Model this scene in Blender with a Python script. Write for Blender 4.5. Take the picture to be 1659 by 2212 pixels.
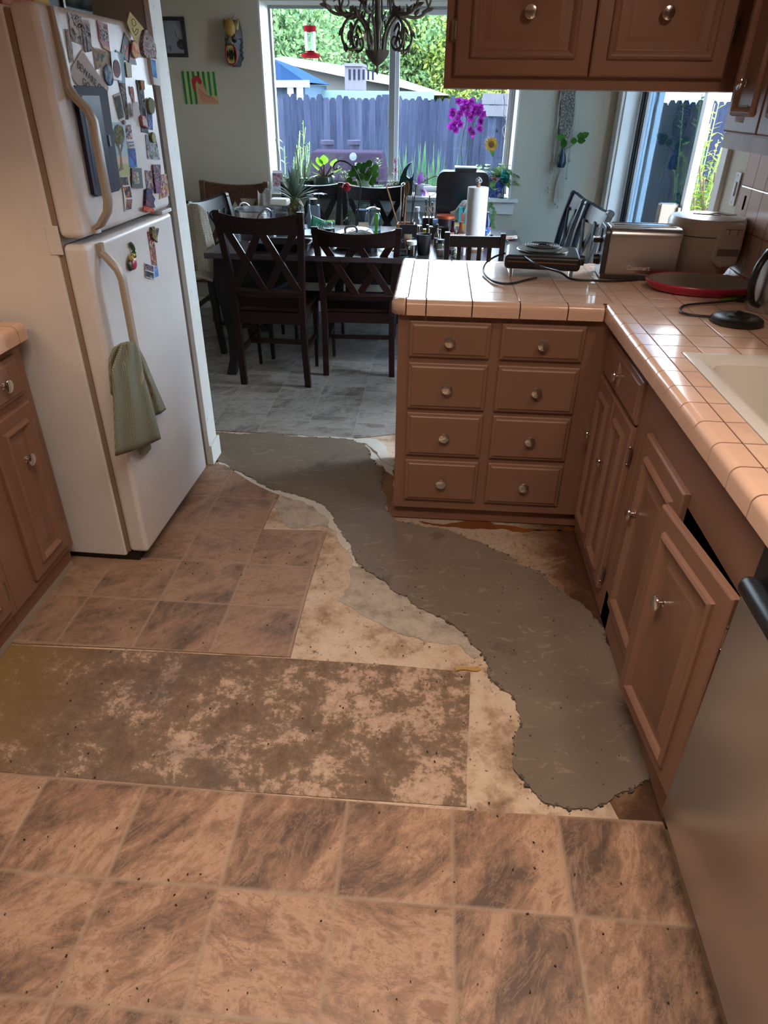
import bpy, bmesh, math, random
import numpy as np
from mathutils import Vector, Matrix
PI = math.pi
for o in list(bpy.data.objects): bpy.data.objects.remove(o)
C = bpy.context.scene.collection
scn = bpy.context.scene

# ------------------------------------------------------------------ camera, world, lamps
IMW, IMH, FPX = 1659, 2212, 1460.0
CAMP = Vector((0, 0, 1.53))
_p, _y, _r = math.radians(31.6), math.radians(3.8), math.radians(0.85)
F = Vector((-math.sin(_y)*math.cos(_p), math.cos(_y)*math.cos(_p), -math.sin(_p)))
_R0 = Vector((math.cos(_y), math.sin(_y), 0)); _U0 = _R0.cross(F)
R = math.cos(_r)*_R0 + math.sin(_r)*_U0
U = -math.sin(_r)*_R0 + math.cos(_r)*_U0
cd = bpy.data.cameras.new('camera'); cam = bpy.data.objects.new('camera', cd); C.objects.link(cam)
cam.matrix_world = Matrix(((R.x, U.x, -F.x, CAMP.x), (R.y, U.y, -F.y, CAMP.y), (R.z, U.z, -F.z, CAMP.z), (0, 0, 0, 1)))
cd.sensor_fit = 'VERTICAL'; cd.sensor_height = 36.0; cd.lens = 36.0*FPX/IMH
cd.clip_start = 0.05; cd.clip_end = 200
scn.camera = cam
vs = scn.view_settings; vs.view_transform = 'Standard'; vs.look = 'None'; vs.exposure = 0.0; vs.gamma = 1.0; vs.use_curve_mapping = False

w = bpy.data.worlds.new('sky'); scn.world = w; w.use_nodes = True
bg = w.node_tree.nodes['Background']; bg.inputs['Color'].default_value = (0.78, 0.89, 1.0, 1); bg.inputs['Strength'].default_value = 31.0
def lamp(name, kind, loc, energy, color, rot=(0,0,0), **k):
    d = bpy.data.lights.new(name, kind); d.energy = energy; d.color = color
    for a, b in k.items(): setattr(d, a, b)
    o = bpy.data.objects.new(name, d); o.location = loc; o.rotation_euler = rot; C.objects.link(o); return o
lamp('sun', 'SUN', (6, 12, 10), 13.0, (1.0, 0.96, 0.88), (math.radians(14), math.radians(9), 0), angle=0.01)
WARM = (1.0, 0.79, 0.62)
lamp('sink_ceiling_lamp', 'AREA', (0.92, 1.55, 2.38), 16, WARM, shape='DISK', size=0.30)
lamp('kitchen_ceiling_lamp', 'AREA', (-0.15, 0.75, 2.41), 23, (1.0, 0.81, 0.66), shape='RECTANGLE', size=1.1, size_y=0.35, spread=math.radians(125))
lamp('left_counter_lamp', 'AREA', (-1.45, 1.45, 1.38), 2.2, (1.0, 0.62, 0.36), shape='RECTANGLE', size=0.5, size_y=0.06)

# ------------------------------------------------------------------ helpers
def ray(px, py): return F + R*((px-IMW/2)/FPX) - U*((py-IMH/2)/FPX)
def at(px, py, ax, v):
    d = ray(px, py); i = 'xyz'.index(ax); t = (v-CAMP[i])/d[i]; return CAMP + d*t
def fl(px, py, z=0.0): return at(px, py, 'z', z)
def xat(px, Y, z):
    k = (px-IMW/2)/FPX; n = R - F*k
    return (-(n.y*Y + n.z*(z-CAMP.z)))/n.x
def zat(px, py, Y): return at(px, py, 'y', Y).z
def mpp(Y, z=0.8): return ((Vector((0, Y, z))-CAMP).dot(F))/FPX      # metres per pixel at that distance
def lin(c):
    return tuple((v/12.92 if v <= 0.04045 else ((v+0.055)/1.055)**2.4) for v in c)
def hx(s):
    return lin(tuple(int(s[i:i+2], 16)/255 for i in (0, 2, 4)))

class MB:
    def __init__(s): s.v = []; s.f = []; s.M = Matrix.Identity(4)
    def add(s, vs, fs):
        b = len(s.v); M = s.M
        s.v += [tuple(M @ Vector(v)) for v in vs]; s.f += [tuple(b+i for i in f) for f in fs]; return s
    def box(s, x0, x1, y0, y1, z0, z1):
        return s.add([(x0,y0,z0),(x1,y0,z0),(x1,y1,z0),(x0,y1,z0),(x0,y0,z1),(x1,y0,z1),(x1,y1,z1),(x0,y1,z1)],
              [(0,3,2,1),(4,5,6,7),(0,1,5,4),(1,2,6,5),(2,3,7,6),(3,0,4,7)])
    def beam(s, a, b, w, d, up=(0,0,1)):
        a = Vector(a); b = Vector(b); t = (b-a).normalized(); u = Vector(up); sx = t.cross(u)
        if sx.length < 1e-4: sx = t.cross(Vector((0,1,0)))
        sx.normalize(); sy = sx.cross(t); sx = sx*w/2; sy = sy*d/2
        vs = [a-sx-sy, a+sx-sy, a+sx+sy, a-sx+sy, b-sx-sy, b+sx-sy, b+sx+sy, b-sx+sy]
        return s.add(vs, [(0,3,2,1),(4,5,6,7),(0,1,5,4),(1,2,6,5),(2,3,7,6),(3,0,4,7)])
    def lathe(s, prof, c=(0,0,0), seg=24, axis='z', sx=1, sy=1, flute=0, nf=12):
        vs = []; n = len(prof)
        for r, z in prof:
            for k in range(seg):
                a = 2*PI*k/seg; rr = r*(1+flute*abs(math.cos(nf*a/2)))
                p = (rr*math.cos(a)*sx, rr*math.sin(a)*sy, z)
                if axis == 'y': p = (p[0], z, -p[1]) if True else p
                elif axis == 'x': p = (z, p[0], p[1])
                vs.append((p[0]+c[0], p[1]+c[1], p[2]+c[2]))
        fs = []
        for i in range(n-1):
            for k in range(seg):
                k2 = (k+1) % seg; fs.append((i*seg+k, i*seg+k2, (i+1)*seg+k2, (i+1)*seg+k))
        if prof[0][0] > 1e-5: fs.append(tuple(range(seg))[::-1])
        if prof[-1][0] > 1e-5: fs.append(tuple((n-1)*seg+k for k in range(seg)))
        return s.add(vs, fs)
    def cyl(s, c, r, h, seg=20, axis='z', r2=None):
        return s.lathe([(r, 0), (r if r2 is None else r2, h)], c, seg, axis)
    def ball(s, c, r, seg=14, sz=None):
        rx, ry, rz = (r, r, r) if sz is None else sz
        n = max(5, seg//2); pr = [(max(1e-6, math.sin(PI*i/n)), -math.cos(PI*i/n)) for i in range(n+1)]
        vs = [(x, y, z) for x, y, z in []]
        m = MB(); m.lathe(pr, (0,0,0), seg)
        return s.add([(v[0]*rx+c[0], v[1]*ry+c[1], v[2]*rz+c[2]) for v in m.v], m.f)
    def tube(s, pts, r, seg=8, flat=1.0):
        P = [Vector(p) for p in pts]; n = len(P); rs = list(r) if isinstance(r, (list, tuple)) else [r]*n
        if 4 <= n <= 24 and seg > 4:      # round the corners with a Catmull-Rom curve
            Q, rq = [], []
            for i in range(n-1):
                p0, p1, p2, p3 = P[max(i-1, 0)], P[i], P[i+1], P[min(i+2, n-1)]
                for t in (0, .25, .5, .75):
                    Q.append(.5*(2*p1+(p2-p0)*t+(2*p0-5*p1+4*p2-p3)*t*t+(3*p1-p0-3*p2+p3)*t**3)); rq.append(rs[i]*(1-t)+rs[i+1]*t)
            Q.append(P[-1]); rq.append(rs[-1]); P, rs, n = Q, rq, len(Q)
        vs = []; N = None
        for i in range(n):
            t = (P[min(i+1, n-1)]-P[max(i-1, 0)]).normalized()
            if N is None:
                N = t.cross(Vector((0,0,1)))
                if N.length < 1e-3: N = t.cross(Vector((1,0,0)))
            else: N = N - t*N.dot(t)
            if N.length < 1e-6: N = t.orthogonal()
            N.normalize(); B = t.cross(N)
            for k in range(seg):
                a = 2*PI*k/seg; vs.append(P[i] + N*math.cos(a)*rs[i] + B*math.sin(a)*rs[i]*flat)
        fs = [(i*seg+k, i*seg+(k+1)%seg, (i+1)*seg+(k+1)%seg, (i+1)*seg+k) for i in range(n-1) for k in range(seg)]
        fs += [tuple(range(seg))[::-1], tuple((n-1)*seg+k for k in range(seg))]
        return s.add(vs, fs)
    def sheet(s, grid, th=0.0):
        # grid: rows of points; optional thickness by normal offset
        h = len(grid); w_ = len(grid[0]); vs = [Vector(p) for row in grid for p in row]
        fs = [(i*w_+j, i*w_+j+1, (i+1)*w_+j+1, (i+1)*w_+j) for i in range(h-1) for j in range(w_-1)]
        return s.add(vs, fs)
    def prism(s, poly, a0, a1, axis='z'):
        n = len(poly)
        def P(u, v, a): return {'z': (u, v, a), 'y': (u, a, v), 'x': (a, u, v)}[axis]
        vs = [P(u, v, a0) for u, v in poly] + [P(u, v, a1) for u, v in poly]
        fs = [tuple(range(n))[::-1], tuple(range(n, 2*n))] + [(i, (i+1) % n, n+(i+1) % n, n+i) for i in range(n)]
        return s.add(vs, fs)
    def quadprism(s, q, nrm, th):
        nrm = Vector(nrm)*th; n = len(q)
        vs = [Vector(p) for p in q] + [Vector(p)+nrm for p in q]
        return s.add(vs, [tuple(range(n))[::-1], tuple(range(n, 2*n))] + [(i, (i+1) % n, n+(i+1) % n, n+i) for i in range(n)])
    def leaf(s, base, d, L, W, droop=0.3, up=(0,0,1), n=6, fold=0.15):
        base = Vector(base); d = Vector(d).normalized(); u = Vector(up)
        sd = d.cross(u)
        if sd.length < 1e-3: sd = d.cross(Vector((1,0,0)))
        sd.normalize(); u = sd.cross(d); g = []
        for i in range(n+1):
            t = i/n; wv = W/2*math.sin(PI*min(1, t**0.8*0.97+0.02))**0.9
            c = base + d*L*t - Vector((0,0,1))*droop*L*t*t
            g.append((c-sd*wv+u*wv*fold, c, c+sd*wv+u*wv*fold))
        return s.sheet(g)
    def build(s, name, mat, parent=None, smooth=False, bevel=0, loc=None, seg=2, solid=0, sub=0):
        me = bpy.data.meshes.new(name); me.from_pydata([tuple(v) for v in s.v], [], s.f)
        bm = bmesh.new(); bm.from_mesh(me)
        if any(len(f.verts) > 4 for f in bm.faces):
            bmesh.ops.triangulate(bm, faces=[f for f in bm.faces if len(f.verts) > 4 and not smooth and len(f.verts) > 30])
        bmesh.ops.recalc_face_normals(bm, faces=bm.faces); bm.to_mesh(me); bm.free()
        if mat: me.materials.append(mat)
        if smooth:
            me.polygons.foreach_set('use_smooth', [True]*len(me.polygons))
            try: me.set_sharp_from_angle(angle=math.radians(38))
            except Exception: pass
        o = bpy.data.objects.new(name, me); C.objects.link(o)
        if parent is not None: o.parent = parent
        if loc is not None: o.location = loc
        if bevel:
            b = o.modifiers.new('bevel', 'BEVEL'); b.width = bevel; b.segments = seg; b.limit_method = 'ANGLE'; b.angle_limit = math.radians(35)
            me.polygons.foreach_set('use_smooth', [True]*len(me.polygons))
            try: me.set_sharp_from_angle(angle=math.radians(35))
            except Exception: pass
            if True:
                b.harden_normals = True
        if solid:
            m = o.modifiers.new('solid', 'SOLIDIFY'); m.thickness = solid; m.offset = 0
        if sub:
            m = o.modifiers.new('sub', 'SUBSURF'); m.levels = sub; m.render_levels = sub
        return o
def T(name, label, cat, loc=(0,0,0), rz=0, group=None, kind=None):
    o = bpy.data.objects.new(name, None); C.objects.link(o); o.location = loc; o.rotation_euler = (0, 0, rz)
    o.empty_display_size = 0.05
    return tag(o, label, cat, group, kind)
def tag(o, label=None, cat=None, group=None, kind=None):
    if label: o['label'] = label
    if cat: o['category'] = cat
    if group: o['group'] = group
    if kind: o['kind'] = kind
    return o
def ST(o): o['kind'] = 'structure'; return o
def kids(o): return [c for c in bpy.data.objects if c.parent == o]
def dup(root, loc=None, rz=None, label=None, scale=None):
    def cp(o, par):
        c = o.copy(); C.objects.link(c)
        if par is not None: c.parent = par
        for k in kids(o): cp(k, c)
        return c
    r = cp(root, None)
    if loc is not None: r.location = loc
    if rz is not None: r.rotation_euler = (0, 0, rz)
    if label: r['label'] = label
    if scale: r.scale = scale
    return r
def Rz(a): return Matrix.Rotation(a, 4, 'Z')
def Rx(a): return Matrix.Rotation(a, 4, 'X')
def Ry(a): return Matrix.Rotation(a, 4, 'Y')
def Tr(*a): return Matrix.Translation(Vector(a))

# ------------------------------------------------------------------ materials
class NT:
    def __init__(s, name):
        s.m = bpy.data.materials.new(name); s.m.use_nodes = True; s.t = s.m.node_tree
        s.b = s.t.nodes['Principled BSDF']; s.out = s.t.nodes['Material Output']
    def n(s, typ, _o=0, **k):
        nd = s.t.nodes.new(typ)
        for a, v in k.items():
            if a.startswith('i_'):
                key = a[2:]; key = int(key) if key.isdigit() else key.replace('_', ' ')
                s.put(nd.inputs[key], v)
            else: setattr(nd, a, v)
        return nd.outputs[_o]
    def put(s, sock, v):
        if hasattr(v, 'is_linked') or isinstance(v, bpy.types.NodeSocket): s.t.links.new(v, sock)
        else:
            if isinstance(v, (tuple, list)) and len(v) == 3 and sock.type == 'RGBA': v = (*v, 1)
            sock.default_value = v
    def math(s, op, a, b=0.0, c=0.0): 
        nd = s.t.nodes.new('ShaderNodeMath'); nd.operation = op
        s.put(nd.inputs[0], a); s.put(nd.inputs[1], b)
        if len(nd.inputs) > 2: s.put(nd.inputs[2], c)
        return nd.outputs[0]
    def vm(s, op, a, b=(0,0,0)):
        nd = s.t.nodes.new('ShaderNodeVectorMath'); nd.operation = op
        s.put(nd.inputs[0], a); s.put(nd.inputs[1], b); return nd.outputs[0]
    def ramp(s, fac, stops, interp='LINEAR'):
        nd = s.t.nodes.new('ShaderNodeValToRGB'); s.put(nd.inputs[0], fac); cr = nd.color_ramp; cr.interpolation = interp
        while len(cr.elements) > 1: cr.elements.remove(cr.elements[0])
        cr.elements[0].position = stops[0][0]; cr.elements[0].color = (*stops[0][1], 1)
        for p, c in stops[1:]:
            e = cr.elements.new(p); e.color = (*c, 1)
        return nd.outputs[0]
    def mix(s, f, a, b, typ='MIX'):
        nd = s.t.nodes.new('ShaderNodeMix'); nd.data_type = 'RGBA'; nd.blend_type = typ
        s.put(nd.inputs[0], f); s.put(nd.inputs[6], a); s.put(nd.inputs[7], b); return nd.outputs[2]
    def noise(s, vec, scale, detail=3, rough=0.55, dist=0.0):
        nd = s.t.nodes.new('ShaderNodeTexNoise'); s.put(nd.inputs['Vector'], vec); nd.inputs['Scale'].default_value = scale
        nd.inputs['Detail'].default_value = detail; nd.inputs['Roughness'].default_value = rough; nd.inputs['Distortion'].default_value = dist
        return nd.outputs[0]
    def pos(s): return s.n('ShaderNodeNewGeometry')
    def obj(s): return s.t.nodes.new('ShaderNodeTexCoord').outputs['Object']
    def col(s, c): s.put(s.b.inputs['Base Color'], c); return s
    def set(s, **k):
        for a, v in k.items(): s.put(s.b.inputs[a.replace('_', ' ')], v)
        return s
    def bump(s, h, strength=0.3, dist=0.01):
        nd = s.t.nodes.new('ShaderNodeBump'); nd.inputs['Strength'].default_value = strength; nd.inputs['Distance'].default_value = dist
        s.put(nd.inputs['Height'], h); s.t.links.new(nd.outputs[0], s.b.inputs['Normal']); return s
_mc = {}
_SP = None
def mat(name, color, rough=0.5, metal=0.0, bumpy=None, spec=None, coat=0, trans=0, var=0.0, emit=None, sss=0, tl=0):
    if name in _mc: return _mc[name]
    q = NT(name); c = color if not isinstance(color, str) else hx(color)
    q.set(Roughness=rough, Metallic=metal)
    if var:
        nz = q.noise(q.obj(), 6, 5, 0.6)
        c2 = tuple(min(1, v*(1+var)) for v in c); c1 = tuple(v*(1-var) for v in c)
        q.col(q.ramp(nz, [(0.3, c1), (0.7, c2)]))
    else: q.col(c)
    if spec is None: spec = _SP
    if spec is not None: q.set(Specular_IOR_Level=spec)
    if coat: q.set(Coat_Weight=coat)
    if trans: q.set(Transmission_Weight=trans)
    if emit: q.set(Emission_Color=c, Emission_Strength=emit)
    if bumpy: q.bump(q.noise(q.obj(), bumpy[0], 4), bumpy[1], bumpy[2])
    _mc[name] = q.m; return q.m
def glassy(name, tint=(1,1,1), gloss=0.08, rough=0.0):
    if name in _mc: return _mc[name]
    q = NT(name); t = q.t; t.nodes.remove(q.b)
    tr = t.nodes.new('ShaderNodeBsdfTransparent'); tr.inputs[0].default_value = (*tint, 1)
    gl = t.nodes.new('ShaderNodeBsdfGlossy'); gl.inputs['Roughness'].default_value = rough
    fr = t.nodes.new('ShaderNodeLayerWeight'); fr.inputs[0].default_value = 0.25
    mr = t.nodes.new('ShaderNodeMath'); mr.operation = 'MULTIPLY_ADD'; t.links.new(fr.outputs['Facing'], mr.inputs[0]); mr.inputs[1].default_value = 0.5; mr.inputs[2].default_value = gloss
    mx = t.nodes.new('ShaderNodeMixShader'); t.links.new(mr.outputs[0], mx.inputs[0]); t.links.new(tr.outputs[0], mx.inputs[1]); t.links.new(gl.outputs[0], mx.inputs[2])
    t.links.new(mx.outputs[0], q.out.inputs[0]); _mc[name] = q.m; return q.m
def leafmat(name, c1, c2, trans=0.35):
    if name in _mc: return _mc[name]
    q = NT(name); c1 = hx(c1) if isinstance(c1, str) else c1; c2 = hx(c2) if isinstance(c2, str) else c2
    cc = q.ramp(q.noise(q.obj(), 9, 3), [(0.35, c1), (0.65, c2)]); q.col(cc); q.set(Roughness=0.5, Specular_IOR_Level=0.2 if _SP is None else _SP)
    t = q.t; tl = t.nodes.new('ShaderNodeBsdfTranslucent'); t.links.new(cc, tl.inputs[0])
    mx = t.nodes.new('ShaderNodeMixShader'); mx.inputs[0].default_value = trans
    t.links.new(q.b.outputs[0], mx.inputs[1]); t.links.new(tl.outputs[0], mx.inputs[2]); t.links.new(mx.outputs[0], q.out.inputs[0])
    _mc[name] = q.m; return q.m
def picmat(name, seed, cols, scale=28, stretch=(1,1,1)):
    q = NT(name); v = q.vm('ADD', q.vm('MULTIPLY', q.obj(), stretch), (seed*3.1, seed*1.7, seed*2.3))
    n = q.noise(v, scale, 3, 0.6, 0.6); k = len(cols)
    q.col(q.ramp(n, [(0.0 if i == 0 else 0.42+0.17*(i-1)/max(1, k-2), hx(c)) for i, c in enumerate(cols)], 'CONSTANT')); q.set(Roughness=0.6, Specular_IOR_Level=0.2)
    return q.m

def tilefloor(name, tx, ty, x0, y0, tones, grout, gw=0.006, stag=0.0):
    q = NT(name); P = q.pos(); sp = q.t.nodes.new('ShaderNodeSeparateXYZ'); q.t.links.new(P, sp.inputs[0])
    u = q.math('MULTIPLY', q.math('SUBTRACT', sp.outputs[0], x0), 1/tx)
    fu = q.math('FLOOR', u)
    v = q.math('MULTIPLY', q.math('SUBTRACT', sp.outputs[1], y0), 1/ty)
    v = q.math('ADD', v, q.math('MULTIPLY', fu, stag)); fv = q.math('FLOOR', v)
    ru = q.math('FRACT', u); rv = q.math('FRACT', v)
    cb = q.t.nodes.new('ShaderNodeCombineXYZ'); q.put(cb.inputs[0], fu); q.put(cb.inputs[1], fv)
    wn = q.t.nodes.new('ShaderNodeTexWhiteNoise'); wn.noise_dimensions = '3D'; q.put(wn.inputs['Vector'], cb.outputs[0])
    off = q.vm('MULTIPLY', wn.outputs['Color'], (17, 13, 11))
    # rotate/stretch a little per tile through a skewed coordinate
    rot = q.t.nodes.new('ShaderNodeVectorRotate'); rot.rotation_type = 'Z_AXIS'; q.put(rot.inputs['Vector'], P); q.put(rot.inputs['Angle'], q.math('MULTIPLY_ADD', wn.outputs['Value'], 1.6, -1.2))
    vv = q.vm('ADD', q.vm('MULTIPLY', rot.outputs[0], (1.0, 1.9, 1.0)), off)
    warp = q.noise(vv, 4.0, 4, 0.6); vv2 = q.vm('ADD', vv, q.vm('MULTIPLY', q.t.nodes[-1].outputs[1], (0.5, 0.5, 0.5))) if False else vv
    n1 = q.noise(vv, 3.6, 12, 0.66, 0.45); n2 = q.noise(vv, 10.0, 9, 0.78, 0.9); n3 = q.noise(P, 120, 2, 0.6)
    a = q.math('ADD', q.math('MULTIPLY', n1, 0.60), q.math('MULTIPLY', n2, 0.40))
    a = q.math('ADD', a, q.math('MULTIPLY', q.math('SUBTRACT', wn.outputs['Value'], 0.5), 0.07))
    cc = q.ramp(a, [(0.39+0.22*i/(len(tones)-1), t) for i, t in enumerate(tones)])
    rdg = q.math('ABSOLUTE', q.math('SUBTRACT', q.noise(vv, 6.5, 9, 0.7, 0.9), 0.5)); cc = q.mix(q.math('MULTIPLY', q.ramp(rdg, [(0.0, (1,1,1)), (0.02, (0,0,0))]), 0.30), cc, tuple(min(1, t*1.25) for t in tones[3]))
    # thin dark veins
    vein = q.math('ABSOLUTE', q.math('SUBTRACT', q.noise(vv, 3.4, 10, 0.66, 0.6), 0.47))
    vf = q.ramp(vein, [(0.0, (1,1,1)), (0.007, (0,0,0))]); cc = q.mix(q.math('MULTIPLY', vf, 0.55), cc, tuple(t*0.5 for t in tones[1]))
    cc = q.mix(q.ramp(n3, [(0.67, (0,0,0)), (0.80, (1,1,1))]), cc, tuple(t*0.6 for t in tones[0])) if True else cc
    eu = q.math('MULTIPLY', q.math('MINIMUM', ru, q.math('SUBTRACT', 1.0, ru)), tx); ev = q.math('MULTIPLY', q.math('MINIMUM', rv, q.math('SUBTRACT', 1.0, rv)), ty)
    e = q.math('ADD', q.math('MINIMUM', eu, ev), q.math('MULTIPLY', q.math('SUBTRACT', q.noise(P, 40, 2), 0.5), 0.0016))
    g = q.ramp(e, [(gw*0.35, (1,1,1)), (gw*0.6, (0,0,0))])
    cc = q.mix(q.math('MULTIPLY', g, 0.75), cc, grout); q.col(cc)
    q.set(Roughness=q.math('ADD', 0.36, q.math('MULTIPLY', n2, 0.22)), Specular_IOR_Level=0.4)
    h = q.math('ADD', q.math('MULTIPLY', g, -0.6), q.math('MULTIPLY', n2, 0.5)); q.bump(h, 0.35, 0.004)
    return q.m

# ------------------------------------------------------------------ palette
M_paint = mat('cabinet_paint', hx('866350'), 0.42, bumpy=(60, 0.06, 0.002), var=0.05)
M_wall = None
def wallmat(name, c, strength=0.35):
    q = NT(name); P = q.obj(); q.col(c); q.set(Roughness=0.75)
    q.bump(q.noise(P, 95, 3, 0.5), strength, 0.004); return q.m
M_wall = wallmat('wall_paint', hx('b9b09d')); M_white = mat('white_trim', hx('d3d2cc'), 0.5, bumpy=(30, 0.15, 0.002), var=0.04)
M_chrome = mat('chrome', (0.80, 0.79, 0.78), 0.12, 1.0)
M_steel = mat('brushed_steel', (0.52, 0.525, 0.54), 0.28, 1.0, bumpy=(18, 0.05, 0.002))
M_nickel = mat('aged_nickel', (0.35, 0.31, 0.28), 0.35, 1.0)
M_black = mat('black_plastic', (0.012, 0.012, 0.014), 0.35)
M_alu = mat('window_metal', hx('8e8f90'), 0.45, 0.3)
M_vinylframe = mat('white_frame', hx('c9ccd2'), 0.4)
M_glass = glassy('window_glass', (0.93, 0.97, 1.0), 0.03)
M_clear = glassy('clear_glass', (0.86, 0.93, 0.95), 0.12)

# ------------------------------------------------------------------ room shell
XL, XR, YB, YF, ZC = -2.35, 1.22, 5.6, -1.6, 2.44
WX0, WX1, WZ0, WZ1 = -1.28, 0.54, 0.89, 2.08
b = MB(); b.box(XL-.15, XR+.15, YF-.15, YB+.33, -0.12, 0.0)
base = NT('old_flooring'); P = base.pos()
n1 = base.noise(P, 6, 9, 0.72, 0.1); n2 = base.noise(P, 26, 8, 0.75); n3 = base.noise(P, 90, 3)
cc = base.ramp(n1, [(0.32, hx('7a624e')), (0.42, hx('a58c74')), (0.52, hx('c6b09a')), (0.7, hx('d6c5b2'))])
cc = base.mix(base.ramp(n2, [(0.58, (0,0,0)), (0.66, (1,1,1))]), cc, hx('6b5340'))
cc = base.mix(base.ramp(n3, [(0.66, (0,0,0)), (0.72, (1,1,1))]), cc, hx('5c4838'))
base.col(cc); base.set(Roughness=0.8); base.bump(n2, 0.4, 0.004)
ST(b.build('floor', base.m))
ST(MB().box(XL-.15, XR+.15, YF-.15, YB+.33, ZC, ZC+.12).build('ceiling', mat('ceiling_paint', hx('cfc8bd'), 0.8)))
b = MB()
b.box(XL-.15, WX0, YB, YB+.33, 0, ZC); b.box(WX1, XR+.15, YB, YB+.33, 0, ZC)
b.box(WX0, WX1, YB, YB+.33, 0, WZ0-.02); b.box(WX0, WX1, YB, YB+.33, WZ1, ZC)
ST(b.build('wall_back', M_wall))
DY0, DY1, DZ = 3.37, 5.42, 2.05
b = MB()
b.box(XR, XR+.15, YF, DY0, 0, ZC); b.box(XR, XR+.15, DY1, YB, 0, ZC); b.box(XR, XR+.15, DY0, DY1, DZ, ZC)
ST(b.build('wall_right', M_wall))
ST(MB().box(XL-.15, XL, YF, YB, 0, ZC).build('wall_left', M_wall))
ST(MB().box(XL-.15, XR+.15, YF-.15, YF, 0, ZC).build('wall_front', mat('rear_wall_paint', hx('b5a595'), 0.8)))
# stub wall beside the refrigerator, chipped white paint
ch = NT('chipped_white'); P = ch.obj(); n1 = ch.noise(ch.vm('MULTIPLY', P, (1, 1, 0.35)), 42, 6, 0.7)
ch.col(ch.ramp(n1, [(0.30, hx('8d918c')), (0.36, hx('d6dbd6')), (0.7, hx('dfe3df'))])); ch.set(Roughness=0.6); ch.bump(n1, 0.4, 0.004)
q0 = fl(447, 1003); PWY0, PWY1, PWX = 2.835, 2.945, -1.025
ST(MB().box(XL, PWX-.02, PWY0, PWY1, 0, ZC).build('wall_partition', mat('partition_paint', hx('9b9087'), 0.75)))
ST(MB().box(PWX-.02, PWX, PWY0-.004, PWY1+.004, 0, ZC).build('trim_1', ch.m, bevel=.002))
ST(MB().box(PWX, PWX+.012, PWY0-.006, PWY1+.012, 0.006, 0.105).build('baseboard_partition', ch.m, bevel=.002))
ST(MB().box(XL, XR, YB-.015, YB, 0.005, 0.09).build('baseboard_back', M_white))
# window 1
win = ST(T('window_1', 'wide dining window over a deep plant sill', 'window', (0, 0, 0)))
del win['label'], win['category']
YG = YB+.27
def frame_rect(m, x0, x1, z0, z1, y0, y1, t):
    m.box(x0, x1, y0, y1, z0, z0+t); m.box(x0, x1, y0, y1, z1-t, z1); m.box(x0, x0+t, y0, y1, z0+t, z1-t); m.box(x1-t, x1, y0, y1, z0+t, z1-t)
b = MB(); frame_rect(b, WX0, WX1, WZ0-.02, WZ1, YG, YG+.055, 0.028); b.build('window_frame', M_alu, win, bevel=.003)
xm = at(847, 200, 'y', YG).x
b = MB(); b.box(xm-.022, xm+.022, YG-.012, YG+.05, WZ0+.008, WZ1-.028); b.build('mullion', M_alu, win, bevel=.003)
b = MB(); b.box(xm-.030, xm-.022, YG-.02, YG, 1.33, 1.46); b.build('window_latch', M_vinylframe, win)
b = MB(); frame_rect(b, xm+.02, WX1-.028, WZ0+.008, WZ1-.028, YG+.02, YG+.045, 0.03); b.build('sash', M_vinylframe, win, bevel=.002)
MB().box(WX0+.02, xm, YG+.03, YG+.034, WZ0, WZ1-.02).build('glass_pane', M_glass, win)
MB().box(xm, WX1-.02, YG+.034, YG+.038, WZ0, WZ1-.02).build('glass_pane', M_glass, win)
b = MB(); b.box(WX0-.0, WX1, YB-.0, YG, WZ0-.025, WZ0); b.box(WX0-.09, WX1+.055, YB-.055, YB, WZ0-.025, WZ0); b.build('window_sill', M_white, win, bevel=.004)
MB().box(WX0-.06, WX1+.03, YB-.018, YB, WZ0-.11, WZ0-.025).build('sill_apron', M_white, win, bevel=.003)
b = MB(); b.box(WX0-.001, WX0+.012, YB, YG, WZ0, WZ1); b.box(WX1-.012, WX1+.001, YB, YG, WZ0, WZ1); b.box(WX0, WX1, YB, YG, WZ1-.012, WZ1); b.build('window_reveal', M_white, win)

# sliding glass door in the right wall
door = ST(bpy.data.objects.new('door_1', None)); C.objects.link(door)
b = MB()
b.box(XR-.02, XR, DY1, DY1+.13, 0, DZ+.06); b.box(XR-.02, XR, DY0-.07, DY0, 0, DZ+.06); b.box(XR-.02, XR, DY0, DY1, DZ, DZ+.06)
b.box(XR-.0, XR+.15, DY0-.001, DY0+.02, 0, DZ); b.box(XR, XR+.15, DY1-.02, DY1+.001, 0, DZ)
b.build('door_casing', M_white, door, bevel=.003)
b = MB()
for y0, y1, x0 in ((4.93, 5.40, 1.31), (3.86, 4.96, 1.25)):
    b.box(x0, x0+.035, y0, y0+.05, .03, DZ-.02); b.box(x0, x0+.035, y1-.05, y1, .03, DZ-.02)
    b.box(x0, x0+.035, y0, y1, .03, .11); b.box(x0, x0+.035, y0, y1, DZ-.08, DZ-.02)
b.build('door_frame', M_vinylframe, door, bevel=.003)
b = MB()
for k, y in enumerate((4.99, 5.03)): b.box(1.235, 1.26, y, y+.012, .03, DZ-.02)
b.box(1.245, 1.285, 4.95, 4.985, .03, DZ-.02)
b.build('weather_strip', mat('strip_dark', (0.02, 0.03, 0.035), 0.4), door)
for y0, y1, x0 in ((4.98, 5.35, 1.325), (3.91, 4.91, 1.266)): MB().box(x0, x0+.005, y0, y1, .10, DZ-.07).build('glass_pane', glassy('door_glass', (0.30, 0.39, 0.46), 0.08, 0.02), door)
b = MB(); b.box(1.335, 1.34, 3.45, 5.35, 0.05, DZ-.03)
b.build('insect_screen', glassy('screen_mesh', (0.60, 0.62, 0.64), 0.02, 0.5), door) if False else None
p = at(1437, 470, 'x', 1.22)
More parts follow.
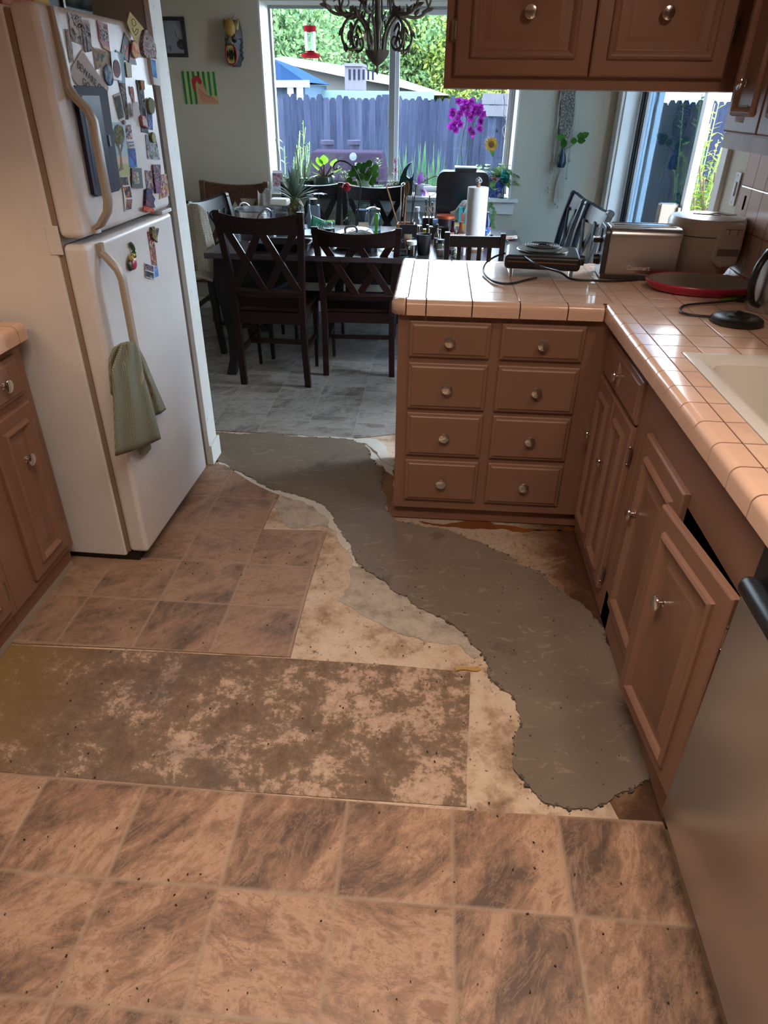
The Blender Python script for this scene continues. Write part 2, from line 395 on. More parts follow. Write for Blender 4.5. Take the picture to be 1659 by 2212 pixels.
b = MB(); b.box(1.15, 1.245, 3.90, 3.955, 0.80, 1.075); b.build('door_handle', mat('handle_brown', hx('6d6259'), 0.4, 0.4), door, bevel=.008)
b = MB(); b.box(1.235, 1.249, 3.875, 3.895, 0.85, 1.06); b.build('door_lock', M_steel, door, bevel=.002)
b = MB(); b.box(XR, XR+.16, DY0, DY1, 0, 0.03); b.build('door_track', M_steel, door)

# eave outside above the window

eave = ST(bpy.data.objects.new('trim_2', None)); C.objects.link(eave)
MB().box(-2.5, 1.3, 5.95, 6.7, 2.36, 2.46).build('eave_soffit', mat('eave_paint', hx('8f8b80'), 0.8), eave)
MB().box(-2.5, 1.3, 6.62, 6.7, 2.20, 2.46).build('eave_fascia', mat('eave_paint', hx('8f8b80'), 0.8), eave)
# ------------------------------------------------------------------ floor coverings
def rag(pts, amp, it, seed, keep=()):
    rg = random.Random(seed); P = [Vector((p[0], p[1])) for p in pts]
    for k in range(it):
        Q = []
        for i in range(len(P)):
            a, c = P[i], P[(i+1) % len(P)]; d = c-a; Q.append(a)
            if d.length > 0.006:
                nrm = Vector((-d.y, d.x)); Q.append((a+c)/2 + nrm*rg.uniform(-amp, amp))
        P = Q
    return P
def floorpiece(name, px, z0, z1, m, label, amp=0, it=0, seed=1, world=False, cat='flooring', strct=False):
    pts = px if world else [(fl(x, y).x, fl(x, y).y) for x, y in px]
    if amp: pts = rag(pts, amp, it, seed)
    o = MB().prism([(p[0], p[1]) for p in pts], z0, z1).build(name, m)
    return tag(o, label, cat)
kt = [hx('5e4a40'), hx('7c6251'), hx('987660'), hx('b5937a'), hx('8f6c57')]
M_near = tilefloor('vinyl_slate_near', .2625, .246, -.676, 1.072, kt, hx('a18a74'), .0085)
M_mid = tilefloor('vinyl_slate_mid', .2535, .2425, -.657, 1.8065, [hx('64544a'), hx('7f6757'), hx('947764'), hx('a3866e'), hx('8a6b58')], hx('a58f7b'), .0075)
M_din = tilefloor('vinyl_slate_dining', .2555, .152, -.895, 3.238, [hx('5f5a55'), hx('787370'), hx('8c8884'), hx('9b9893'), hx('77706a')], hx('aaa69f'), .0065, .5)
floorpiece('vinyl_flooring', [(XL, YF), (.72, YF), (.72, 1.078), (.105, 1.066), (-.42, 1.072), (-1.12, 1.078), (XL, 1.082)], 0, .005, M_near,
    'brown slate-look vinyl tile flooring across the bottom of the photo nearest the camera', world=True)
floorpiece('vinyl_flooring', [(-2.2, 1.66)] + [tuple(fl(*p)[:2]) for p in ((40, 1392), (280, 1402), (460, 1412), (628, 1421), (640, 1370), (655, 1315), (668, 1268), (681, 1227), (694, 1185), (706, 1149), (640, 1147), (568, 1145), (582, 1110), (600, 1080), (603, 1071), (580, 1062), (545, 1045), (505, 1019), (485, 1006), (452, 1004))] + [(-2.2, 2.82)],
    0, .005, M_mid, 'brown slate-look vinyl tile flooring with a cut stepped edge in front of the refrigerator', world=True)
floorpiece('vinyl_flooring', [tuple(fl(*p)[:2]) for p in ((440, 930), (560, 936), (640, 941), (760, 948), (800, 945), (858, 938))] + [(XR, 3.24), (XR, YB), (XL, YB), (XL, 3.21)], 0, .005, M_din,
    'grey slate-look vinyl tile flooring under the dining table and chairs', world=True)
# dirty glue-stained patch
dp = NT('glue_stained_patch'); P = dp.pos(); sp = dp.t.nodes.new('ShaderNodeSeparateXYZ'); dp.t.links.new(P, sp.inputs[0])
big = dp.noise(P, 2.6, 4, 0.6, 0.1); fine = dp.noise(P, 42, 8, 0.85); vf = dp.noise(P, 120, 4, 0.8); med = dp.noise(P, 7, 9, 0.78, 0.25)
xx = dp.math('MULTIPLY', dp.math('ADD', sp.outputs[0], 1.1), 0.15)
a = dp.math('ADD', dp.math('ADD', dp.math('MULTIPLY', med, 0.75), dp.math('MULTIPLY', fine, 0.45)), dp.math('MULTIPLY', big, 0.25)); a = dp.math('ADD', a, dp.math('MULTIPLY', xx, 0.34))
cc = dp.ramp(a, [(0.62, hx('665040')), (0.72, hx('78614e')), (0.785, hx('856e5a')), (0.80, hx('af937d')), (0.86, hx('c2a58f')), (0.95, hx('cdb49f'))])
g = dp.ramp(dp.noise(P, 2.3, 4, 0.6, 0.4), [(0.55, (0,0,0)), (0.66, (1,1,1))])
cc = dp.mix(dp.math('MULTIPLY', g, 0.6), cc, hx('5c5049'))
dk = dp.ramp(dp.math('ADD', dp.math('MULTIPLY', dp.noise(P, 5.3, 6, 0.7, 0.3), 0.6), dp.math('MULTIPLY', vf, 0.4)), [(0.60, (0,0,0)), (0.64, (1,1,1))])
cc = dp.mix(dp.math('MULTIPLY', dk, 0.8), cc, hx('40301f'))
ylw = dp.ramp(dp.math('ADD', sp.outputs[0], dp.math('MULTIPLY', big, 0.5)), [(0.0, (1,1,1)), (0.01, (1,1,1))])
yl = dp.math('MULTIPLY', dp.ramp(dp.math('ADD', dp.math('ADD', sp.outputs[0], 1.35), dp.math('MULTIPLY', med, 0.5)), [(0.30, (1,1,1)), (0.62, (0,0,0))]), 0.75)
cc = dp.mix(yl, cc, hx('96743a')); cc = dp.mix(dp.ramp(vf, [(0.62, (0,0,0)), (0.7, (1,1,1))]), cc, hx('4f3f31'))
dp.col(cc); dp.set(Roughness=0.7); dp.bump(dp.math('ADD', fine, vf), 0.5, 0.005)
floorpiece('scraped_vinyl_patch', [(-2.2, 1.64)] + [tuple(fl(*p)[:2]) for p in ((40, 1396), (280, 1406), (628, 1424), (700, 1429), (820, 1436), (1016, 1453), (1013, 1560), (1008, 1650), (1008, 1744), (760, 1727), (533, 1711), (316, 1698), (0, 1668))] + [(-2.2, 1.09)],
    0, .0028, dp.m, 'scraped brown vinyl patch with glue and dirt stains across the kitchen floor', world=True)
# ribbed thinset
rb = NT('ribbed_thinset'); P = rb.pos(); wv = rb.t.nodes.new('ShaderNodeTexWave'); wv.inputs['Scale'].default_value = 42; wv.inputs['Distortion'].default_value = 1.2; wv.inputs['Detail'].default_value = 1
rb.t.links.new(rb.n('ShaderNodeVectorRotate', i_Vector=P, i_Angle=1.25), wv.inputs['Vector'])
nn = rb.noise(P, 14, 7, 0.7)
cc = rb.ramp(nn, [(0.35, hx('80756a')), (0.5, hx('a89d90')), (0.7, hx('c0b5a8'))]); cc = rb.mix(rb.math('MULTIPLY', wv.outputs[1], 0.35), cc, hx('cfc3b5'))
rb.col(cc); rb.set(Roughness=0.85); rb.bump(rb.math('ADD', wv.outputs[1], nn), 0.5, 0.003)
floorpiece('thinset_layer', [(598, 1074), (640, 1066), (690, 1085), (716, 1112), (728, 1145), (712, 1150), (700, 1135), (660, 1142), (618, 1138), (602, 1118), (596, 1100)], 0, .002, rb.m,
    'small grey ribbed adhesive patch at the corner of the cut vinyl by the mortar', .12, 4, 3)
floorpiece('thinset_layer', [(752, 1232), (772, 1214), (830, 1255), (890, 1290), (950, 1330), (1012, 1372), (1040, 1412), (1024, 1424), (990, 1392), (930, 1388), (870, 1372), (800, 1338), (730, 1299), (752, 1270)], 0, .002, rb.m,
    'long pale ribbed adhesive strip along the left edge of the grey mortar', .10, 4, 4)
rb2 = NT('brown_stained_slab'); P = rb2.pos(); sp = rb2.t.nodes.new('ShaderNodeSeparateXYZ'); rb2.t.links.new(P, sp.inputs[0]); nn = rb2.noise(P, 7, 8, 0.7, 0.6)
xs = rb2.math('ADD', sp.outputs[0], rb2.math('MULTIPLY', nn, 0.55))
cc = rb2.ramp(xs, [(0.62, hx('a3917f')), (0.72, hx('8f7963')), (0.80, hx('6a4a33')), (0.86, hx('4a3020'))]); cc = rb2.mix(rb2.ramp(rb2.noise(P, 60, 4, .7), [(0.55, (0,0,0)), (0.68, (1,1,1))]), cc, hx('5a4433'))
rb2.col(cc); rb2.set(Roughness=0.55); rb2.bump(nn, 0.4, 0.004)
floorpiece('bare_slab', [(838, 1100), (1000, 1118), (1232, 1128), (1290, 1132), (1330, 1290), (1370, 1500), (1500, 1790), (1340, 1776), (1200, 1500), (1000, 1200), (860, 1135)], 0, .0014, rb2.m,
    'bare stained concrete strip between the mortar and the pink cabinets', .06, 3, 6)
floorpiece('glue_residue', [(905, 1128), (985, 1131), (1100, 1137), (1228, 1139), (1250, 1150), (1225, 1150), (1150, 1147), (1110, 1150), (1085, 1143), (1030, 1143), (950, 1138)], .0014, .0045, mat('orange_glue', hx('6f3f1c'), 0.35, var=.3),
    'thin orange-brown glue residue along the toe kick of the drawer cabinet', .15, 3, 8, cat='residue')
wv_m = mat('torn_white_layer', hx('c8c4ba'), 0.7, bumpy=(40, .3, .003), var=.12)
floorpiece('torn_underlay', [(640, 943), (700, 945), (790, 948), (812, 950), (836, 972), (856, 1004), (845, 1008), (820, 992), (800, 968), (790, 960), (720, 953), (660, 949)], .001, .0062, wv_m,
    'torn white flooring layer peeling beside the end of the drawer cabinet', .12, 3, 9)
floorpiece('torn_underlay', [(786, 958), (800, 966), (822, 996), (850, 1010), (850, 1030), (824, 1006), (806, 1004), (798, 985)], .0012, .0030, wv_m,
    'lower torn white flooring layer touching the mortar edge near the cabinet end', .12, 3, 10)
floorpiece('glue_residue', [(818, 1008), (850, 1010), (850, 1120), (838, 1112), (826, 1060)], .0008, .0018, mat('brown_glue', hx('7b5a3e'), 0.6, var=.3, bumpy=(50,.4,.003)),
    'brown glue stain beside the left end of the drawer cabinet', .1, 3, 11, cat='residue')
floorpiece('vinyl_scrap', [(980, 1444), (1032, 1441), (1038, 1448), (1030, 1452), (985, 1451)], .003, .0042, mat('yellow_scrap', hx('b18e55'), 0.7), 'small yellow scrap of flooring at the corner of the scraped patch', .12, 2, 12, cat='scrap')
# pale chipped border along the left of the mortar
_e = [(470, 1000), (520, 1030), (560, 1056), (620, 1076), (676, 1094), (706, 1120), (728, 1156), (748, 1190), (760, 1222), (775, 1226), (765, 1190), (745, 1150), (722, 1108), (690, 1076), (620, 1058), (560, 1040), (520, 1014), (484, 994)]
floorpiece('chipped_border', _e, .0001, .0042, wv_m, 'thin chipped white border between the cut vinyl and the top of the mortar', .14, 3, 31)
# wet mortar
mo = NT('wet_mortar'); P = mo.pos(); n1 = mo.noise(P, 1.9, 7, 0.6, 0.8); n2 = mo.noise(mo.vm('MULTIPLY', P, (1, 2.2, 1)), 7, 5, 0.6, 2.5); n3 = mo.noise(P, 140, 3, 0.7)
cc = mo.ramp(n1, [(0.3, hx('685c51')), (0.5, hx('72665a')), (0.7, hx('7c7063'))]); cc = mo.mix(mo.ramp(n2, [(0.60, (0,0,0)), (0.63, (1,1,1))]), cc, hx('857a6c')); n4 = mo.noise(P, 3.4, 8, 0.72, 0.2); cc = mo.mix(mo.math('MULTIPLY', mo.ramp(n4, [(0.60, (0,0,0)), (0.64, (1,1,1))]), 0.7), cc, hx('584d42'))
cc = mo.mix(mo.ramp(n3, [(0.69, (0,0,0)), (0.74, (1,1,1))]), cc, hx('3c352e'))
mo.col(cc); mo.set(Roughness=mo.math('ADD', .42, mo.math('MULTIPLY', n1, .2)), Specular_IOR_Level=0.5); mo.bump(mo.math('ADD', n2, mo.math('MULTIPLY', n3, .3)), 0.22, 0.004)
MORT = [(447, 932), (560, 938), (640, 945), (700, 947), (760, 952), (786, 962), (800, 990), (812, 1005), (830, 1020), (824, 1050), (836, 1085), (843, 1113), (860, 1128), (900, 1136), (940, 1142), (985, 1155), (1040, 1175), (1100, 1203), (1150, 1232), (1190, 1265), (1238, 1297), (1275, 1325), (1305, 1365), (1330, 1415), (1345, 1460), (1365, 1520), (1400, 1590), (1432, 1660), (1425, 1690),
  (1390, 1688), (1350, 1712), (1310, 1738), (1240, 1750), (1180, 1738), (1140, 1700), (1112, 1668), (1108, 1600), (1122, 1545), (1092, 1495), (1052, 1452), (1040, 1410), (1008, 1376), (940, 1332), (880, 1290), (820, 1252), (770, 1215), (758, 1185), (738, 1150), (715, 1112), (680, 1084), (620, 1066), (560, 1047), (520, 1022), (486, 1002), (464, 994), (462, 968)]
mort_w = [(fl(x, y).x, fl(x, y).y) for x, y in MORT]
R1 = rag(mort_w, .13, 4, 21)
b = MB(); b.prism(R1, 0.0, .0065); tag(b.build('mortar_patch', mo.m), 'smooth wet grey mortar filling the winding trench across the kitchen floor', 'mortar patch')
mp = bpy.data.objects['mortar_patch']
rg = random.Random(5); b = MB()
n = len(R1)
for i in range(n):
    a, c = R1[i], R1[(i+1) % n]
    for k in range(max(1, int((c-a).length/0.005))):
        t = rg.random(); p = a.lerp(c, t); s = rg.uniform(.0007, .0013)*(1+3.0*rg.random()**4)
        if rg.random() < .45:
            b.M = Tr(p.x+rg.uniform(-.006, .006), p.y+rg.uniform(-.006, .006), .0055) @ Rz(rg.random()*6.3)
            b.box(-s*1.6, s*1.6, -s, s, -s*.6, s*.7)
b.M = Matrix.Identity(4)
tag(b.build('crumbled_edge', mat('mortar_crumbs', hx('544c43'), 0.85, var=.3), mp), kind='stuff')
# scattered crumbs as stuff
b = MB()
for i in range(330):
    x, y = rg.uniform(-1.1, .6), rg.uniform(.55, 2.2); s = rg.uniform(.0008, .0026)
    b.M = Tr(x, y, .0075) @ Rz(rg.random()*6); b.box(-s, s, -s*.6, s*.6, -s*.5, s*.5)
b.M = Matrix.Identity(4)
tag(b.build('floor_debris', mat('debris', hx('3d2f25'), 0.9)), 'tiny dark crumbs of debris scattered over the kitchen floor', 'debris', kind='stuff')

# ------------------------------------------------------------------ cabinets
DRW = [(0, 0), (0, .010), (.003, .0125), (.010, .0135), (.016, .019)]
DOOR = [(0, 0), (0, .014), (.005, .018), (.048, .018), (.050, .026), (.058, .031), (.066, .027), (.074, .017), (.098, .017), (.110, .023)]
def ringpanel(m, x0, x1, z0, z1, prof, y=0.0):
    base = len(m.v); vs = []; fs = []
    sx = min(1.0, (min(x1-x0, z1-z0)/2-.012)/prof[-1][0])
    for ins, h in prof:
        i = ins*sx; vs += [(x0+i, y-h, z0+i), (x1-i, y-h, z0+i), (x1-i, y-h, z1-i), (x0+i, y-h, z1-i)]
    for k in range(len(prof)-1):
        for j in range(4): fs.append((k*4+j, k*4+(j+1) % 4, k*4+4+(j+1) % 4, k*4+4+j))
    L = (len(prof)-1)*4; fs += [(L, L+1, L+2, L+3), (3, 2, 1, 0)]
    m.add(vs, fs)
def knob(par, x, z, y):
    m = MB(); m.lathe([(.0001, 0), (.010, 0), (.010, -.002), (.0058, -.004), (.0054, -.012), (.009, -.015), (.0180, -.0178), (.0200, -.0198), (.0193, -.0226), (.0168, -.0237), (.0001, -.0243)], (x, y, z), 28, 'y')
    return m.build('knob', M_chrome, par, smooth=True)
def hinge(par, x, z, y, s=1):
    m = MB(); m.box(x-.013*s if s > 0 else x-.002, x+.002 if s > 0 else x+.013, y-.004, y, z-.028, z+.028)
    m.box(x, x+.008*s, y-.006, y+.001, z-.018, z+.018) if s > 0 else m.box(x-.008, x, y-.006, y+.001, z-.018, z+.018)
    m.cyl((x, y-.004, z-.024), .0045, .048, 10); m.lathe([(.0001, 0), (.004, .004), (.0001, .010)], (x, y-.004, z+.024), 8); m.lathe([(.0001, -.010), (.004, -.004), (.0001, 0)], (x, y-.004, z-.024), 8)
    return m.build('hinge', M_nickel, par, smooth=True)
def drawer(par, x0, x1, z0, z1, y=0.0, knobx=None):
    m = MB(); ringpanel(m, x0, x1, z0, z1, DRW, y); d = m.build('drawer', M_paint, par, bevel=.0012)
    knob(d, (x0+x1)/2 if knobx is None else knobx, (z0+z1)/2, y-.018); return d
def cdoor(par, x0, x1, z0, z1, kx, kz, hs, hz, y=0.0, tilt=0.0, prof=DOOR):
    m = MB(); ringpanel(m, 0, x1-x0, 0, z1-z0, prof, 0); d = m.build('door', M_paint, par, bevel=.0015)
    d.location = (x0, y, z0)
    if kx is not None: knob(d, kx-x0, kz-z0, -.022)
    for z in hz: hinge(d, (-.002 if hs < 0 else x1-x0+.002), z-z0, -.006, -1 if hs > 0 else 1)
    return d

CT, CB = .925, .878
# peninsula drawer cabinet, face to the camera
pen = T('drawer_cabinet', 'pink-brown peninsula base cabinet with eight drawers in two columns under the tiled counter', 'cabinet', (0, 2.41, 0))
b = MB(); b.box(-.12, 1.21, 0, .62, .075, CB); b.build('body', M_paint, pen, bevel=.002)
MB().box(-.128, 1.21, .028, .60, .007, .075).build('toe_kick', mat('toe_paint', hx('8a6250'), .5, var=.15, bumpy=(40, .2, .003)), pen)
for z0, z1 in ((.722, .853), (.521, .700), (.323, .503), (.119, .301)):
    drawer(pen, -.077, .213, z0, z1); drawer(pen, .250, .544, z0, z1)

# right run, faces turned to the west: local x runs towards the camera
FX = .632
def rt(y): return (FX, y, 0)
cor = T('corner_cabinet', 'pink-brown base cabinet in the corner with one drawer over two narrow doors', 'cabinet', (FX, 2.405, 0), -PI/2)
b = MB(); b.box(0.0, .5495, 0, .55, .008, CB); b.build('body', M_paint, cor, bevel=.002)
drawer(cor, .025, .495, .700, .835)
cdoor(cor, .028, .258, .085, .690, .075, .475, -1, (.62, .17))
cdoor(cor, .264, .495, .085, .690, .300, .475, 1, (.60, .15))
sb = T('sink_cabinet', 'pink-brown sink base cabinet with a blank panel above two doors, the near one sagging open', 'cabinet', (FX, 1.855, 0), -PI/2)
b = MB(); b.box(0, .80, 0, .018, .700, CB); b.box(0, .078, 0, .018, .008, .70); b.box(.775, .80, 0, .018, .008, .70); b.box(0, .80, 0, .018, .008, .125); b.box(0, .80, .50, .52, .04, .70); b.box(0, .8, .018, .5, .04, .06); b.box(0, .012, .018, .5, .06, .7); b.box(.788, .8, .018, .5, .06, .7)
b.build('body', M_paint, sb, bevel=.002)
cdoor(sb, .080, .424, .130, .738, .150, .515, -1, (.665, .20))
dB = cdoor(sb, .428, .798, .120, .715, .560, .520, 1, (.62, .18))
dB.rotation_euler = (math.radians(.6), math.radians(-1.0), math.radians(5.2)); dB.location = (.428, -.036, .112)

# dishwasher
dw = T('dishwasher', 'brushed stainless dishwasher with a black handle bar at the right edge of the photo', 'dishwasher', (FX, 1.055, 0), -PI/2)
MB().box(0.005, .60, .01, .55, .05, .872).build('tub', M_black, dw)
MB().box(0.008, .597, -.03, .008, .09, .745).build('door', M_steel, dw, bevel=.006)
MB().box(0.008, .600, -.022, .004, .750, .868).build('control_panel', M_black, dw, bevel=.01)
b = MB(); b.lathe([(.014, 0), (.021, .012), (.021, .52), (.014, .54)], (.035, -.040, .790), 16, 'x'); b.build('handle', M_black, dw, smooth=True)
MB().box(0.01, .595, .03, .05, .005, .09).build('kick_plate', M_black, dw)

# ---------------------------------------------------------------- tiled countertops
def tilemat(name, x0, y0, tx, ty, c='d8b9a4'):
    q = NT(name); P = q.pos(); sp = q.t.nodes.new('ShaderNodeSeparateXYZ'); q.t.links.new(P, sp.inputs[0])
    u = q.math('MULTIPLY', q.math('SUBTRACT', sp.outputs[0], x0), 1/tx); v = q.math('MULTIPLY', q.math('SUBTRACT', sp.outputs[1], y0), 1/ty)
    ru = q.math('FRACT', u); rv = q.math('FRACT', v)
    e = q.math('MINIMUM', q.math('MULTIPLY', q.math('MINIMUM', ru, q.math('SUBTRACT', 1., ru)), tx), q.math('MULTIPLY', q.math('MINIMUM', rv, q.math('SUBTRACT', 1., rv)), ty))
    g = q.ramp(e, [(.0026, (1,1,1)), (.0036, (0,0,0))])
    cb = q.t.nodes.new('ShaderNodeCombineXYZ'); q.put(cb.inputs[0], q.math('FLOOR', u)); q.put(cb.inputs[1], q.math('FLOOR', v))
    wn = q.t.nodes.new('ShaderNodeTexWhiteNoise'); q.put(wn.inputs['Vector'], cb.outputs[0])
    n = q.noise(P, 7, 4, .6, 1.0); base = q.ramp(q.math('ADD', q.math('MULTIPLY', n, .7), q.math('MULTIPLY', wn.outputs['Value'], .3)), [(.3, hx('cfad98')), (.5, hx(c)), (.7, hx('dfc8b6'))])
    q.col(q.mix(g, base, hx('6d4335'))); q.set(Roughness=q.math('ADD', .12, q.math('MULTIPLY', g, .6)), Specular_IOR_Level=.25)
    q.bump(q.math('ADD', q.math('MULTIPLY', g, -1), q.math('MULTIPLY', n, .25)), .4, .0025); return q.m
TS = .163
M_ct = tilemat('counter_tile', .138, 2.432, TS, .112)
M_ct2 = tilemat('counter_tile_run', .657, 2.412, .108, .109)
M_bull = mat('bullnose_tile', hx('d3b09a'), .20, var=.05, spec=.45)
M_grout = mat('dark_grout', hx('6d4436'), .8)
ct = T('countertop', 'pale pink tiled countertop wrapping from the peninsula around the sink to the right edge', 'countertop', (0, 0, 0))
SX0, SX1, SY0, SY1 = .705, 1.16, 1.13, 1.915
YE = -1.2
b = MB(); b.box(-.118, .62, 2.41, 3.11, CB+.004, CT-.004); b.box(.62, XR-.005, 1.92, 3.11, CB+.004, CT-.004); b.box(.645, SX0, YE, 1.92, CB+.004, CT-.004); b.box(SX1, XR-.005, YE, 1.92, CB+.004, CT-.004); b.box(SX0, SX1, YE, SY0, CB+.004, CT-.004)
b.build('substrate', M_grout, ct)
b = MB(); b.box(-.085, .657, 2.432, 3.065, CT-.004, CT); b.build('tile_field', M_ct, ct)
b = MB(); b.box(.657, XR-.004, 1.92, 3.11, CT-.004, CT); b.box(.657, SX0, YE, 1.92, CT-.004, CT); b.box(SX1, XR-.004, YE, 1.92, CT-.004, CT); b.box(SX0, SX1, YE, SY0, CT-.004, CT)
b.build('tile_field', M_ct2, ct)
# bullnose edge tiles
def bull(m, a, c, nrm, wtop=.050):
    # profile swept from a to c; nrm = outward direction
    a = Vector(a); c = Vector(c); nrm = Vector(nrm); pf = [(-wtop, CT-.006), (-wtop, CT+.0005), (-.020, CT+.001)]
    for k in range(1, 7): t = k/6*PI/2; pf.append((-.020+.020*math.sin(t)+.0, CT+.001-.020+.020*math.cos(t)))
    pf += [(0, CB-.002), (-.010, CB-.002), (-.010, CT-.02)]
    vs = [a+nrm*u+Vector((0,0,z)) for u, z in pf] + [c+nrm*u+Vector((0,0,z)) for u, z in pf]; n = len(pf)
    m.add(vs, [(i, (i+1) % n, n+(i+1) % n, n+i) for i in range(n)] + [tuple(range(n))[::-1], tuple(range(n, 2*n))])
g = .0022; EY = 2.383; EX = .596
xs = [-.092, -.022, .138, .303, .467, .592]
allb = MB()
def btile(a, c, nrm, wtop=.050):
    m = MB(); bull(m, a, c, nrm, wtop); m.build('edge_tile', M_bull, ct, smooth=True)
for i in range(len(xs)-1): btile((xs[i]+g, EY, 0), (xs[i+1]-g, EY, 0), (0, -1, 0), .047)
# rounded outside corner tile at the peninsula end
m = MB(); prof = [(.02, CT+.001)] + [(.020+.030*math.sin(k/6*PI/2)+.0, CT+.001-.020+.020*math.cos(k/6*PI/2)) for k in range(1, 7)] + [(.05, CB-.002)]
cx_, cy_ = -.094, EY+.050; rows = []
for k in range(9):
    a_ = PI + k/8*PI/2; rows.append([(cx_+math.cos(a_)*r, cy_+math.sin(a_)*r, z) for r, z in [(0.0, CT+.001)]+prof])
m.sheet(rows); m.build('edge_tile', M_bull, ct, smooth=True, solid=.003)
y = EY+.052+g
while y < 3.1:
    y2 = min(3.11, y+.108-2*g+.0); btile((-.144, y2, 0), (-.144, y, 0), (-1, 0, 0), .055); y += .108
y = 2.455 - .108*.0; yy = 2.412
btile((EX, 2.432, 0), (EX, 2.303+g, 0), (-1, 0, 0), .059)
y = 2.303
while y > YE:
    btile((EX, y-g, 0), (EX, max(YE, y-.109+g), 0), (-1, 0, 0), .059); y -= .109
xs2 = -.09
while xs2 < XR-.02:
    x2 = min(XR-.02, xs2+.163); btile((x2-g, 3.115, 0), (xs2+g, 3.115, 0), (0, 1, 0), .05); xs2 += .163
# sink
sk = T('sink', 'off-white enamel kitchen sink set into the pink tile', 'sink', ((SX0+SX1)/2, (SY0+SY1)/2, 0))
M_sink = mat('sink_enamel', hx('d3d0c8'), .18, spec=.5)
b = MB(); hw, hd = (SX1-SX0)/2, (SY1-SY0)/2
def rrect(hw, hd, r, z, n=6, ox=0, oy=0):
    P = []
    for cxs, cys, a0 in ((1,1,0), (-1,1,PI/2), (-1,-1,PI), (1,-1,1.5*PI)):
        for k in range(n+1): a = a0+PI/2*k/n; P.append((cxs*(hw-r)+r*math.cos(a)+ox, cys*(hd-r)+r*math.sin(a)+oy, z))
    return P
loops = [rrect(hw-.002, hd-.002, .006, CT-.008), rrect(hw-.002, hd-.002, .006, CT+.002), rrect(hw-.03, hd-.05, .03, CT+.004), rrect(hw-.052, hd-.075, .05, CT-.006), rrect(hw-.062, hd-.085, .06, CT-.045), rrect(hw-.085, hd-.11, .07, CT-.155), rrect(hw-.13, hd-.15, .06, CT-.172)]
loops = [l+[l[0]] for l in loops]; b.sheet(loops); n_ = len(b.v); b.add(loops[-1][:-1], [tuple(range(len(loops[-1])-1))])
b.build('basin', M_sink, sk, smooth=True)
MB().lathe([(.001, 0), (.035, 0), (.04, .003), (.04, .001)], (0, 0, CT-.171), 20).build('drain', M_chrome, sk, smooth=True)

# backsplash tiles on the right wall and rear ledge
q = NT('backsplash_tile'); P = q.pos(); sp = q.t.nodes.new('ShaderNodeSeparateXYZ'); q.t.links.new(P, sp.inputs[0])
ru = q.math('FRACT', q.math('MULTIPLY', q.math('SUBTRACT', sp.outputs[1], 3.08), 1/.108)); rv = q.math('FRACT', q.math('MULTIPLY', q.math('SUBTRACT', sp.outputs[2], .945), 1/.150))
e = q.math('MINIMUM', q.math('MULTIPLY', q.math('MINIMUM', ru, q.math('SUBTRACT', 1., ru)), .108), q.math('MULTIPLY', q.math('MINIMUM', rv, q.math('SUBTRACT', 1., rv)), .15))
gg = q.ramp(e, [(.0014, (1,1,1)), (.0022, (0,0,0))]); q.col(q.mix(gg, hx('d2b3a4'), hx('8d6557'))); q.set(Roughness=.2); q.bump(q.math('MULTIPLY', gg, -1), .5, .003)
ST(MB().box(XR-.012, XR, YE, 3.08, CT, 1.40).build('trim_3', q.m))

# upper cabinets
M_under = M_paint
uc = T('hanging_cabinet', 'pink-brown upper cabinet with two doors hanging above the peninsula', 'cabinet', (0, 2.70, 0))
b = MB(); b.box(0.0, XR-.002, 0, .33, 1.556, ZC-.01); b.build('body', M_paint, uc, bevel=.002)
cdoor(uc, .032, .470, 1.592, 2.12, .262, 1.762, -1, (1.715, 2.0))
cdoor(uc, .474, .905, 1.592, 2.12, .687, 1.762, 1, (1.715, 2.0))
UX = .925
ur = T('wall_cabinet', 'pink-brown upper cabinet with worn greyish lower edge on the right wall', 'cabinet', (UX, 2.60, 0), -PI/2)
b = MB(); b.box(0, 1.25, 0, .29, 1.400, ZC-.01); b.build('body', M_paint, ur, bevel=.002)
WD = [(0, 0), (0, .014), (.004, .018), (.045, .018), (.047, .026), (.055, .030), (.062, .026), (.070, .016)]
for x0, x1, kx, hs in ((.02, .285, .13, -1), (.292, .56, .42, 1), (.60, .88, .8, -1), (.885, 1.17, .95, 1)): cdoor(ur, x0, x1, 1.447, 2.36, kx, 1.578, hs, (1.515, 2.25), prof=WD)
MB().box(.0, 1.25, -.003, .0, 1.400, 1.442).build('worn_rail', mat('worn_rail', hx('9b8d86'), .5, var=.2, bumpy=(25, .3, .003)), ur)
b = MB(); b.quadprism([(.105, -.0175, 1.475), (.175, -.0175, 1.475), (.178, -.0175, 1.522), (.11, -.0175, 1.520)], (0, -1, 0), .0012); b.build('bare_patch', mat('chipped_paint', hx('a79b90'), .7, var=.3, bumpy=(60, .4, .003)), ur)
b = MB(); ox = .155; rg = random.Random(2)
pts = [(.26+(.034+rg.uniform(-.008, .008))*math.cos(a)*.8, -.0195, .768+(.034+rg.uniform(-.012, .012))*math.sin(a)) for a in [i*2*PI/22 for i in range(22)]]
b.quadprism(pts, (0, -1, 0), .0008); b.build('bare_patch', mat('bare_wood', hx('b08a6e'), .7, var=.35, bumpy=(80, .4, .003)), cor)

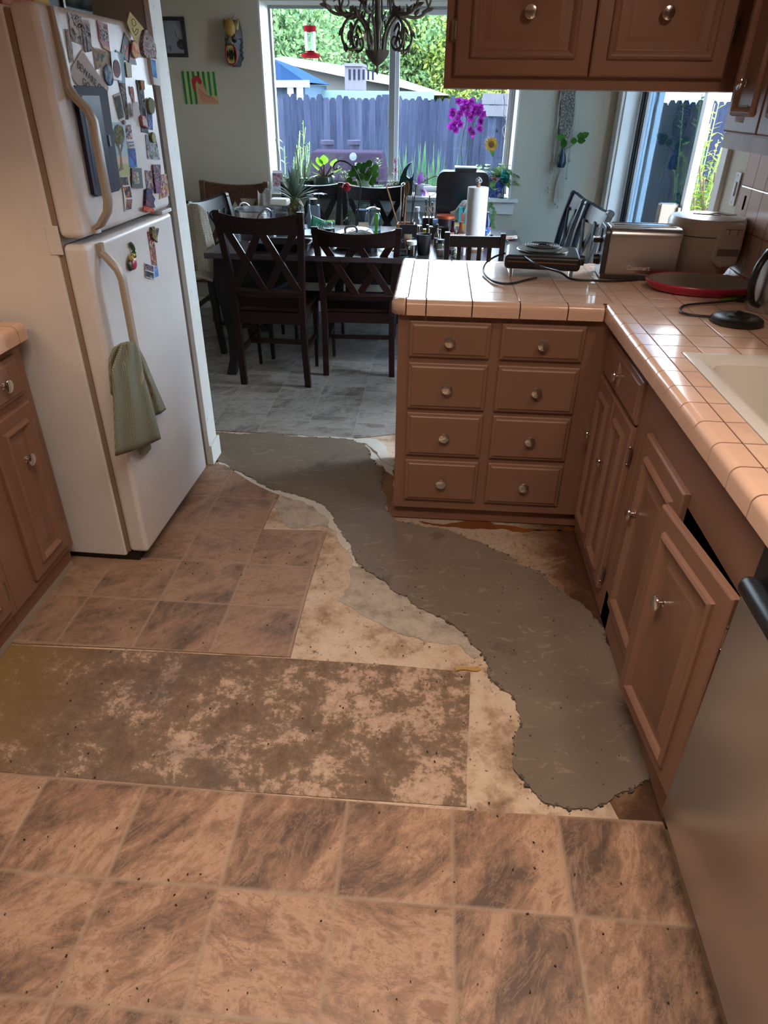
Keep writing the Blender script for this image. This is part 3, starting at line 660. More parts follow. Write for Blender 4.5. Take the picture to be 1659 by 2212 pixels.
# left base cabinets, fronts to the east: local x runs away from the camera
LX = -1.285
def leftcab(y0, y1, label, doors):
    L = y1-y0; t = T('base_cabinet', label, 'cabinet', (LX, y0, 0), PI/2)
    b = MB(); b.box(0, L-.001, 0, .60, .10, CB); b.build('body', M_paint, t, bevel=.002)
    MB().box(0, L-.001, .022, .55, .0055, .10).build('toe_kick', M_paint, t)
    for (x0, x1, kx, hs) in doors:
        drawer(t, x0, x1, .715, .842, knobx=kx)
        cdoor(t, x0, x1, .135, .690, kx, .535, hs, (.60, .205))
    return t
leftcab(1.60, 1.985, 'pink-brown base cabinet with one drawer and one tall door beside the refrigerator', [(.115, .335, .225, 1)])
leftcab(0.90, 1.599, 'pink-brown base cabinet cut off by the left edge of the photo, nearer the camera', [(.36, .66, .42, 1), (.04, .34, .28, -1)])
lct = T('countertop', 'pale pink tiled countertop on the left between the camera and the refrigerator', 'countertop', (0, 0, 0))
MB().box(XL+.01, LX+.02, .2, 1.98, CB+.003, CT-.004).build('substrate', M_grout, lct)
MB().box(XL+.01, LX-.03, .2, 1.98, CT-.004, CT).build('tile_field', tilemat('counter_tile_left', -1.32, 1.98, .108, .16), lct)
y = .3
ys = [1.982, 1.935, 1.775, 1.615, 1.455, 1.295, 1.135, .975]
for i in range(len(ys)-1):
    m = MB(); bull(m, (LX+.04, ys[i]-g, 0), (LX+.04, ys[i+1]+g, 0), (1, 0, 0), .07); m.build('edge_tile', M_bull, lct, smooth=True)
ST(MB().box(LX+.0-.0215, LX-.0205, .9, 1.98, .005, .03).build('baseboard_left', mat('vinyl_caulk', hx('a39a8c'), .6)))

# ------------------------------------------------------------------ refrigerator
FA = math.radians(1.3)
fr = T('refrigerator', 'white top-freezer refrigerator with beige handles, covered in magnets and photos', 'refrigerator', (-1.018, 2.012, 0), PI/2-FA)
# local: x along the width away from the camera, -y out of the front
W = .695; M_fr = None
q = NT('refrigerator_white'); P = q.obj(); q.col(q.ramp(q.noise(P, 7, 5, .6), [(.3, hx('d6d5d4')), (.7, hx('dedddc'))])); q.set(Roughness=.33, Specular_IOR_Level=.5); q.bump(q.noise(P, 260, 2, .5), .18, .001); M_fr = q.m
MB().box(0.0, W, .088, .80, .035, 1.715).build('body', M_fr, fr, bevel=.008)
MB().box(0.006, W-.006, .072, .088, .055, 1.705).build('gasket', mat('gasket', hx('8f7d6d'), .6), fr)
MB().box(0.02, W-.02, .05, .70, .008, .045).build('base_grille', M_black, fr)
fd = MB().box(0, W, 0, .074, 1.165, 1.722).build('freezer_door', M_fr, fr, bevel=.018, seg=4)
ld = MB().box(0, W, 0, .074, .055, 1.148).build('refrigerator_door', M_fr, fr, bevel=.018, seg=4)
b = MB(); b.box(W-.10, W-.005, -.004, .05, 1.150, 1.163); b.build('hinge', M_fr, fr, bevel=.002)
b = MB(); b.box(-.003, .001, .07, .11, 1.12, 1.20); b.build('hinge_plate', M_fr, fr, bevel=.002)
M_hd = mat('beige_handle', hx('a39888'), .4)
def hbar(m, pts, w, d):   # flat bar through (x, y, z) points
    P = [Vector(p) for p in pts]; g = []
    for p in P: pass
    rows = []
    for i, p in enumerate(P):
        t = (P[min(i+1, len(P)-1)]-P[max(i-1, 0)]).normalized(); nrm = Vector((1,0,0)).cross(t).normalized()
        if nrm.y > 0: nrm = -nrm
        a = p-Vector((w/2,0,0)); c = p+Vector((w/2,0,0)); rows.append([a, a+nrm*d*.7, a*.82+c*.18+nrm*d, a*.18+c*.82+nrm*d, c+nrm*d*.7, c, a])
    m.sheet(rows); n = len(m.v)
    m.add(rows[0][:-1], [tuple(range(6))]); m.add(rows[-1][:-1], [tuple(range(6))])
m = MB(); hx_ = .075
hbar(m, [(hx_, .002, 1.715), (hx_, .0, 1.60), (hx_, -.0, 1.54), (hx_, -.012, 1.515), (hx_, -.042, 1.485), (hx_, -.052, 1.462), (hx_, -.052, 1.26), (hx_, -.046, 1.235), (hx_, -.018, 1.200), (hx_, .0, 1.190), (hx_, .0, 1.172)], .034, .016)
m.build('handle', M_hd, fd, smooth=True)
m = MB()
hbar(m, [(hx_, .0, 1.142), (hx_, .0, 1.115), (hx_, -.016, 1.100), (hx_, -.044, 1.065), (hx_, -.052, 1.04), (hx_, -.052, .72), (hx_, -.044, .69), (hx_, -.01, .66), (hx_, .0, .64)], .032, .016)
m.build('handle', M_hd, ld, smooth=True)

# ------------------------------------------------------------------ dining furniture
def wood(name, c1, c2, rough=.35):
    q = NT(name); P = q.obj(); n = q.noise(q.vm('MULTIPLY', P, (14, 14, 1.6)), 4, 6, .6, .8); q.col(q.ramp(n, [(.35, hx(c1)), (.65, hx(c2))])); q.set(Roughness=rough, Specular_IOR_Level=.3); q.bump(n, .15, .002); return q.m
M_dk = wood('dark_mahogany', '1c0f0f', '2b1716', .30); M_esp = wood('espresso_wood', '141216', '1e1b20', .5); M_brown = wood('brown_wood', '4a2e20', '62402b', .4)
M_gold = wood('bare_edge', '7c5738', '8f6a45', .5)
M_cush = mat('charcoal_fabric', hx('33363c'), .9)
def xchair(label, loc, rz, m, h=1.0, w=.43, group=None, sc=1.0, cush=False):
    t = T('dining_chair', label, 'chair', loc, rz, group); k = h/1.0; hw = w/2
    def post(s):
        mb = MB(); pts = [(s*(hw-.018), .035, 0), (s*(hw-.022), .012, .20*k), (s*(hw-.024), 0, .42*k), (s*(hw-.018), -.012, .62*k), (s*(hw-.004), -.045, .82*k), (s*(hw+.006), -.085, .97*k)]
        P = [Vector(p) for p in pts]; rows = []
        for i, p in enumerate(P):
            wx, wy = (.036, .036) if i != 2 else (.036, .046); rows.append([p+Vector((-wx/2, -wy/2, 0)), p+Vector((wx/2, -wy/2, 0)), p+Vector((wx/2, wy/2, 0)), p+Vector((-wx/2, wy/2, 0)), p+Vector((-wx/2, -wy/2, 0))])
        mb.sheet(rows); mb.add(rows[0][:4], [(3,2,1,0)]); mb.add(rows[-1][:4], [(0,1,2,3)])
        mb.lathe([(.021, -.019), (.021, .019)], (s*(hw+.006), -.088, .975*k), 14, 'x')
        return mb
    for s in (-1, 1): post(s).build('leg', m, t, bevel=.003)
    for s in (-1, 1):
        mb = MB(); P = [(s*(hw-.03), .405, 0), (s*(hw-.026), .40, .25*k), (s*(hw-.022), .39, .43*k)]; mb.tube([Vector(p) for p in P], [.014, .017, .024], 4); mb.build('leg', m, t, bevel=.002)
    # curved crest rail
    def curved(z0, z1, dep, th, prof=None):
        mb = MB(); rows = []; N = 12
        for i in range(N+1):
            u = -1+2*i/N; x = u*(hw-.012); yb = -.012 - .09*(z0/k-.55)/.45 if z0 > .5*k else 0; bow = -dep*(1-u*u)
            dz = .022*u*u if z0 > .8*k else 0
            yt = yb-.03 if z0 > .8*k else yb-.006
            rows.append([(x, yb+bow, z0), (x, yb+bow+th, z0), (x, yt+bow+th, z1+dz), (x, yt+bow-.004, z1+dz+.004), (x, yt+bow-.012, z1+dz-.012), (x, (yb+yt)/2+bow-.006, (z0+z1)/2), (x, yb+bow, z0)])
        mb.sheet(rows); mb.add(rows[0][:-1], [tuple(range(6))]); mb.add(rows[-1][:-1], [tuple(range(6))]); return mb
    curved(.882*k, .962*k, .030, .022).build('crest_rail', m, t, smooth=True)
    curved(.540*k, .585*k, .022, .02).build('lower_rail', m, t, smooth=True)
    z0, z1 = .575*k, .895*k
    for a, b_ in ((-hw+.035, -.006), (-.006, -hw+.035), (.006, hw-.035), (hw-.035, .006)):
        mb = MB(); y0 = -.018-.018*(1-abs(a/hw)); y1 = -.062-.022*(1-abs(b_/hw)); o = .004 if a < b_ else -.004
        mb.beam((a, y0+o, z0), (b_, y1+o, z1), .040, .013, (0, 1, 0)); mb.build('cross_slat', m, t, bevel=.002)
    mb = MB(); mb.prism([(-hw+.01, .0), (hw-.01, .0), (hw+.015, .43), (-hw-.015, .43)], .452*k, .478*k); mb.build('seat', M_cush if cush else m, t, bevel=.008)
    mb = MB(); mb.box(-hw+.03, hw-.03, -.008, .014, .385*k, .452*k); mb.box(-hw+.03, hw-.03, .385, .405, .385*k, .452*k)
    for s in (-1, 1): mb.box(s*(hw-.028)-.01, s*(hw-.028)+.01, .01, .39, .385*k, .452*k)
    mb.build('apron', m, t, bevel=.002)
    mb = MB(); mb.box(-hw+.03, hw-.03, .195, .213, .205*k, .235*k)
    for s in (-1, 1): mb.box(s*(hw-.026)-.009, s*(hw-.026)+.009, .01, .39, .20*k, .23*k)
    mb.build('stretcher', m, t, bevel=.002)
    return t
FZ = .005
xchair('dark mahogany cross-back chair on the left, its back to the camera beneath the pot', (-.935, 3.865, FZ), math.radians(-1), M_dk, 1.01, .435)
xchair('dark mahogany cross-back chair on the right, its back to the camera beside the peninsula', (-.445, 4.085, FZ), math.radians(2), M_dk, .905, .455)
xchair('brown cross-back chair in the far left corner by the wall', (-1.48, 5.23, FZ), PI-.03, M_brown, .995, .46)
xchair('dark cross-back chair behind the table, below the green pot on the window sill', (-.925, 5.34, FZ), PI, M_esp, .99, .41)
xchair('dark cross-back chair behind the table, below the terrarium and trailing plants', (-.462, 5.34, FZ), PI, M_esp, .985, .44)
lc = xchair('dark chair at the left end of the table with a cream blanket over it', (-1.40, 4.66, FZ), -PI/2-.25, M_esp, .965, .44, cush=True)
ra = xchair('dark cross-back chair tipped against the right wall, the farther of two', (.83, 4.93, FZ), PI/2, M_esp, 1.0, .40)
rb_ = xchair('dark cross-back chair by the sliding door, the nearer of two against the right wall', (.86, 4.40, FZ), PI/2+.12, M_esp, 1.0, .40)

# black slat-back chair between the peninsula and the table
sc = T('slat_back_chair', 'small black slat-back chair tucked between the peninsula and the table', 'chair', (.195, 3.62, FZ))
for s in (-1, 1):
    MB().beam((s*.135, .05, 0), (s*.138, -.02, .955), .026, .026, (0, 1, 0)).build('leg', M_black, sc, bevel=.003)
    MB().box(s*.13-.013, s*.13+.013, .33, .356, 0, .47).build('leg', M_black, sc, bevel=.003)
MB().box(-.126, .126, -.022, -.004, .885, .938).build('top_rail', M_black, sc, bevel=.004)
MB().box(-.126, .126, -.004, .014, .62, .65).build('lower_rail', M_black, sc, bevel=.003)
for i in range(4):
    x = -.076+.0507*i; MB().beam((x, .005, .64), (x, -.012, .89), .022, .010, (0, 1, 0)).build('slat', M_black, sc, bevel=.002)
MB().box(-.15, .15, .0, .37, .47, .495).build('seat', M_black, sc, bevel=.006)

# dining table
TZ = .75
tb = T('dining_table', 'dark plank dining table covered with cookware, bottles and jars', 'table', (-.39, 4.55, FZ))
M_tab = NT('table_planks'); P = M_tab.obj(); sp = M_tab.t.nodes.new('ShaderNodeSeparateXYZ'); M_tab.t.links.new(P, sp.inputs[0])
n = M_tab.noise(M_tab.vm('MULTIPLY', P, (2, 16, 4)), 3, 6, .6); e = M_tab.math('FRACT', M_tab.math('MULTIPLY', sp.outputs[0], 1/.155))
cc = M_tab.ramp(n, [(.3, hx('3a3136')), (.7, hx('4c434a'))]); cc = M_tab.mix(M_tab.ramp(e, [(.0, (1,1,1)), (.02, (0,0,0))]), cc, hx('17110f')); M_tab.col(cc); M_tab.set(Roughness=.3); M_tab.bump(n, .1, .002)
MB().box(-.94, .94, -.55, .55, TZ-FZ-.032, TZ-FZ).build('tabletop', M_tab.m, tb, bevel=.008)
b = MB(); b.box(-.86, .86, -.47, -.45, TZ-FZ-.13, TZ-FZ-.032); b.box(-.86, .86, .45, .47, TZ-FZ-.13, TZ-FZ-.032); b.box(-.86, -.84, -.45, .45, TZ-FZ-.13, TZ-FZ-.032); b.box(.84, .86, -.45, .45, TZ-FZ-.13, TZ-FZ-.032); b.build('apron', M_esp, tb)
for sx in (-1, 1):
    for sy in (-1, 1):
        b = MB(); rows = []
        for z, off, r in ((.715, .0, .046), (.60, .008, .050), (.52, .016, .044), (.40, .004, .034), (.25, -.014, .028), (.10, -.006, .026), (.03, .012, .030), (0, .022, .030)):
            x, y = sx*(.85+off*.7), sy*(.46+off*.7); rows.append([(x-r, y-r, z), (x+r, y-r, z), (x+r, y+r, z), (x-r, y+r, z), (x-r, y-r, z)])
        b.sheet(rows); b.add(rows[-1][:4], [(3,2,1,0)]); b.build('leg', M_esp, tb, smooth=False, bevel=.008)

# ------------------------------------------------------------------ things on the dining table
def X(px, Y, h=.08): return xat(px, Y, TZ+h)
def vessel(name, label, cat, px, Y, parts, z=TZ, group=None, rz=0, x=None):
    hh = max(max(p[1] for p in pr) for nm, m, pr in parts)
    t = T(name, label, cat, (x if x is not None else X(px, Y, hh/2), Y, z), rz, group)
    for nm, m, pr in parts: MB().lathe(pr, (0,0,0), 24).build(nm, m, t, smooth=True)
    return t
M_dglass = mat('dark_liquid', (.012, .008, .007), .15)
M_redlid = mat('red_plastic', hx('a03038'), .4); M_orange = mat('orange_plastic', hx('c8562a'), .4); M_yel = mat('yellow_plastic', hx('c9a02c'), .4)
M_wh = mat('white_plastic', hx('c9ccd0'), .4); M_paper = mat('white_paper', hx('d5d6d8'), .8, bumpy=(80, .1, .002)); M_teal = mat('teal_card', hx('2f8f9a'), .5)
M_sauce = mat('sauce_amber', hx('8a4a22'), .25); M_cork = mat('cork', hx('a5825c'), .8, var=.15); M_spoon = wood('spoon_wood', '7d5638', '99704c', .6)
M_green = mat('lime_plastic', hx('5ba52a'), .4); M_navy = mat('blue_label', hx('2b5fa8'), .4); M_pinkl = mat('pink_label', hx('c88a8c'), .5); M_grn = mat('green_foil', hx('2c7a5a'), .3)
M_tealglass = glassy('teal_glass', (.10, .62, .62), .10); M_bglass = glassy('blue_clear_glass', (.70, .85, .95), .16)

# stock pot with two loop handles
Yp = 4.52; xp = X(551, Yp, .17)
pot = T('stock_pot', 'shiny stainless stock pot with loop handles on the table behind the left chair', 'pot', (xp, Yp, TZ))
MB().lathe([(.001, 0), (.118, 0), (.123, .008), (.124, .165), (.130, .170), (.130, .173), (.121, .170), (.120, .010), (.001, .008)], (0,0,0), 36).build('bowl', mat('pot_steel', (.7,.7,.7), .22, 1.0), pot, smooth=True)
for a in (2.3, -.9):
    pts = [(math.cos(a)*(.124+.036*math.sin(t)) - math.sin(a)*.045*math.cos(t), math.sin(a)*(.124+.036*math.sin(t)) + math.cos(a)*.045*math.cos(t), .135+.052*math.sin(t)) for t in [PI*i/10 for i in range(11)]]
    MB().tube(pts, .006, 8).build('handle', M_steel, pot, smooth=True)
def jar(name, label, cat, px, Y, r, h, content, lid, fill=.7, z=TZ, lidh=.018, group=None, x=None):
    return vessel(name, label, cat, px, Y, [('glass', M_clear, [(r*.9, 0), (r, .006), (r, h*.82), (r*.82, h*.94), (r*.82, h)]), ('contents', content, [(.001, .004), (r*.9, .004), (r*.93, h*fill*.9), (.001, h*fill*.9)]),
        ('lid', lid, [(r*.86, h-.002), (r*.88, h+lidh), (.001, h+lidh)])], z, group, x=x)
def bottle(name, label, cat, px, Y, r, h, m, capm, neck=.32, caph=.03, lab=None, z=TZ, x=None, contents=None):
    sh = h*(1-neck)
    P = [('bottle', m, [(r*.9, 0), (r, .005), (r, sh*.85), (r*.85, sh*.95), (r*.42, sh+ h*neck*.25), (r*.36, h-caph*.3)]), ('cap', capm, [(r*.42, h-caph), (r*.42, h), (.001, h)])]
    if lab: P.append(('label', lab, [(r*1.015, sh*.22), (r*1.015, sh*.72)]))
    if contents: P.append(('contents', contents, [(.001, .004), (r*.92, .004), (r*.92, sh*.7), (.001, sh*.7)]))
    return vessel(name, label, cat, px, Y, P, z, x=x)
# storage container with thick cream lid
Yc = 4.80; t = T('food_container', 'clear rectangular food container with a cream lid behind the stock pot', 'container', (X(605, Yc, .15), Yc, TZ))
MB().box(-.056, .056, -.05, .05, 0, .17).build('bin', M_clear, t, bevel=.01); MB().box(-.05, .05, -.044, .044, .004, .115).build('contents', mat('brown_contents', hx('4b3b35'), .8, var=.4), t, bevel=.008)
MB().box(-.062, .062, -.055, .055, .158, .200).build('lid', mat('cream_lid', hx('cfc9bb'), .35), t, bevel=.014)
jar('jam_jar', 'small jar with a red and white checked lid left of the stock pot', 'jar', 511, 4.36, .027, .072, mat('jam', hx('7f8890'), .3), picmat('check_lid', 3, ['d8cfd0', 'a03038', 'd8cfd0', 'b05058'], 60), .7)
t = T('paper_napkins', 'crumpled white paper napkins standing left of the cream-lidded container', 'napkins', (X(572, 4.98, .15), 4.98, TZ))
for i, (dx, a) in enumerate(((-.018, .2), (.006, -.15), (.022, .1))):
    g = [[(dx+.02*math.sin(3*u+i)+.012*v, a*.05+.015*math.cos(5*u+i)*v, .02+.2*v+.02*math.sin(7*u+i)*v) for u in [k/6-.5 for k in range(7)]] for v in [0, .3, .6, 1]]
    g = [[(p[0]+.035*(k/6-.5), p[1], p[2]) for k, p in enumerate(r_)] for r_ in g]
    MB().sheet(g).build('napkin', M_paper, t, smooth=True, solid=.002)
# pineapple
Yq = 5.02; xq = X(632, Yq, .1); pa = T('pineapple', 'whole pineapple with a tall spiky grey-green crown at the back of the table', 'pineapple', (xq+.02, Yq, TZ))
q = NT('pineapple_skin'); vo = q.t.nodes.new('ShaderNodeTexVoronoi'); vo.inputs['Scale'].default_value = 48; q.t.links.new(q.obj(), vo.inputs['Vector']); q.col(q.ramp(vo.outputs[0], [(.1, hx('b08f4a')), (.5, hx('5e5c38'))])); q.bump(vo.outputs[0], .8, .01); q.set(Roughness=.7)
MB().lathe([(.03, 0), (.052, .02), (.062, .07), (.058, .13), (.035, .17), (.01, .18)], (0,0,0), 24).build('fruit', q.m, pa, smooth=True)
b = MB(); rg = random.Random(8)
for i in range(46):
    a = i*2.4; tl = i/46; el = .35+1.15*tl; d = (math.cos(a)*math.cos(el), math.sin(a)*math.cos(el)*.8, math.sin(el)); b.leaf((math.cos(a)*.018, math.sin(a)*.018, .165+.04*tl), d, rg.uniform(.13, .20), .030, .25*(1-tl), n=7, fold=.35)
b.build('crown', leafmat('pineapple_leaf', '4f5f4c', '7f8f7c', .15), pa, smooth=True)
bottle('glass_bottle', 'small round clear glass bottle right of the pineapple', 'bottle', 648, 4.84, .030, .145, M_bglass, M_bglass, .42, .012)
bottle('glass_bottle', 'tiny teal glass bottle below the round clear bottle', 'bottle', 656, 4.62, .013, .085, M_tealglass, M_tealglass, .35, .01)
bottle('glass_bottle', 'tall thin clear bottle in front of the purple clematis', 'bottle', 669, 4.72, .022, .225, M_bglass, M_bglass, .5, .01)
Yv = 4.93; t = T('square_vase', 'square frosted glass bottle with a dark collar holding a purple clematis', 'vase', (X(678, Yv, .12), Yv, TZ))
MB().box(-.040, .040, -.03, .03, 0, .15).build('glass', mat('frosted_glass', hx('9aa6b4'), .25, trans=.5), t, bevel=.008); MB().cyl((0,0,.15), .026, .035, 20).build('collar', M_black, t)
cl = T('clematis_flower', 'purple clematis flower with long petals above the square bottle', 'flower', (X(688, 4.90, .22), 4.90, TZ+.185)); b = MB()
for i in range(6): a = i*PI/3+.2; b.leaf((0, 0, .03), (math.cos(a), math.sin(a)*.8, .25), .062, .036, .2)
b.build('petals', leafmat('clematis_petal', '7a5cae', 'a487c8', .3), cl, smooth=True); MB().tube([(0, 0, -.0), (.0, .0, .03)], .002, 6).build('stem', mat('stem_green', hx('4c6b34'), .5), cl); b = MB()
for i in range(3): b.leaf((-.03, 0, .02), (-.7, .2*(i-1), .6-.4*i), .06, .02, .2)
b.build('bud', leafmat('pale_leaf', '8fa08c', 'b6b9c4', .3), cl, smooth=True)
# green foil packet
t = T('foil_packet', 'leaning green foil food packet with a red lower edge between the bottles', 'packet', (X(686, 4.55, .08), 4.55, TZ+.004), .25)
b = MB(); g = [[(-.052+.1*u+.018*v, .01*math.sin(PI*u)*math.sin(PI*v), .135*v-.045*u*v) for u in [k/5 for k in range(6)]] for v in [k/5 for k in range(6)]]; b.sheet(g); b.build('pouch', M_grn, t, smooth=True, solid=.008)
b = MB(); b.quadprism([(-.052, -.006, .001), (.052, -.006, .001), (.052, -.006, .018), (-.048, -.006, .034)], (0, -1, 0), .002); b.build('red_band', picmat('red_band', 5, ['5e2c22', 'a04030', '7c3a2c'], 60), t)
b = MB()
for i in range(5): b.quadprism([(-.012+.014*i, -.0085, .045-.002*i), (-.007+.014*i, -.0085, .045-.002*i), (-.004+.014*i, -.0085, .088-.006*i), (-.008+.014*i, -.0085, .088-.006*i)], (0, -1, 0), .001)
b.build('white_script', M_wh, t)
# stack of plates and papers
t = T('plate_stack', 'stack of plates and papers between the two near chairs on the table', 'plates', (X(667, 4.42, .06), 4.42, TZ))
for i in range(5): MB().lathe([(.001, .001), (.07, .001), (.105, .012), (.11, .0145), (.07, .004), (.001, .004)], (0.004*i, 0, .011*i), 28).build('plate', M_wh, t, smooth=True)
# tall glass of dark coffee with clear top
vessel('coffee_press', 'tall glass of black coffee with a clear upper rim, right of the green packet', 'glass', 710, 4.40,
   [('glass', M_clear, [(.036, 0), (.039, .004), (.039, .125)]), ('coffee', M_dglass, [(.001, .003), (.037, .003), (.037, .088), (.001, .088)]), ('lid', M_bglass, [(.041, .120), (.041, .130), (.001, .131)])])
# skillet with glass lid
Yk = 4.27; xk = X(762, Yk, .05)
sk_ = T('skillet', 'stainless skillet holding a tilted glass lid, behind the right chair', 'pan', (xk, Yk, TZ))
MB().lathe([(.001, 0), (.095, 0), (.125, .04), (.128, .042), (.120, .038), (.092, .004), (.001, .004)], (0,0,0), 36).build('pan', M_steel, sk_, smooth=True)
MB().tube([(.11, .03, .035), (.17, .06, .055), (.24, .10, .085), (.27, .12, .095)], [.008, .011, .011, .007], 10, .6).build('handle', M_steel, sk_, smooth=True)
ld_ = T('pan_lid', 'domed glass lid with a steel rim and loop handle tilted on the skillet', 'lid', (xk-.002, Yk-.012, TZ+.060)); ld_.rotation_euler = (.28, -.12, 0)
MB().lathe([(.128, 0), (.128, .004), (.11, .014), (.07, .026), (.001, .032)], (0,0,0), 36).build('glass', glassy('lid_glass', (.72, .80, .82), .22), ld_, smooth=True)
MB().lathe([(.125, -.003), (.132, -.003), (.132, .004), (.126, .005)], (0,0,0), 36).build('rim', M_chrome, ld_, smooth=True)
MB().tube([(-.035, 0, .030), (-.033, 0, .055), (-.015, 0, .068), (.015, 0, .068), (.033, 0, .055), (.035, 0, .030)], .0055, 8, 1.4).build('handle', M_steel, ld_, smooth=True)
t = T('frying_pan', 'black frying pan with long black handle right of the glass-lidded skillet', 'pan', (X(822, 4.50, .02), 4.50, TZ))
MB().lathe([(.001, 0), (.085, 0), (.105, .032), (.100, .030), (.082, .004), (.001, .004)], (0,0,0), 30).build('pan', M_steel, t, smooth=True)
MB().tube([(-.02, -.10, .03), (.02, -.14, .052), (.06, -.16, .062), (.10, -.175, .05)], [.010, .011, .011, .008], 10, .7).build('handle', M_black, t, smooth=True)
t = T('saucepan', 'small saucepan with straight silver-tipped handle pointing right over the chair back', 'pan', (X(812, 4.20, .02), 4.20, TZ+.002))
MB().lathe([(.001, 0), (.06, 0), (.066, .045), (.062, .044), (.057, .004), (.001, .004)], (-.05, -.02, 0), 30).build('pan', M_black, t, smooth=True)
MB().tube([(.01, -.02, .04), (.08, -.035, .05), (.14, -.045, .045)], [.009, .011, .010], 10, .7).build('handle', M_black, t, smooth=True)
MB().tube([(.10, -.06, .012), (.14, -.07, .022), (.20, -.075, .022)], [.006, .006, .005], 8).build('handle', M_steel, t, smooth=True)
t = T('roasting_tray', 'low black roasting tray on the near edge of the table seen through the left chair', 'tray', (X(610, 4.17, .03), 4.17, TZ))
b = MB(); Ls = [rrect(.155, .085, .03, .001), rrect(.170, .10, .035, .045), rrect(.180, .11, .035, .047), rrect(.180, .11, .035, .050), rrect(.166, .096, .035, .046), rrect(.150, .08, .03, .005)]; b.sheet([l+[l[0]] for l in Ls]); b.add(Ls[-1], [tuple(range(len(Ls[-1])))]); b.build('tray', M_black, t, smooth=True)
# shepherd hook stand
t = T('hook_stand', 'tall thin black shepherd-hook plant stand rising from the table', 'hook stand', (X(771, 4.62, .0), 4.62, TZ))
zz = lambda py: zat(770, py, 4.62)-TZ; xx_ = lambda px: X(px, 4.62, .25)-X(771, 4.62, 0)
MB().tube([(0, 0, .004), (xx_(766)*.3, 0, zz(480)), (xx_(772), 0, zz(460)), (xx_(777), 0, zz(430)), (xx_(779), 0, zz(405)), (xx_(776), 0, zz(385)), (xx_(766), 0, zz(365)), (xx_(752), 0, zz(352)), (xx_(736), 0, zz(348)), (xx_(725), 0, zz(354)), (xx_(722), 0, zz(363)), (xx_(726), 0, zz(368)), (xx_(731), 0, zz(363))], .0045, 8).build('hook', M_black, t, smooth=True)
MB().cyl((0, 0, 0), .045, .006, 20).build('base', M_black, t)
# red rose in a small glass
ro = T('rose', 'single red rose on a dark drooping stem in a small glass', 'flower', (X(757, 4.68, .02), 4.68, TZ))
MB().lathe([(.018, 0), (.020, .002), (.022, .085)], (0,0,0), 18).build('glass', M_clear, ro, smooth=True)
rx_, rz_ = X(750, 4.68, .22)-X(757, 4.68, .02), zat(750, 404, 4.68)-TZ
MB().tube([(0, 0, .004), (.004, 0, .10), (.0, 0, .16), (rx_-.006, 0, rz_-.03)], .0022, 6).build('stem', mat('dark_stem', hx('2c3a22'), .5), ro, smooth=True)
b = MB(); rg = random.Random(3)
for lay, (n_, r_, el) in enumerate(((5, .010, 1.2), (6, .018, .95), (7, .026, .6), (6, .030, .25))):
    for i in range(n_):
        a = i*2*PI/n_+lay*.7; b.leaf((rx_+math.cos(a)*r_*.35, math.sin(a)*r_*.35, rz_-.018+.004*lay), (math.cos(a)*math.cos(el), math.sin(a)*math.cos(el), math.sin(el)), .034+.003*lay, .034, .15, fold=.5)
b.ball((rx_, 0, rz_), 1, 16, (.024, .024, .026)); b.build('petals', mat('rose_red', hx('a81524'), .5), ro, smooth=True)
b = MB()
for i in range(4): b.leaf((.0, 0, .12+.012*i), (-.8+.5*(i % 2), .2*(i-1.5), -.2-.1*i), .05, .024, .5)
b.build('leaves', leafmat('dark_leaf', '2a4424', '3c5a30', .2), ro, smooth=True)
# small white carton
t = T('carton', 'small open white carton with a cream flap in front of the lidded glass jar', 'carton', (X(784, 4.50, .05), 4.50, TZ), .08)
MB().box(-.037, .037, -.03, .03, 0, .088).build('box', mat('white_card', hx('a5a9b3'), .6), t, bevel=.002); b = MB(); b.quadprism([(-.03, -.02, .088), (.036, -.02, .088), (.034, .01, .108), (-.026, .01, .108)], (0, 0, 1), .002); b.build('flap', mat('cream_card', hx('b8a98c'), .7), t)
vessel('glass_canister', 'large clip-top glass canister with a clear lid behind the white carton', 'jar', 806, 4.72, [('glass', M_bglass, [(.05, 0), (.054, .006), (.054, .12), (.042, .14), (.044, .15)]), ('contents', mat('pale_beans', hx('8c8c88'), .7, var=.4), [(.001, .004), (.05, .004), (.05, .035), (.001, .035)]), ('lid', M_bglass, [(.047, .150), (.047, .162), (.02, .172), (.001, .174)])])
vessel('glass_canister', 'wide clear canister with dark contents left of the clip-top jar', 'jar', 783, 4.98, [('glass', M_bglass, [(.048, 0), (.05, .006), (.05, .15)]), ('contents', mat('dark_beans', hx('2e2a2c'), .7), [(.001, .004), (.046, .004), (.046, .12), (.001, .12)]), ('lid', M_bglass, [(.052, .150), (.052, .160), (.001, .161)])])
t = T('green_peeler', 'lime green plastic kitchen tool standing by the glass canister', 'kitchen tool', (X(812, 4.58, .08), 4.58, TZ+.001)); b = MB(); b.prism([(-.012, .0), (.006, .0), (.016, .1), (.014, .15), (.0, .155), (-.008, .14), (-.004, .10)], -.006, .006, 'y'); b.build('handle', M_green, t, bevel=.003)
b = MB(); b.prism([(-.010, .145), (-.018, .095), (-.034, .075), (-.028, .11)], -.004, .004, 'y'); b.build('blade', M_wh, t)
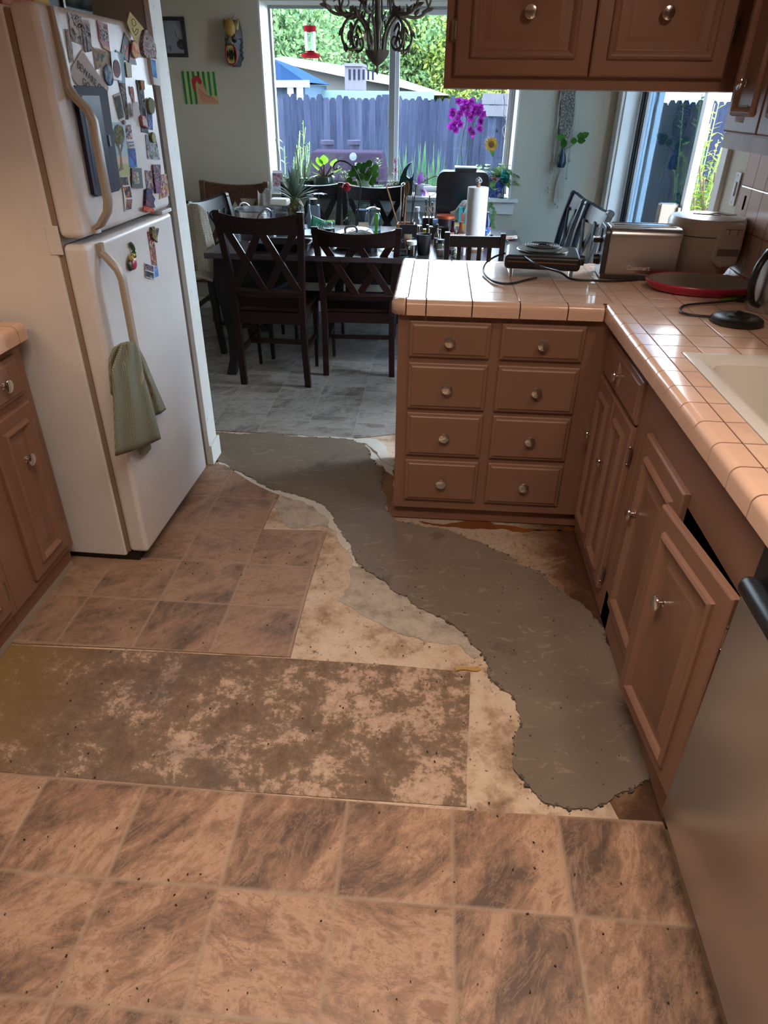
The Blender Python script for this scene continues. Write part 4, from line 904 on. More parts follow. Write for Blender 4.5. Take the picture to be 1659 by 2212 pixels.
# wooden utensil box and utensils
Yu = 4.36; t = T('utensil_box', 'square wooden utensil box at the left of the black coffee bag', 'utensil holder', (X(876, Yu+.04, .05), Yu+.05, TZ))
b = MB(); b.box(-.055, -.047, -.05, .05, 0, .125); b.box(.047, .055, -.05, .05, 0, .125); b.box(-.047, .047, -.05, -.042, 0, .125); b.box(-.047, .047, .042, .05, 0, .125); b.box(-.047, .047, -.042, .042, 0, .006); b.build('box', wood('bamboo', '7d4f2c', '9a683c', .5), t, bevel=.002)
ux = X(876, Yu+.04, .05)
def uten(name, label, px0, py0, px1, py1, Y, build):
    a = Vector((X(px0, Y, .1), Y, zat(px0, py0, Y))); c = Vector((X(px1, Y+.01, .2), Y+.01, zat(px1, py1, Y+.01)))
    a.z = max(a.z, TZ+.008); o = T(name, label, 'utensil', a); build(o, c-a); return o
def spoon(o, v, m=None):
    m = m or M_spoon; MB().tube([(0,0,0), v*.5, v*.72], .0048, 8).build('handle', m, o, smooth=True)
    b = MB(); b.M = Tr(*(v*.86)) @ v.to_track_quat('Z', 'Y').to_matrix().to_4x4(); b.ball((0,0,0), 1, 16, (.027, .006, .042)); b.build('bowl', m, o, smooth=True)
def stick(o, v): MB().tube([(0,0,0), v*.4, v*.8, v], [.005, .005, .006, .004], 8).build('handle', M_spoon, o, smooth=True)
uten('wooden_spoon', 'wooden spoon with a broad oval bowl, the tallest utensil in the box', 872, 500, 878, 392, 4.40, spoon)
uten('wooden_spatula', 'thin pale wooden spatula leaning left out of the utensil box', 862, 495, 834, 402, 4.42, stick)
uten('kitchen_tongs', 'steel tongs with looped end standing in the utensil box', 864, 498, 866, 396, 4.44, lambda o, v: (MB().tube([(0,0,0), v*.5, v*.92, v*1.0+Vector((.01,0,.0)), v*.92+Vector((.02,0,0)), v*.3+Vector((.012,0,0))], .004, 6).build('arms', M_chrome, o, smooth=True)))
uten('chopsticks', 'dark reddish wooden chopsticks right of the broad spoon', 886, 498, 897, 398, 4.42, lambda o, v: (MB().tube([(0,0,0), v], [.004, .003], 6).build('stick', M_dk, o), MB().tube([(.006,0,0), v+Vector((-.014,0,.01))], [.004, .003], 6).build('stick', M_dk, o)))
def text(s, size, m, par, M, name='lettering', ext=.0004, align='CENTER', font=None):
    c = bpy.data.curves.new('t', 'FONT'); c.body = s; c.size = size; c.extrude = ext; c.align_x = align; c.align_y = 'CENTER'
    o = bpy.data.objects.new('t', c); C.objects.link(o); bpy.context.view_layer.update()
    me = bpy.data.meshes.new_from_object(o.evaluated_get(bpy.context.evaluated_depsgraph_get())); bpy.data.objects.remove(o)
    me.materials.clear(); me.materials.append(m); me.name = name; me.transform(M)
    r = bpy.data.objects.new(name, me); C.objects.link(r); r.parent = par; return r
FR = Matrix.Rotation(PI/2, 4, 'X')     # text standing up, facing -y
t = T('coffee_bag', 'matte black coffee bag with white COFFEE lettering', 'bag', (X(882, 4.27, .07), 4.27, TZ))
b = MB(); b.add([(-.055, -.03, 0), (.055, -.03, 0), (.055, .03, 0), (-.055, .03, 0), (-.053, -.006, .14), (.053, -.006, .14), (.053, .0, .14), (-.053, .0, .14)], [(0,3,2,1), (4,5,6,7), (0,1,5,4), (1,2,6,5), (2,3,7,6), (3,0,4,7)]); b.build('bag', mat('black_foil', (.01, .011, .014), .4), t, bevel=.004)
Mb = lambda z: Tr(-.0, -.031+.024*z/.14-.0012, z) @ Matrix.Rotation(-.16, 4, 'X') @ FR
text('CHO         ISH', .0105, M_wh, t, Mb(.070)); text('COFFEE', .024, M_wh, t, Mb(.052))
bottle('syrup_bottle', 'clear bottle of red-brown syrup with a white cap behind the coffee bag', 'bottle', 901, 4.62, .036, .19, M_clear, M_wh, .38, .022, contents=mat('red_syrup', hx('5a2620'), .3))
t = T('knife_block', 'black block with knives and tan-handled scissors behind the syrup bottle', 'knife block', (X(926, 4.86, .1), 4.86, TZ)); MB().box(-.04, .04, -.04, .04, 0, .10).build('block', M_black, t, bevel=.004)
for i, (dx, h) in enumerate(((-.022, .21), (0, .23), (.02, .19))):
    k = T('kitchen_knife', ['black-handled knife, leftmost in the knife block', 'black-handled knife standing tallest in the knife block', 'black-handled knife, rightmost in the knife block'][i], 'knife', (t.location.x+dx, 4.86, TZ+.1005)); MB().tube([(0, 0, .0), (.004, 0, h*.2), (0, 0, h-.1)], [.007, .009, .008], 8, .6).build('handle', M_black, k, smooth=True)
sx = T('scissors', 'scissors with tan loop handles hanging on the front of the knife block', 'scissors', (X(927, 4.80, .1), 4.80, TZ+.155))
for s in (-1, 1):
    MB().tube([(s*(.018+.014*math.cos(a)), 0, .018*math.sin(a)) for a in [i*2*PI/14 for i in range(15)]], .005, 8).build('handle', mat('tan_rubber', hx('9b7f6a'), .5), sx, smooth=True)
b = MB(); b.prism([(-.006, -.015), (.006, -.015), (.002, -.10), (-.002, -.10)], -.002, .002, 'y'); b.build('blades', M_steel, sx)
# black countertop oven / printer with a silver band
Yo = 5.0; xo = X(996, Yo, .15)
t = T('printer', 'large black appliance with rounded top corners and a silver band', 'printer', (xo, Yo, TZ))
hwid = .172; zt = zat(995, 371, 4.9)-TZ
prf = []; r = .05
for k in range(7): a = PI/2*k/6; prf.append((hwid-r+r*math.sin(a)*1, zt-r+r*math.cos(a)))
poly = [(-x, z) for x, z in prf[::-1]][::-1]; poly = [(-hwid, 0)] + [(-x, z) for x, z in prf[::-1]] + [(x, z) for x, z in prf] + [(hwid, 0)]
b = MB(); b.prism(poly, -.10, .04, 'y'); b.build('housing', mat('gloss_black', (.006, .007, .010), .18), t, bevel=.004)
MB().box(-hwid-.001, hwid+.001, -.104, -.06, .070, .118).build('silver_band', mat('silver_band', hx('7d736e'), .35, .5), t, bevel=.002)
MB().box(-.03, -.005, -.11, -.1, .03, .085).build('latch', M_chrome, t, bevel=.002)
t = T('router', 'flat white and black router box lying on top of the black appliance', 'router', (X(1004, 4.97, .3), 4.97, TZ+zt+.0005)); MB().box(-.07, .07, -.05, .04, .002, .018).build('case', M_black, t, bevel=.002); MB().box(-.072, .072, -.052, .042, .018, .026).build('cover', M_wh, t, bevel=.002)
# teal tissue box on a cardboard box
t = T('cardboard_box', 'yellow and white food box standing under the teal box left of the paper towels', 'box', (X(994, 4.55, .05), 4.55, TZ)); MB().box(-.045, .045, -.03, .03, 0, .115).build('box', mat('yellow_white_box', hx('b99a58'), .6), t, bevel=.001); MB().box(-.038, .010, -.0312, -.030, .065, .105).build('label', M_wh, t)
b = MB(); rg = random.Random(4); xx0 = -.033
while xx0 < .0: w0 = rg.uniform(.0008, .0024); b.box(xx0, xx0+w0, -.0318, -.0312, .075, .100); xx0 += w0+rg.uniform(.001, .002)
b.build('barcode', M_black, t)
t = T('tissue_box', 'teal box with a rumpled white tissue spilling out of its top left', 'tissue box', (X(1006, 4.55, .16), 4.55, TZ+.1155)); MB().box(-.045, .045, -.03, .03, 0, .092).build('box', M_teal, t, bevel=.001); MB().box(-.030, -.004, -.0312, -.03, .012, .06).build('print', mat('salmon_print', hx('8e5a4c'), .6), t)
g = []
for v in [k/8 for k in range(9)]:
    row = []
    for u in [k/8 for k in range(9)]:
        fx = .04 - .125*v*(.6+.5*u); fz = .095+.028*math.sin(PI*min(1, v*1.3))*(.5+.5*u)-.085*max(0, v-.45)**1.2*(1.8-u)*1.2; row.append((fx, -.035+.06*u+.012*math.sin(9*v+4*u), fz+.006*math.sin(13*u+6*v)))
    g.append(row)
MB().sheet(g).build('tissue', M_paper, t, smooth=True, solid=.0015)
# paper towel roll on stand
Yt = 4.32; t = T('paper_towel_roll', 'white paper towel roll upright on a stand with a round ornamental knob', 'paper towels', (X(1027, Yt, .14), Yt, TZ))
MB().lathe([(.001, 0), (.062, 0), (.062, .008), (.001, .009)], (0,0,0), 28).build('base', M_spoon, t, smooth=True); zr = zat(1027, 404, Yt)-TZ
MB().lathe([(.018, .010), (.0585, .010), (.060, .016), (.060, zr-.006), (.0585, zr), (.018, zr)], (0,0,0), 40).build('roll', M_paper, t, smooth=True)
MB().lathe([(.011, .008), (.011, zr+.018), (.001, zr+.019)], (0,0,0), 14).build('post', M_spoon, t, smooth=True)
MB().lathe([(.006, 0), (.014, .004), (.018, .014), (.015, .024), (.006, .032), (.001, .036)], (0, 0, zr+.018), 20, flute=.12, nf=8).build('knob', picmat('knob_pattern', 9, ['d8d8d8', '1a1c2c', 'd8d8d8', '1a1c2c'], 60), t, smooth=True)
bottle('blue_bottle', 'tall blue bottle with a red and blue label peeking out right of the paper towels', 'bottle', 1051, 4.44, .026, .20, mat('blue_liquid', hx('1d2d55'), .2), M_clear, .22, .02, picmat('blue_label_print', 4, ['2b5fa8', 'c43d3a', '2b5fa8', 'd8dce2'], 22))
# condiments
def tub(name, label, cat, px, Y, r, h, m, lidm, z=TZ): return vessel(name, label, cat, px, Y, [('tub', m, [(r*.85, 0), (r, h*.9)]), ('lid', lidm, [(r*1.03, h*.86), (r*1.03, h), (.001, h)])], z)
tub('storage_tub', 'low round tub with a bright orange lid before the black appliance', 'tub', 962, 4.78, .060, .125, mat('smoke_plastic', hx('3c3238'), .3), M_orange)
t = T('small_cup', 'pale blue cup lying on its side left of the orange lid', 'cup', (X(935, 4.66, .12), 4.66, TZ+.098)); MB().lathe([(.018, 0), (.022, .03), (.022, .034)], (-.0, 0, 0), 20, 'x').build('cup', mat('pale_blue', hx('8fb4e0'), .35), t, smooth=True)
t2 = T('spice_rack', 'low dark rack of black-lidded jars under the pale blue cup', 'rack', (X(945, 4.64, .03), 4.64, TZ)); MB().box(-.07, .07, -.03, .03, 0, .074).build('rack', M_black, t2, bevel=.002)
for i in range(4): MB().cyl((-.05+.034*i, 0, .0705), .015, .007, 16).build('jar_lid', M_black if i % 2 else M_steel, t2)
jar('spice_jar', 'glass jar with a yellow lid left of the hot sauce bottle', 'jar', 920, 4.36, .024, .085, mat('mustard_label', hx('a88e48'), .5), M_yel, .6)
bottle('hot_sauce_bottle', 'dropper bottle with a black tip and an orange and purple label', 'bottle', 923, 4.28, .020, .14, M_sauce, M_black, .45, .05, picmat('hot_label', 8, ['c0602a', 'c8562a', '6a2a78', 'd47a3a'], 30))
bottle('sauce_bottle', 'clear ribbed sauce bottle with a black cap and green label', 'bottle', 949, 4.22, .020, .125, M_clear, M_black, .4, .02, mat('olive_label', hx('5e6a3a'), .5), contents=mat('tan_sauce', hx('8a6a44'), .4))
bottle('sauce_bottle', 'clear sauce bottle with a black cap just behind the green-labelled one', 'bottle', 944, 4.34, .020, .135, M_clear, M_black, .4, .02, contents=mat('olive_oil', hx('6e6030'), .3))
bottle('squeeze_bottle', 'bottle with a dark cap and red tip behind the pink tube', 'bottle', 977, 4.42, .022, .145, mat('chili', hx('6c2c24'), .3), M_black, .35, .03)
bottle('squeeze_bottle', 'squeeze bottle with a pointed orange cap left of the paper towels', 'bottle', 994, 4.38, .023, .145, mat('peach_bottle', hx('a87a60'), .35), M_orange, .35, .045)
def tubepack(name, label, px, Y, m, m2, h=.085):
    t = T(name, label, 'tube', (X(px, Y, .05), Y, TZ)); b = MB(); g = []
    for v in [k/5 for k in range(6)]:
        w_ = .019*(1-.0*v)+.004*v; d_ = .014*(1-v)+.001; g.append([(w_*math.cos(a), d_*math.sin(a), .012+h*v) for a in [i*2*PI/16 for i in range(17)]])
    b.sheet(g); b.build('tube', m, t, smooth=True); MB().cyl((0,0,0), .013, .014, 16).build('cap', m2, t)
    MB().prism([(-.012, .03), (.012, .03), (.012, h-.012), (-.012, h-.012)], -.0155, -.0135, 'y').build('print', mat('red_print', hx('a83a34'), .5) if m is not M_pinkl else mat('brown_print', hx('8a5a4a'), .5), t, bevel=.0005); return t
tubepack('condiment_tube', 'pink squeeze tube standing on its cap left of the red-printed tube', 972, 4.30, M_pinkl, M_wh)
tubepack('condiment_tube', 'white squeeze tube with a red print beside the paper towels', 996, 4.26, mat('cream_tube', hx('c8b8ac'), .45), M_wh)
tubepack('condiment_tube', 'cream squeeze tube with a yellow print in front of the coffee bag', 881, 4.20, mat('cream_tube2', hx('cdbf9c'), .45), M_orange)
jar('clip_jar', 'glass jar with a steel clip lid and dark rim before the tubes', 'jar', 980, 4.17, .029, .085, M_dglass, M_steel, .35)
jar('labelled_jar', 'small jar with a black and white label behind the black slat-back chair', 'jar', 982, 4.06, .021, .055, picmat('script_label', 12, ['cfcfc4', '2a2a2a', 'cfcfc4', '8c8c40'], 45), M_wh, .9)
t = T('wrapped_candy', 'small red and white wrapped candy beside the jar lid', 'candy', (X(1002, 4.15, .05), 4.15, TZ+.0)); MB().ball((0,0,.05), .014, 12).build('candy', picmat('candy', 14, ['c8404a', 'd8c8cc', 'c8404a', 'd8c8cc'], 60), t, smooth=True); MB().cyl((0,0,0), .012, .038, 14).build('stand', M_wh, t)
t = T('black_tumbler', 'matte black tumbler cup, the largest dark cup at the near table edge', 'cup', (X(915, 4.13, .05), 4.13, TZ)); MB().lathe([(.001, 0), (.030, 0), (.034, .006), (.043, .112), (.041, .112), (.033, .01), (.001, .008)], (0,0,0), 30).build('cup', mat('matte_black', (.012, .014, .02), .45), t, smooth=True)
MB().cyl((0,0,.09), .038, .001, 24).build('drink', mat('tea', hx('5a2014'), .2), t)
jar('salt_jar', 'small glass jar of pink salt with a black lid beside the tumbler', 'jar', 952, 4.10, .023, .072, mat('pink_salt', hx('b08e80'), .7), M_black, .55)
vessel('cold_brew_glass', 'short clear glass of dark coffee with a white lid left of the tumbler', 'glass', 889, 4.08, [('glass', M_clear, [(.024, 0), (.026, .003), (.026, .065)]), ('coffee', M_dglass, [(.001, .003), (.024, .003), (.024, .038), (.001, .038)]), ('lid', M_wh, [(.029, .062), (.029, .082), (.001, .083)])])
tub('blue_lid_tub', 'little clear tub with a blue lid behind the tumbler', 'tub', 903, 4.24, .025, .062, M_clear, mat('blue_lid', hx('6f94c8'), .35))
t = T('glass_coaster', 'flat clear ring-shaped glass lid lying on the near edge of the table', 'lid', (X(869, 4.055, .0), 4.055, TZ+.0005)); MB().lathe([(.028, 0), (.036, 0), (.037, .004), (.030, .006), (.028, 0)], (0,0,0), 28).build('ring', mat('ring_glass', hx('4a6a66'), .1), t, smooth=True)
t = T('magazine', 'folded colourful magazine lying at the right end of the table', 'magazine', (X(1090, 4.72, 0), 4.72, TZ+.0), -.1)
b = MB(); g = [[(-.07+.15*u, -.06+.11*v, .004+.014*(u**2)*(1-v*.3)) for u in [k/6 for k in range(7)]] for v in [0, .5, 1]]; b.sheet(g); b.build('pages', picmat('magazine_print', 15, ['d4cfc0', 'd4cfc0', 'c87a4a', 'd0a0a0', 'd4cfc0'], 11), t, smooth=True, solid=.006)
t = T('power_cable', 'black plug and cable looping on the table right of the paper towels', 'cable', (X(1066, 4.62, 0), 4.62, TZ)); MB().tube([(-.02, .04, .03), (0, .02, .012), (.03, -.02, .006), (.07, -.01, .006), (.09, -.03, .006), (.06, -.06, .006), (.0, -.07, .006), (-.04, -.06, .006)], .004, 8).build('cord', M_black, t, smooth=True); MB().box(-.04, -.005, .03, .05, .012, .035).build('plug', M_black, t, bevel=.003)
# cream knitted blanket over the left chair
bl = T('blanket', 'cream waffle-knit blanket draped over the chair at the left end of the table', 'blanket', (0, 0, 0))
q = NT('waffle_knit'); P = q.obj(); ck = q.t.nodes.new('ShaderNodeTexVoronoi'); ck.inputs['Scale'].default_value = 75; ck.distance = 'CHEBYCHEV'; ck.inputs['Randomness'].default_value = .15; q.t.links.new(P, ck.inputs['Vector']); q.col(q.ramp(ck.outputs[0], [(.1, hx('d2cabb')), (.6, hx('9f9788'))])); q.bump(ck.outputs[0], .8, .006); q.set(Roughness=.95)
g = []
for v in [k/16 for k in range(17)]:
    row = []
    for u in [k/10 for k in range(11)]:
        px_ = 402+ (445-402)*u + (25+15*u)*v; py_ = 440+(20 if u > .6 else 0)*(u-.6)*2 + (165-10*u)*v; Y = 4.335+.012*math.sin(6*u+2*v)
        p = at(px_, py_, 'y', Y-.02*v); p.y += .010*math.sin(9*u); row.append(tuple(p))
    g.append(row)
MB().sheet(g).build('cloth', q.m, bl, smooth=True, solid=.008)
g = [[tuple(at(418+42*u, 590+14*v-4*math.sin(4*u), 'y', 4.27-.10*v)) for u in [k/8 for k in range(9)]] for v in [k/4 for k in range(5)]]
MB().sheet(g).build('folded_hem', q.m, bl, smooth=True, solid=.014)

# ------------------------------------------------------------------ outdoors
_hx0 = hx; _SP = 0.0
def hx(s, k=.32): return tuple(v*k for v in _hx0(s))
def oxz(px, py, Y): p = at(px, py, 'y', Y); return p.x, p.z
GZ = -.30
q = NT('garden_ground'); P = q.pos(); sp = q.t.nodes.new('ShaderNodeSeparateXYZ'); q.t.links.new(P, sp.inputs[0])
q.col(q.ramp(q.noise(P, 2.5, 6, .7), [(.35, hx('4a4636')), (.6, hx('5f5c48')), (.75, hx('6f6a55'))])); q.set(Roughness=.9, Specular_IOR_Level=0)
b = MB(); b.box(-30, 30, YB+.34, 60, GZ-.1, GZ); b.box(XR+.16, 30, -2, YB+.34, GZ-.1, GZ); ST(b.build('ground', q.m))
ST(MB().box(XR+.16, 3.4, 2.5, 9.6, GZ, -.06).build('patio', mat('patio_concrete', hx('8f8c86'), .8, var=.1)))
# fence
FY = 10.4
fe = T('wooden_fence', 'weathered grey-blue dog-ear picket fence across the whole window view', 'fence', (0, FY, GZ))
q = NT('weathered_fence'); P = q.pos(); sp = q.t.nodes.new('ShaderNodeSeparateXYZ'); q.t.links.new(P, sp.inputs[0])
wn = q.t.nodes.new('ShaderNodeTexWhiteNoise'); wn.noise_dimensions = '1D'; q.put(wn.inputs['W'], q.math('FLOOR', q.math('MULTIPLY', sp.outputs[0], 1/.088)))
n = q.noise(q.vm('MULTIPLY', P, (9, 9, .8)), 3, 6, .65, .6); a = q.math('ADD', q.math('MULTIPLY', n, .7), q.math('MULTIPLY', wn.outputs['Value'], .25))
cc = q.ramp(a, [(.3, hx('343a50',.27)), (.55, hx('464e66',.27)), (.75, hx('586078',.27))]); kn = q.ramp(q.noise(P, 5.5, 2, .5), [(.70, (0,0,0)), (.74, (1,1,1))]); cc = q.mix(kn, cc, hx('26252b')); q.col(cc); q.set(Roughness=.9, Specular_IOR_Level=0); M_fence = q.m
b = MB(); rg = random.Random(11); x = -4.4
while x < 7.5:
    w_ = .0872; h = 1.82+rg.uniform(-.02, .025)-.0*x; dy = rg.uniform(0, .008)
    b.prism([(x, .02), (x+w_, .02), (x+w_, h-.04), (x+w_-.022, h), (x+.022, h), (x, h-.04)], dy, dy+.018, 'y'); x += .088
b.build('pickets', M_fence, fe)
for z in (.35, 1.55): MB().box(-4.4, 7.5, .02, .06, z, z+.09).build('rail', M_fence, fe)
for x in (-3.2, -.8, 1.6, 4.0, 6.4): MB().box(x, x+.09, .02, .11, 0, 1.85).build('post', M_fence, fe)
# right-hand fence beyond the sliding door
f2 = T('wooden_fence', 'bright sunlit side fence seen through the open sliding door', 'fence', (5.6, 8.6, GZ))
b = MB(); y = -6.5
while y < 1.8: b.box(0, .02, y, y+.135, 0, 1.9); y += .142
b.build('pickets', mat('pale_fence', hx('8d9098'), .9, var=.12), f2); MB().box(.02, .06, -6.5, 1.8, .4, .5).build('rail', M_fence, f2)
# short high panel behind the orchid
t = T('fence_panel', 'pale weathered boards standing above the fence line behind the orchid', 'fence panel', (0, FY-.25, 0)); x0, z0 = oxz(1042, 213, FY-.25); x1, z1 = oxz(1103, 240, FY-.25)
for k in range(2): MB().box(x0, x1+.3, 0, .03, z1-.06+.13*k, z1+.06+.13*k).build('board', mat('pale_board', hx('6c6c74'), .9, var=.12), t)
MB().box(x0+.1, x0+.2, .03, .12, GZ, z1+.19).build('post', M_fence, t)
# blue-roofed shed
SYs = 13.0; p0 = oxz(588, 128, SYs); p1 = oxz(664, 178, SYs); p2 = oxz(656, 206, SYs)
t = T('garden_shed', 'pale blue shed with a dark blue shingle roof at the left of the window', 'shed', (0, SYs, 0))
b = MB(); b.box(p0[0]-1.4, p2[0], .15, 2.6, GZ, p1[1]-.02); b.build('wall', mat('shed_blue', hx('5c7286'), .8), t)
b = MB(); b.add([(p0[0]-1.5, -.1, p0[1]), (p0[0], -.1, p0[1]+.02), (p1[0], -.1, p1[1]), (p0[0]-1.5, -.1, p1[1]-.05), (p0[0]-1.5, 2.6, p0[1]-.02), (p0[0]-.1, 2.6, p0[1]-.02), (p1[0]+.02, 2.6, p1[1]), (p0[0]-1.5, 2.6, p1[1])], [(0,1,2,3), (7,6,5,4), (0,4,5,1), (1,5,6,2), (2,6,7,3), (3,7,4,0)]); b.build('roof', mat('blue_shingle', hx('2c4468'), .8, var=.15), t)
b = MB(); b.beam((p0[0]-1.5, -.12, p1[1]-.05), (p1[0]+.05, -.12, p1[1]-.02), .1, .1); b.build('gutter', mat('white_gutter', hx('8f9ca2'), .6), t)
for px in (627, 647): x, z = oxz(px, 196, SYs+.1); MB().box(x-.05, x+.05, .1, .16, z-.16, z+.05).build('window', M_wh, t)
# white house with sloping roof
HY = 18.0; t = T('neighbour_house', 'white house with a long bright sloping roof above the fence', 'house', (0, HY, 0)); Mh = mat('house_white', hx('8b8884'), .8); Mr = mat('roof_white', hx('b7b5af'), .8)
P_ = lambda px, py: oxz(px, py, HY)
a0, a1, a2 = P_(596, 129), P_(622, 124), P_(968, 206)
b = MB(); b.prism([P_(596, 129), P_(622, 124), P_(740, 142), P_(850, 166), P_(972, 206), P_(940, 206), P_(845, 184), P_(740, 165), P_(660, 148), P_(625, 140)], -.5, 5, 'y'); b.build('roof', Mr, t)
b = MB(); b.prism([P_(622, 140), P_(740, 165), P_(845, 184), P_(900, 197), (P_(900, 197)[0], GZ), (a0[0]+.3, GZ)], 0, 4.5, 'y'); b.build('wall', Mh, t)
# porch roof with rooftop unit
PY = 15.0; P_ = lambda px, py: oxz(px, py, PY)
t = T('porch', 'low flat pale blue porch roof just above the fence carrying the rooftop unit', 'porch', (0, PY, 0)); xa, za = P_(660, 194); xb, zb = P_(935, 201)
MB().box(xa, xb, 0, 2.2, za-.14, za).build('roof', mat('porch_blue', hx('7f9da0'), .8), t); 
for x in (xa+.1, (xa+xb)/2, xb-.2): MB().box(x, x+.1, .1, .2, GZ, za-.14).build('post', Mh, t)
xa, zt_ = P_(737, 141); xb, zbm = P_(777, 192); t = T('rooftop_air_conditioner', 'grey box-shaped air conditioner standing on the flat porch roof', 'air conditioner', ((xa+xb)/2, PY+.5, za+.001)); hw_ = (xb-xa)/2; hh = zt_-za
MB().box(-hw_, hw_, 0, .8, 0, hh).build('casing', mat('ac_grey', hx('78747e'), .6), t, bevel=.01); b = MB()
for i in range(6): b.box(-hw_+.08+i*.09, -hw_+.12+i*.09, -.012, 0, hh*.45, hh*.88)
b.build('grille', mat('ac_dark', hx('2b2d3c'), .6), t); MB().box(-hw_*1.04, hw_*1.04, -.04, .84, hh, hh+.05).build('cover', mat('ac_grey', hx('78747e'), .6), t)
def foliage(m, c, r, n, s, rg, shell=.55):
    for i in range(n):
        v = Vector((rg.gauss(0,1), rg.gauss(0,1), rg.gauss(0,1))).normalized(); k = shell+(1-shell)*rg.random()**.6
        p = Vector(c)+Vector((v.x*r[0]*k, v.y*r[1]*k, v.z*r[2]*k)); a = Vector((rg.uniform(-1,1), rg.uniform(-1,1), rg.uniform(-1,1))).normalized(); b_ = a.cross(Vector((rg.uniform(-1,1), rg.uniform(-1,1), rg.uniform(-1,1)))).normalized()
        ss = s*rg.uniform(.6, 1.3); n0 = len(m.v); m.v += [tuple(p-a*ss), tuple(p+b_*ss*.5), tuple(p+a*ss), tuple(p-b_*ss*.5)]; m.f.append((n0, n0+1, n0+2, n0+3))
_hxs = hx; hx = _hx0
LM = [leafmat('tree_leaf_a', '526634', '8c964a', .5), leafmat('tree_leaf_b', '3c5840', '6a8052', .5), leafmat('tree_leaf_c', '76863e', 'aaa858', .5)]
MT = mat('bark', hx('4a3e33'), .9)
rg = random.Random(77)
tl = ['bushy tree behind the shed at the left edge of the window view', 'tall yellow-green tree behind the hummingbird feeder', 'dense dark tree behind the rooftop unit',
      'pale green tree behind the chandelier', 'dark green tree right of the window mullion', 'yellow-green low tree behind the hanging cabinet corner', 'tree at the far right of the window behind the orchid']
for i, (px, w_, Y, lm, top) in enumerate(((585, 1.5, 20, 1, 4.6), (690, 1.9, 24, 2, 6.0), (775, 1.9, 22.6, 1, 5.3), (850, 1.8, 25.4, 0, 6.2), (915, 1.8, 23.5, 1, 5.6), (985, 1.6, 26.5, 2, 5.0), (1090, 2.3, 23, 0, 5.2))):
    x, _ = oxz(px, 120, Y); t = T('tree', tl[i], 'tree', (x, Y, GZ)); b = MB(); b.tube([(0,0,0), (.1,0,1.2), (0,.1,2.4), (.1,0,top*.6)], [.2,.17,.13,.07], 8)
    for k in range(5): a = k*1.3; b.tube([(0,0,1.6+.2*k), (math.cos(a)*w_*.35, math.sin(a)*w_*.3, 2.4+.3*k), (math.cos(a)*w_*.6, math.sin(a)*w_*.5, 3.0+.3*k)], [.07,.05,.02], 6)
    b.build('trunk', MT, t); b = MB()
    for k in range(13): 
        cz = 1.6+ (top-2.3)*(k/12) + rg.uniform(-.3, .3); foliage(b, (rg.uniform(-w_, w_)*.8, rg.uniform(-.8, .6), cz), (w_*.62, .8, .85), 800, .075, rg)
    b.build('crown', LM[lm], t)
hx = _hxs
# shrubs against the fence
def shrub(label, px, Y, pyt, w_, n, cols, s=.05, name='shrub', cat='shrub', upright=True, base=GZ):
    x, zt_ = oxz(px, pyt, Y); t = T(name, label, cat, (x, Y, base)); h = zt_-base; b = MB(); st = MB()
    for k in range(n):
        a = rg.uniform(0, 6.28); top = Vector((math.cos(a)*w_*rg.random(), math.sin(a)*w_*.5*rg.random(), h*rg.uniform(.55, 1))); st.tube([(top.x*.2, top.y*.2, 0), (top.x*.6, top.y*.6, top.z*.5), top], [.012,.008,.004], 4)
        for j in range(26):
            f = .3+.7*j/26; p = Vector((top.x*f, top.y*f, top.z*f)); aa = rg.uniform(0, 6.28); b.leaf(p, (math.cos(aa), math.sin(aa), .7), s*rg.uniform(1, 2)*(1.25-f*.5), s*.45, .2, n=2)
    st.build('stems', mat('stem_green', hx('4c6b34'), .5), t); b.build('leaves', leafmat(name+'_'+cols[0], *cols, .4), t); return t
shrub('tall bright green fern-like shrub at the lower left of the window', 606, 9.4, 240, .30, 12, ('4c6a34', '7b9040'))
shrub('narrow bright green shrub tip in front of the fence, second from the left', 645, 9.2, 258, .16, 8, ('4f7034', '86a040'))
shrub('small bright green shrub in front of the fence just left of the grill', 676, 9.3, 300, .18, 8, ('4f7034', '8aa444'))
t = T('iris_clump', 'clump of upright blue-green iris blades in front of the fence right of the mullion', 'plant', (oxz(905, 300, 9.0)[0], 9.0, GZ)); b = MB(); h = oxz(905, 325, 9.0)[1]-GZ
for k in range(60): x = rg.uniform(-.25, .25); b.leaf((x, rg.uniform(-.1, .1), 0), (x*.9+rg.uniform(-.25, .25), rg.uniform(-.1, .1), 1.5), h*rg.uniform(.8, 1.12), .05, .02, n=4)
b.build('leaves', leafmat('iris', '44705a', '6f9468', .4), t)
t = T('iris_clump', 'second clump of iris blades with a pale bud, nearer the orchid', 'plant', (oxz(948, 300, 8.8)[0], 8.8, GZ)); b = MB(); h = oxz(948, 322, 8.8)[1]-GZ
for k in range(46): x = rg.uniform(-.2, .2); b.leaf((x, rg.uniform(-.1, .1), 0), (x*.9+rg.uniform(-.25, .25), rg.uniform(-.1, .1), 1.5), h*rg.uniform(.8, 1.1), .05, .02, n=4)
b.build('leaves', leafmat('iris', '44705a', '6f9468', .4), t)
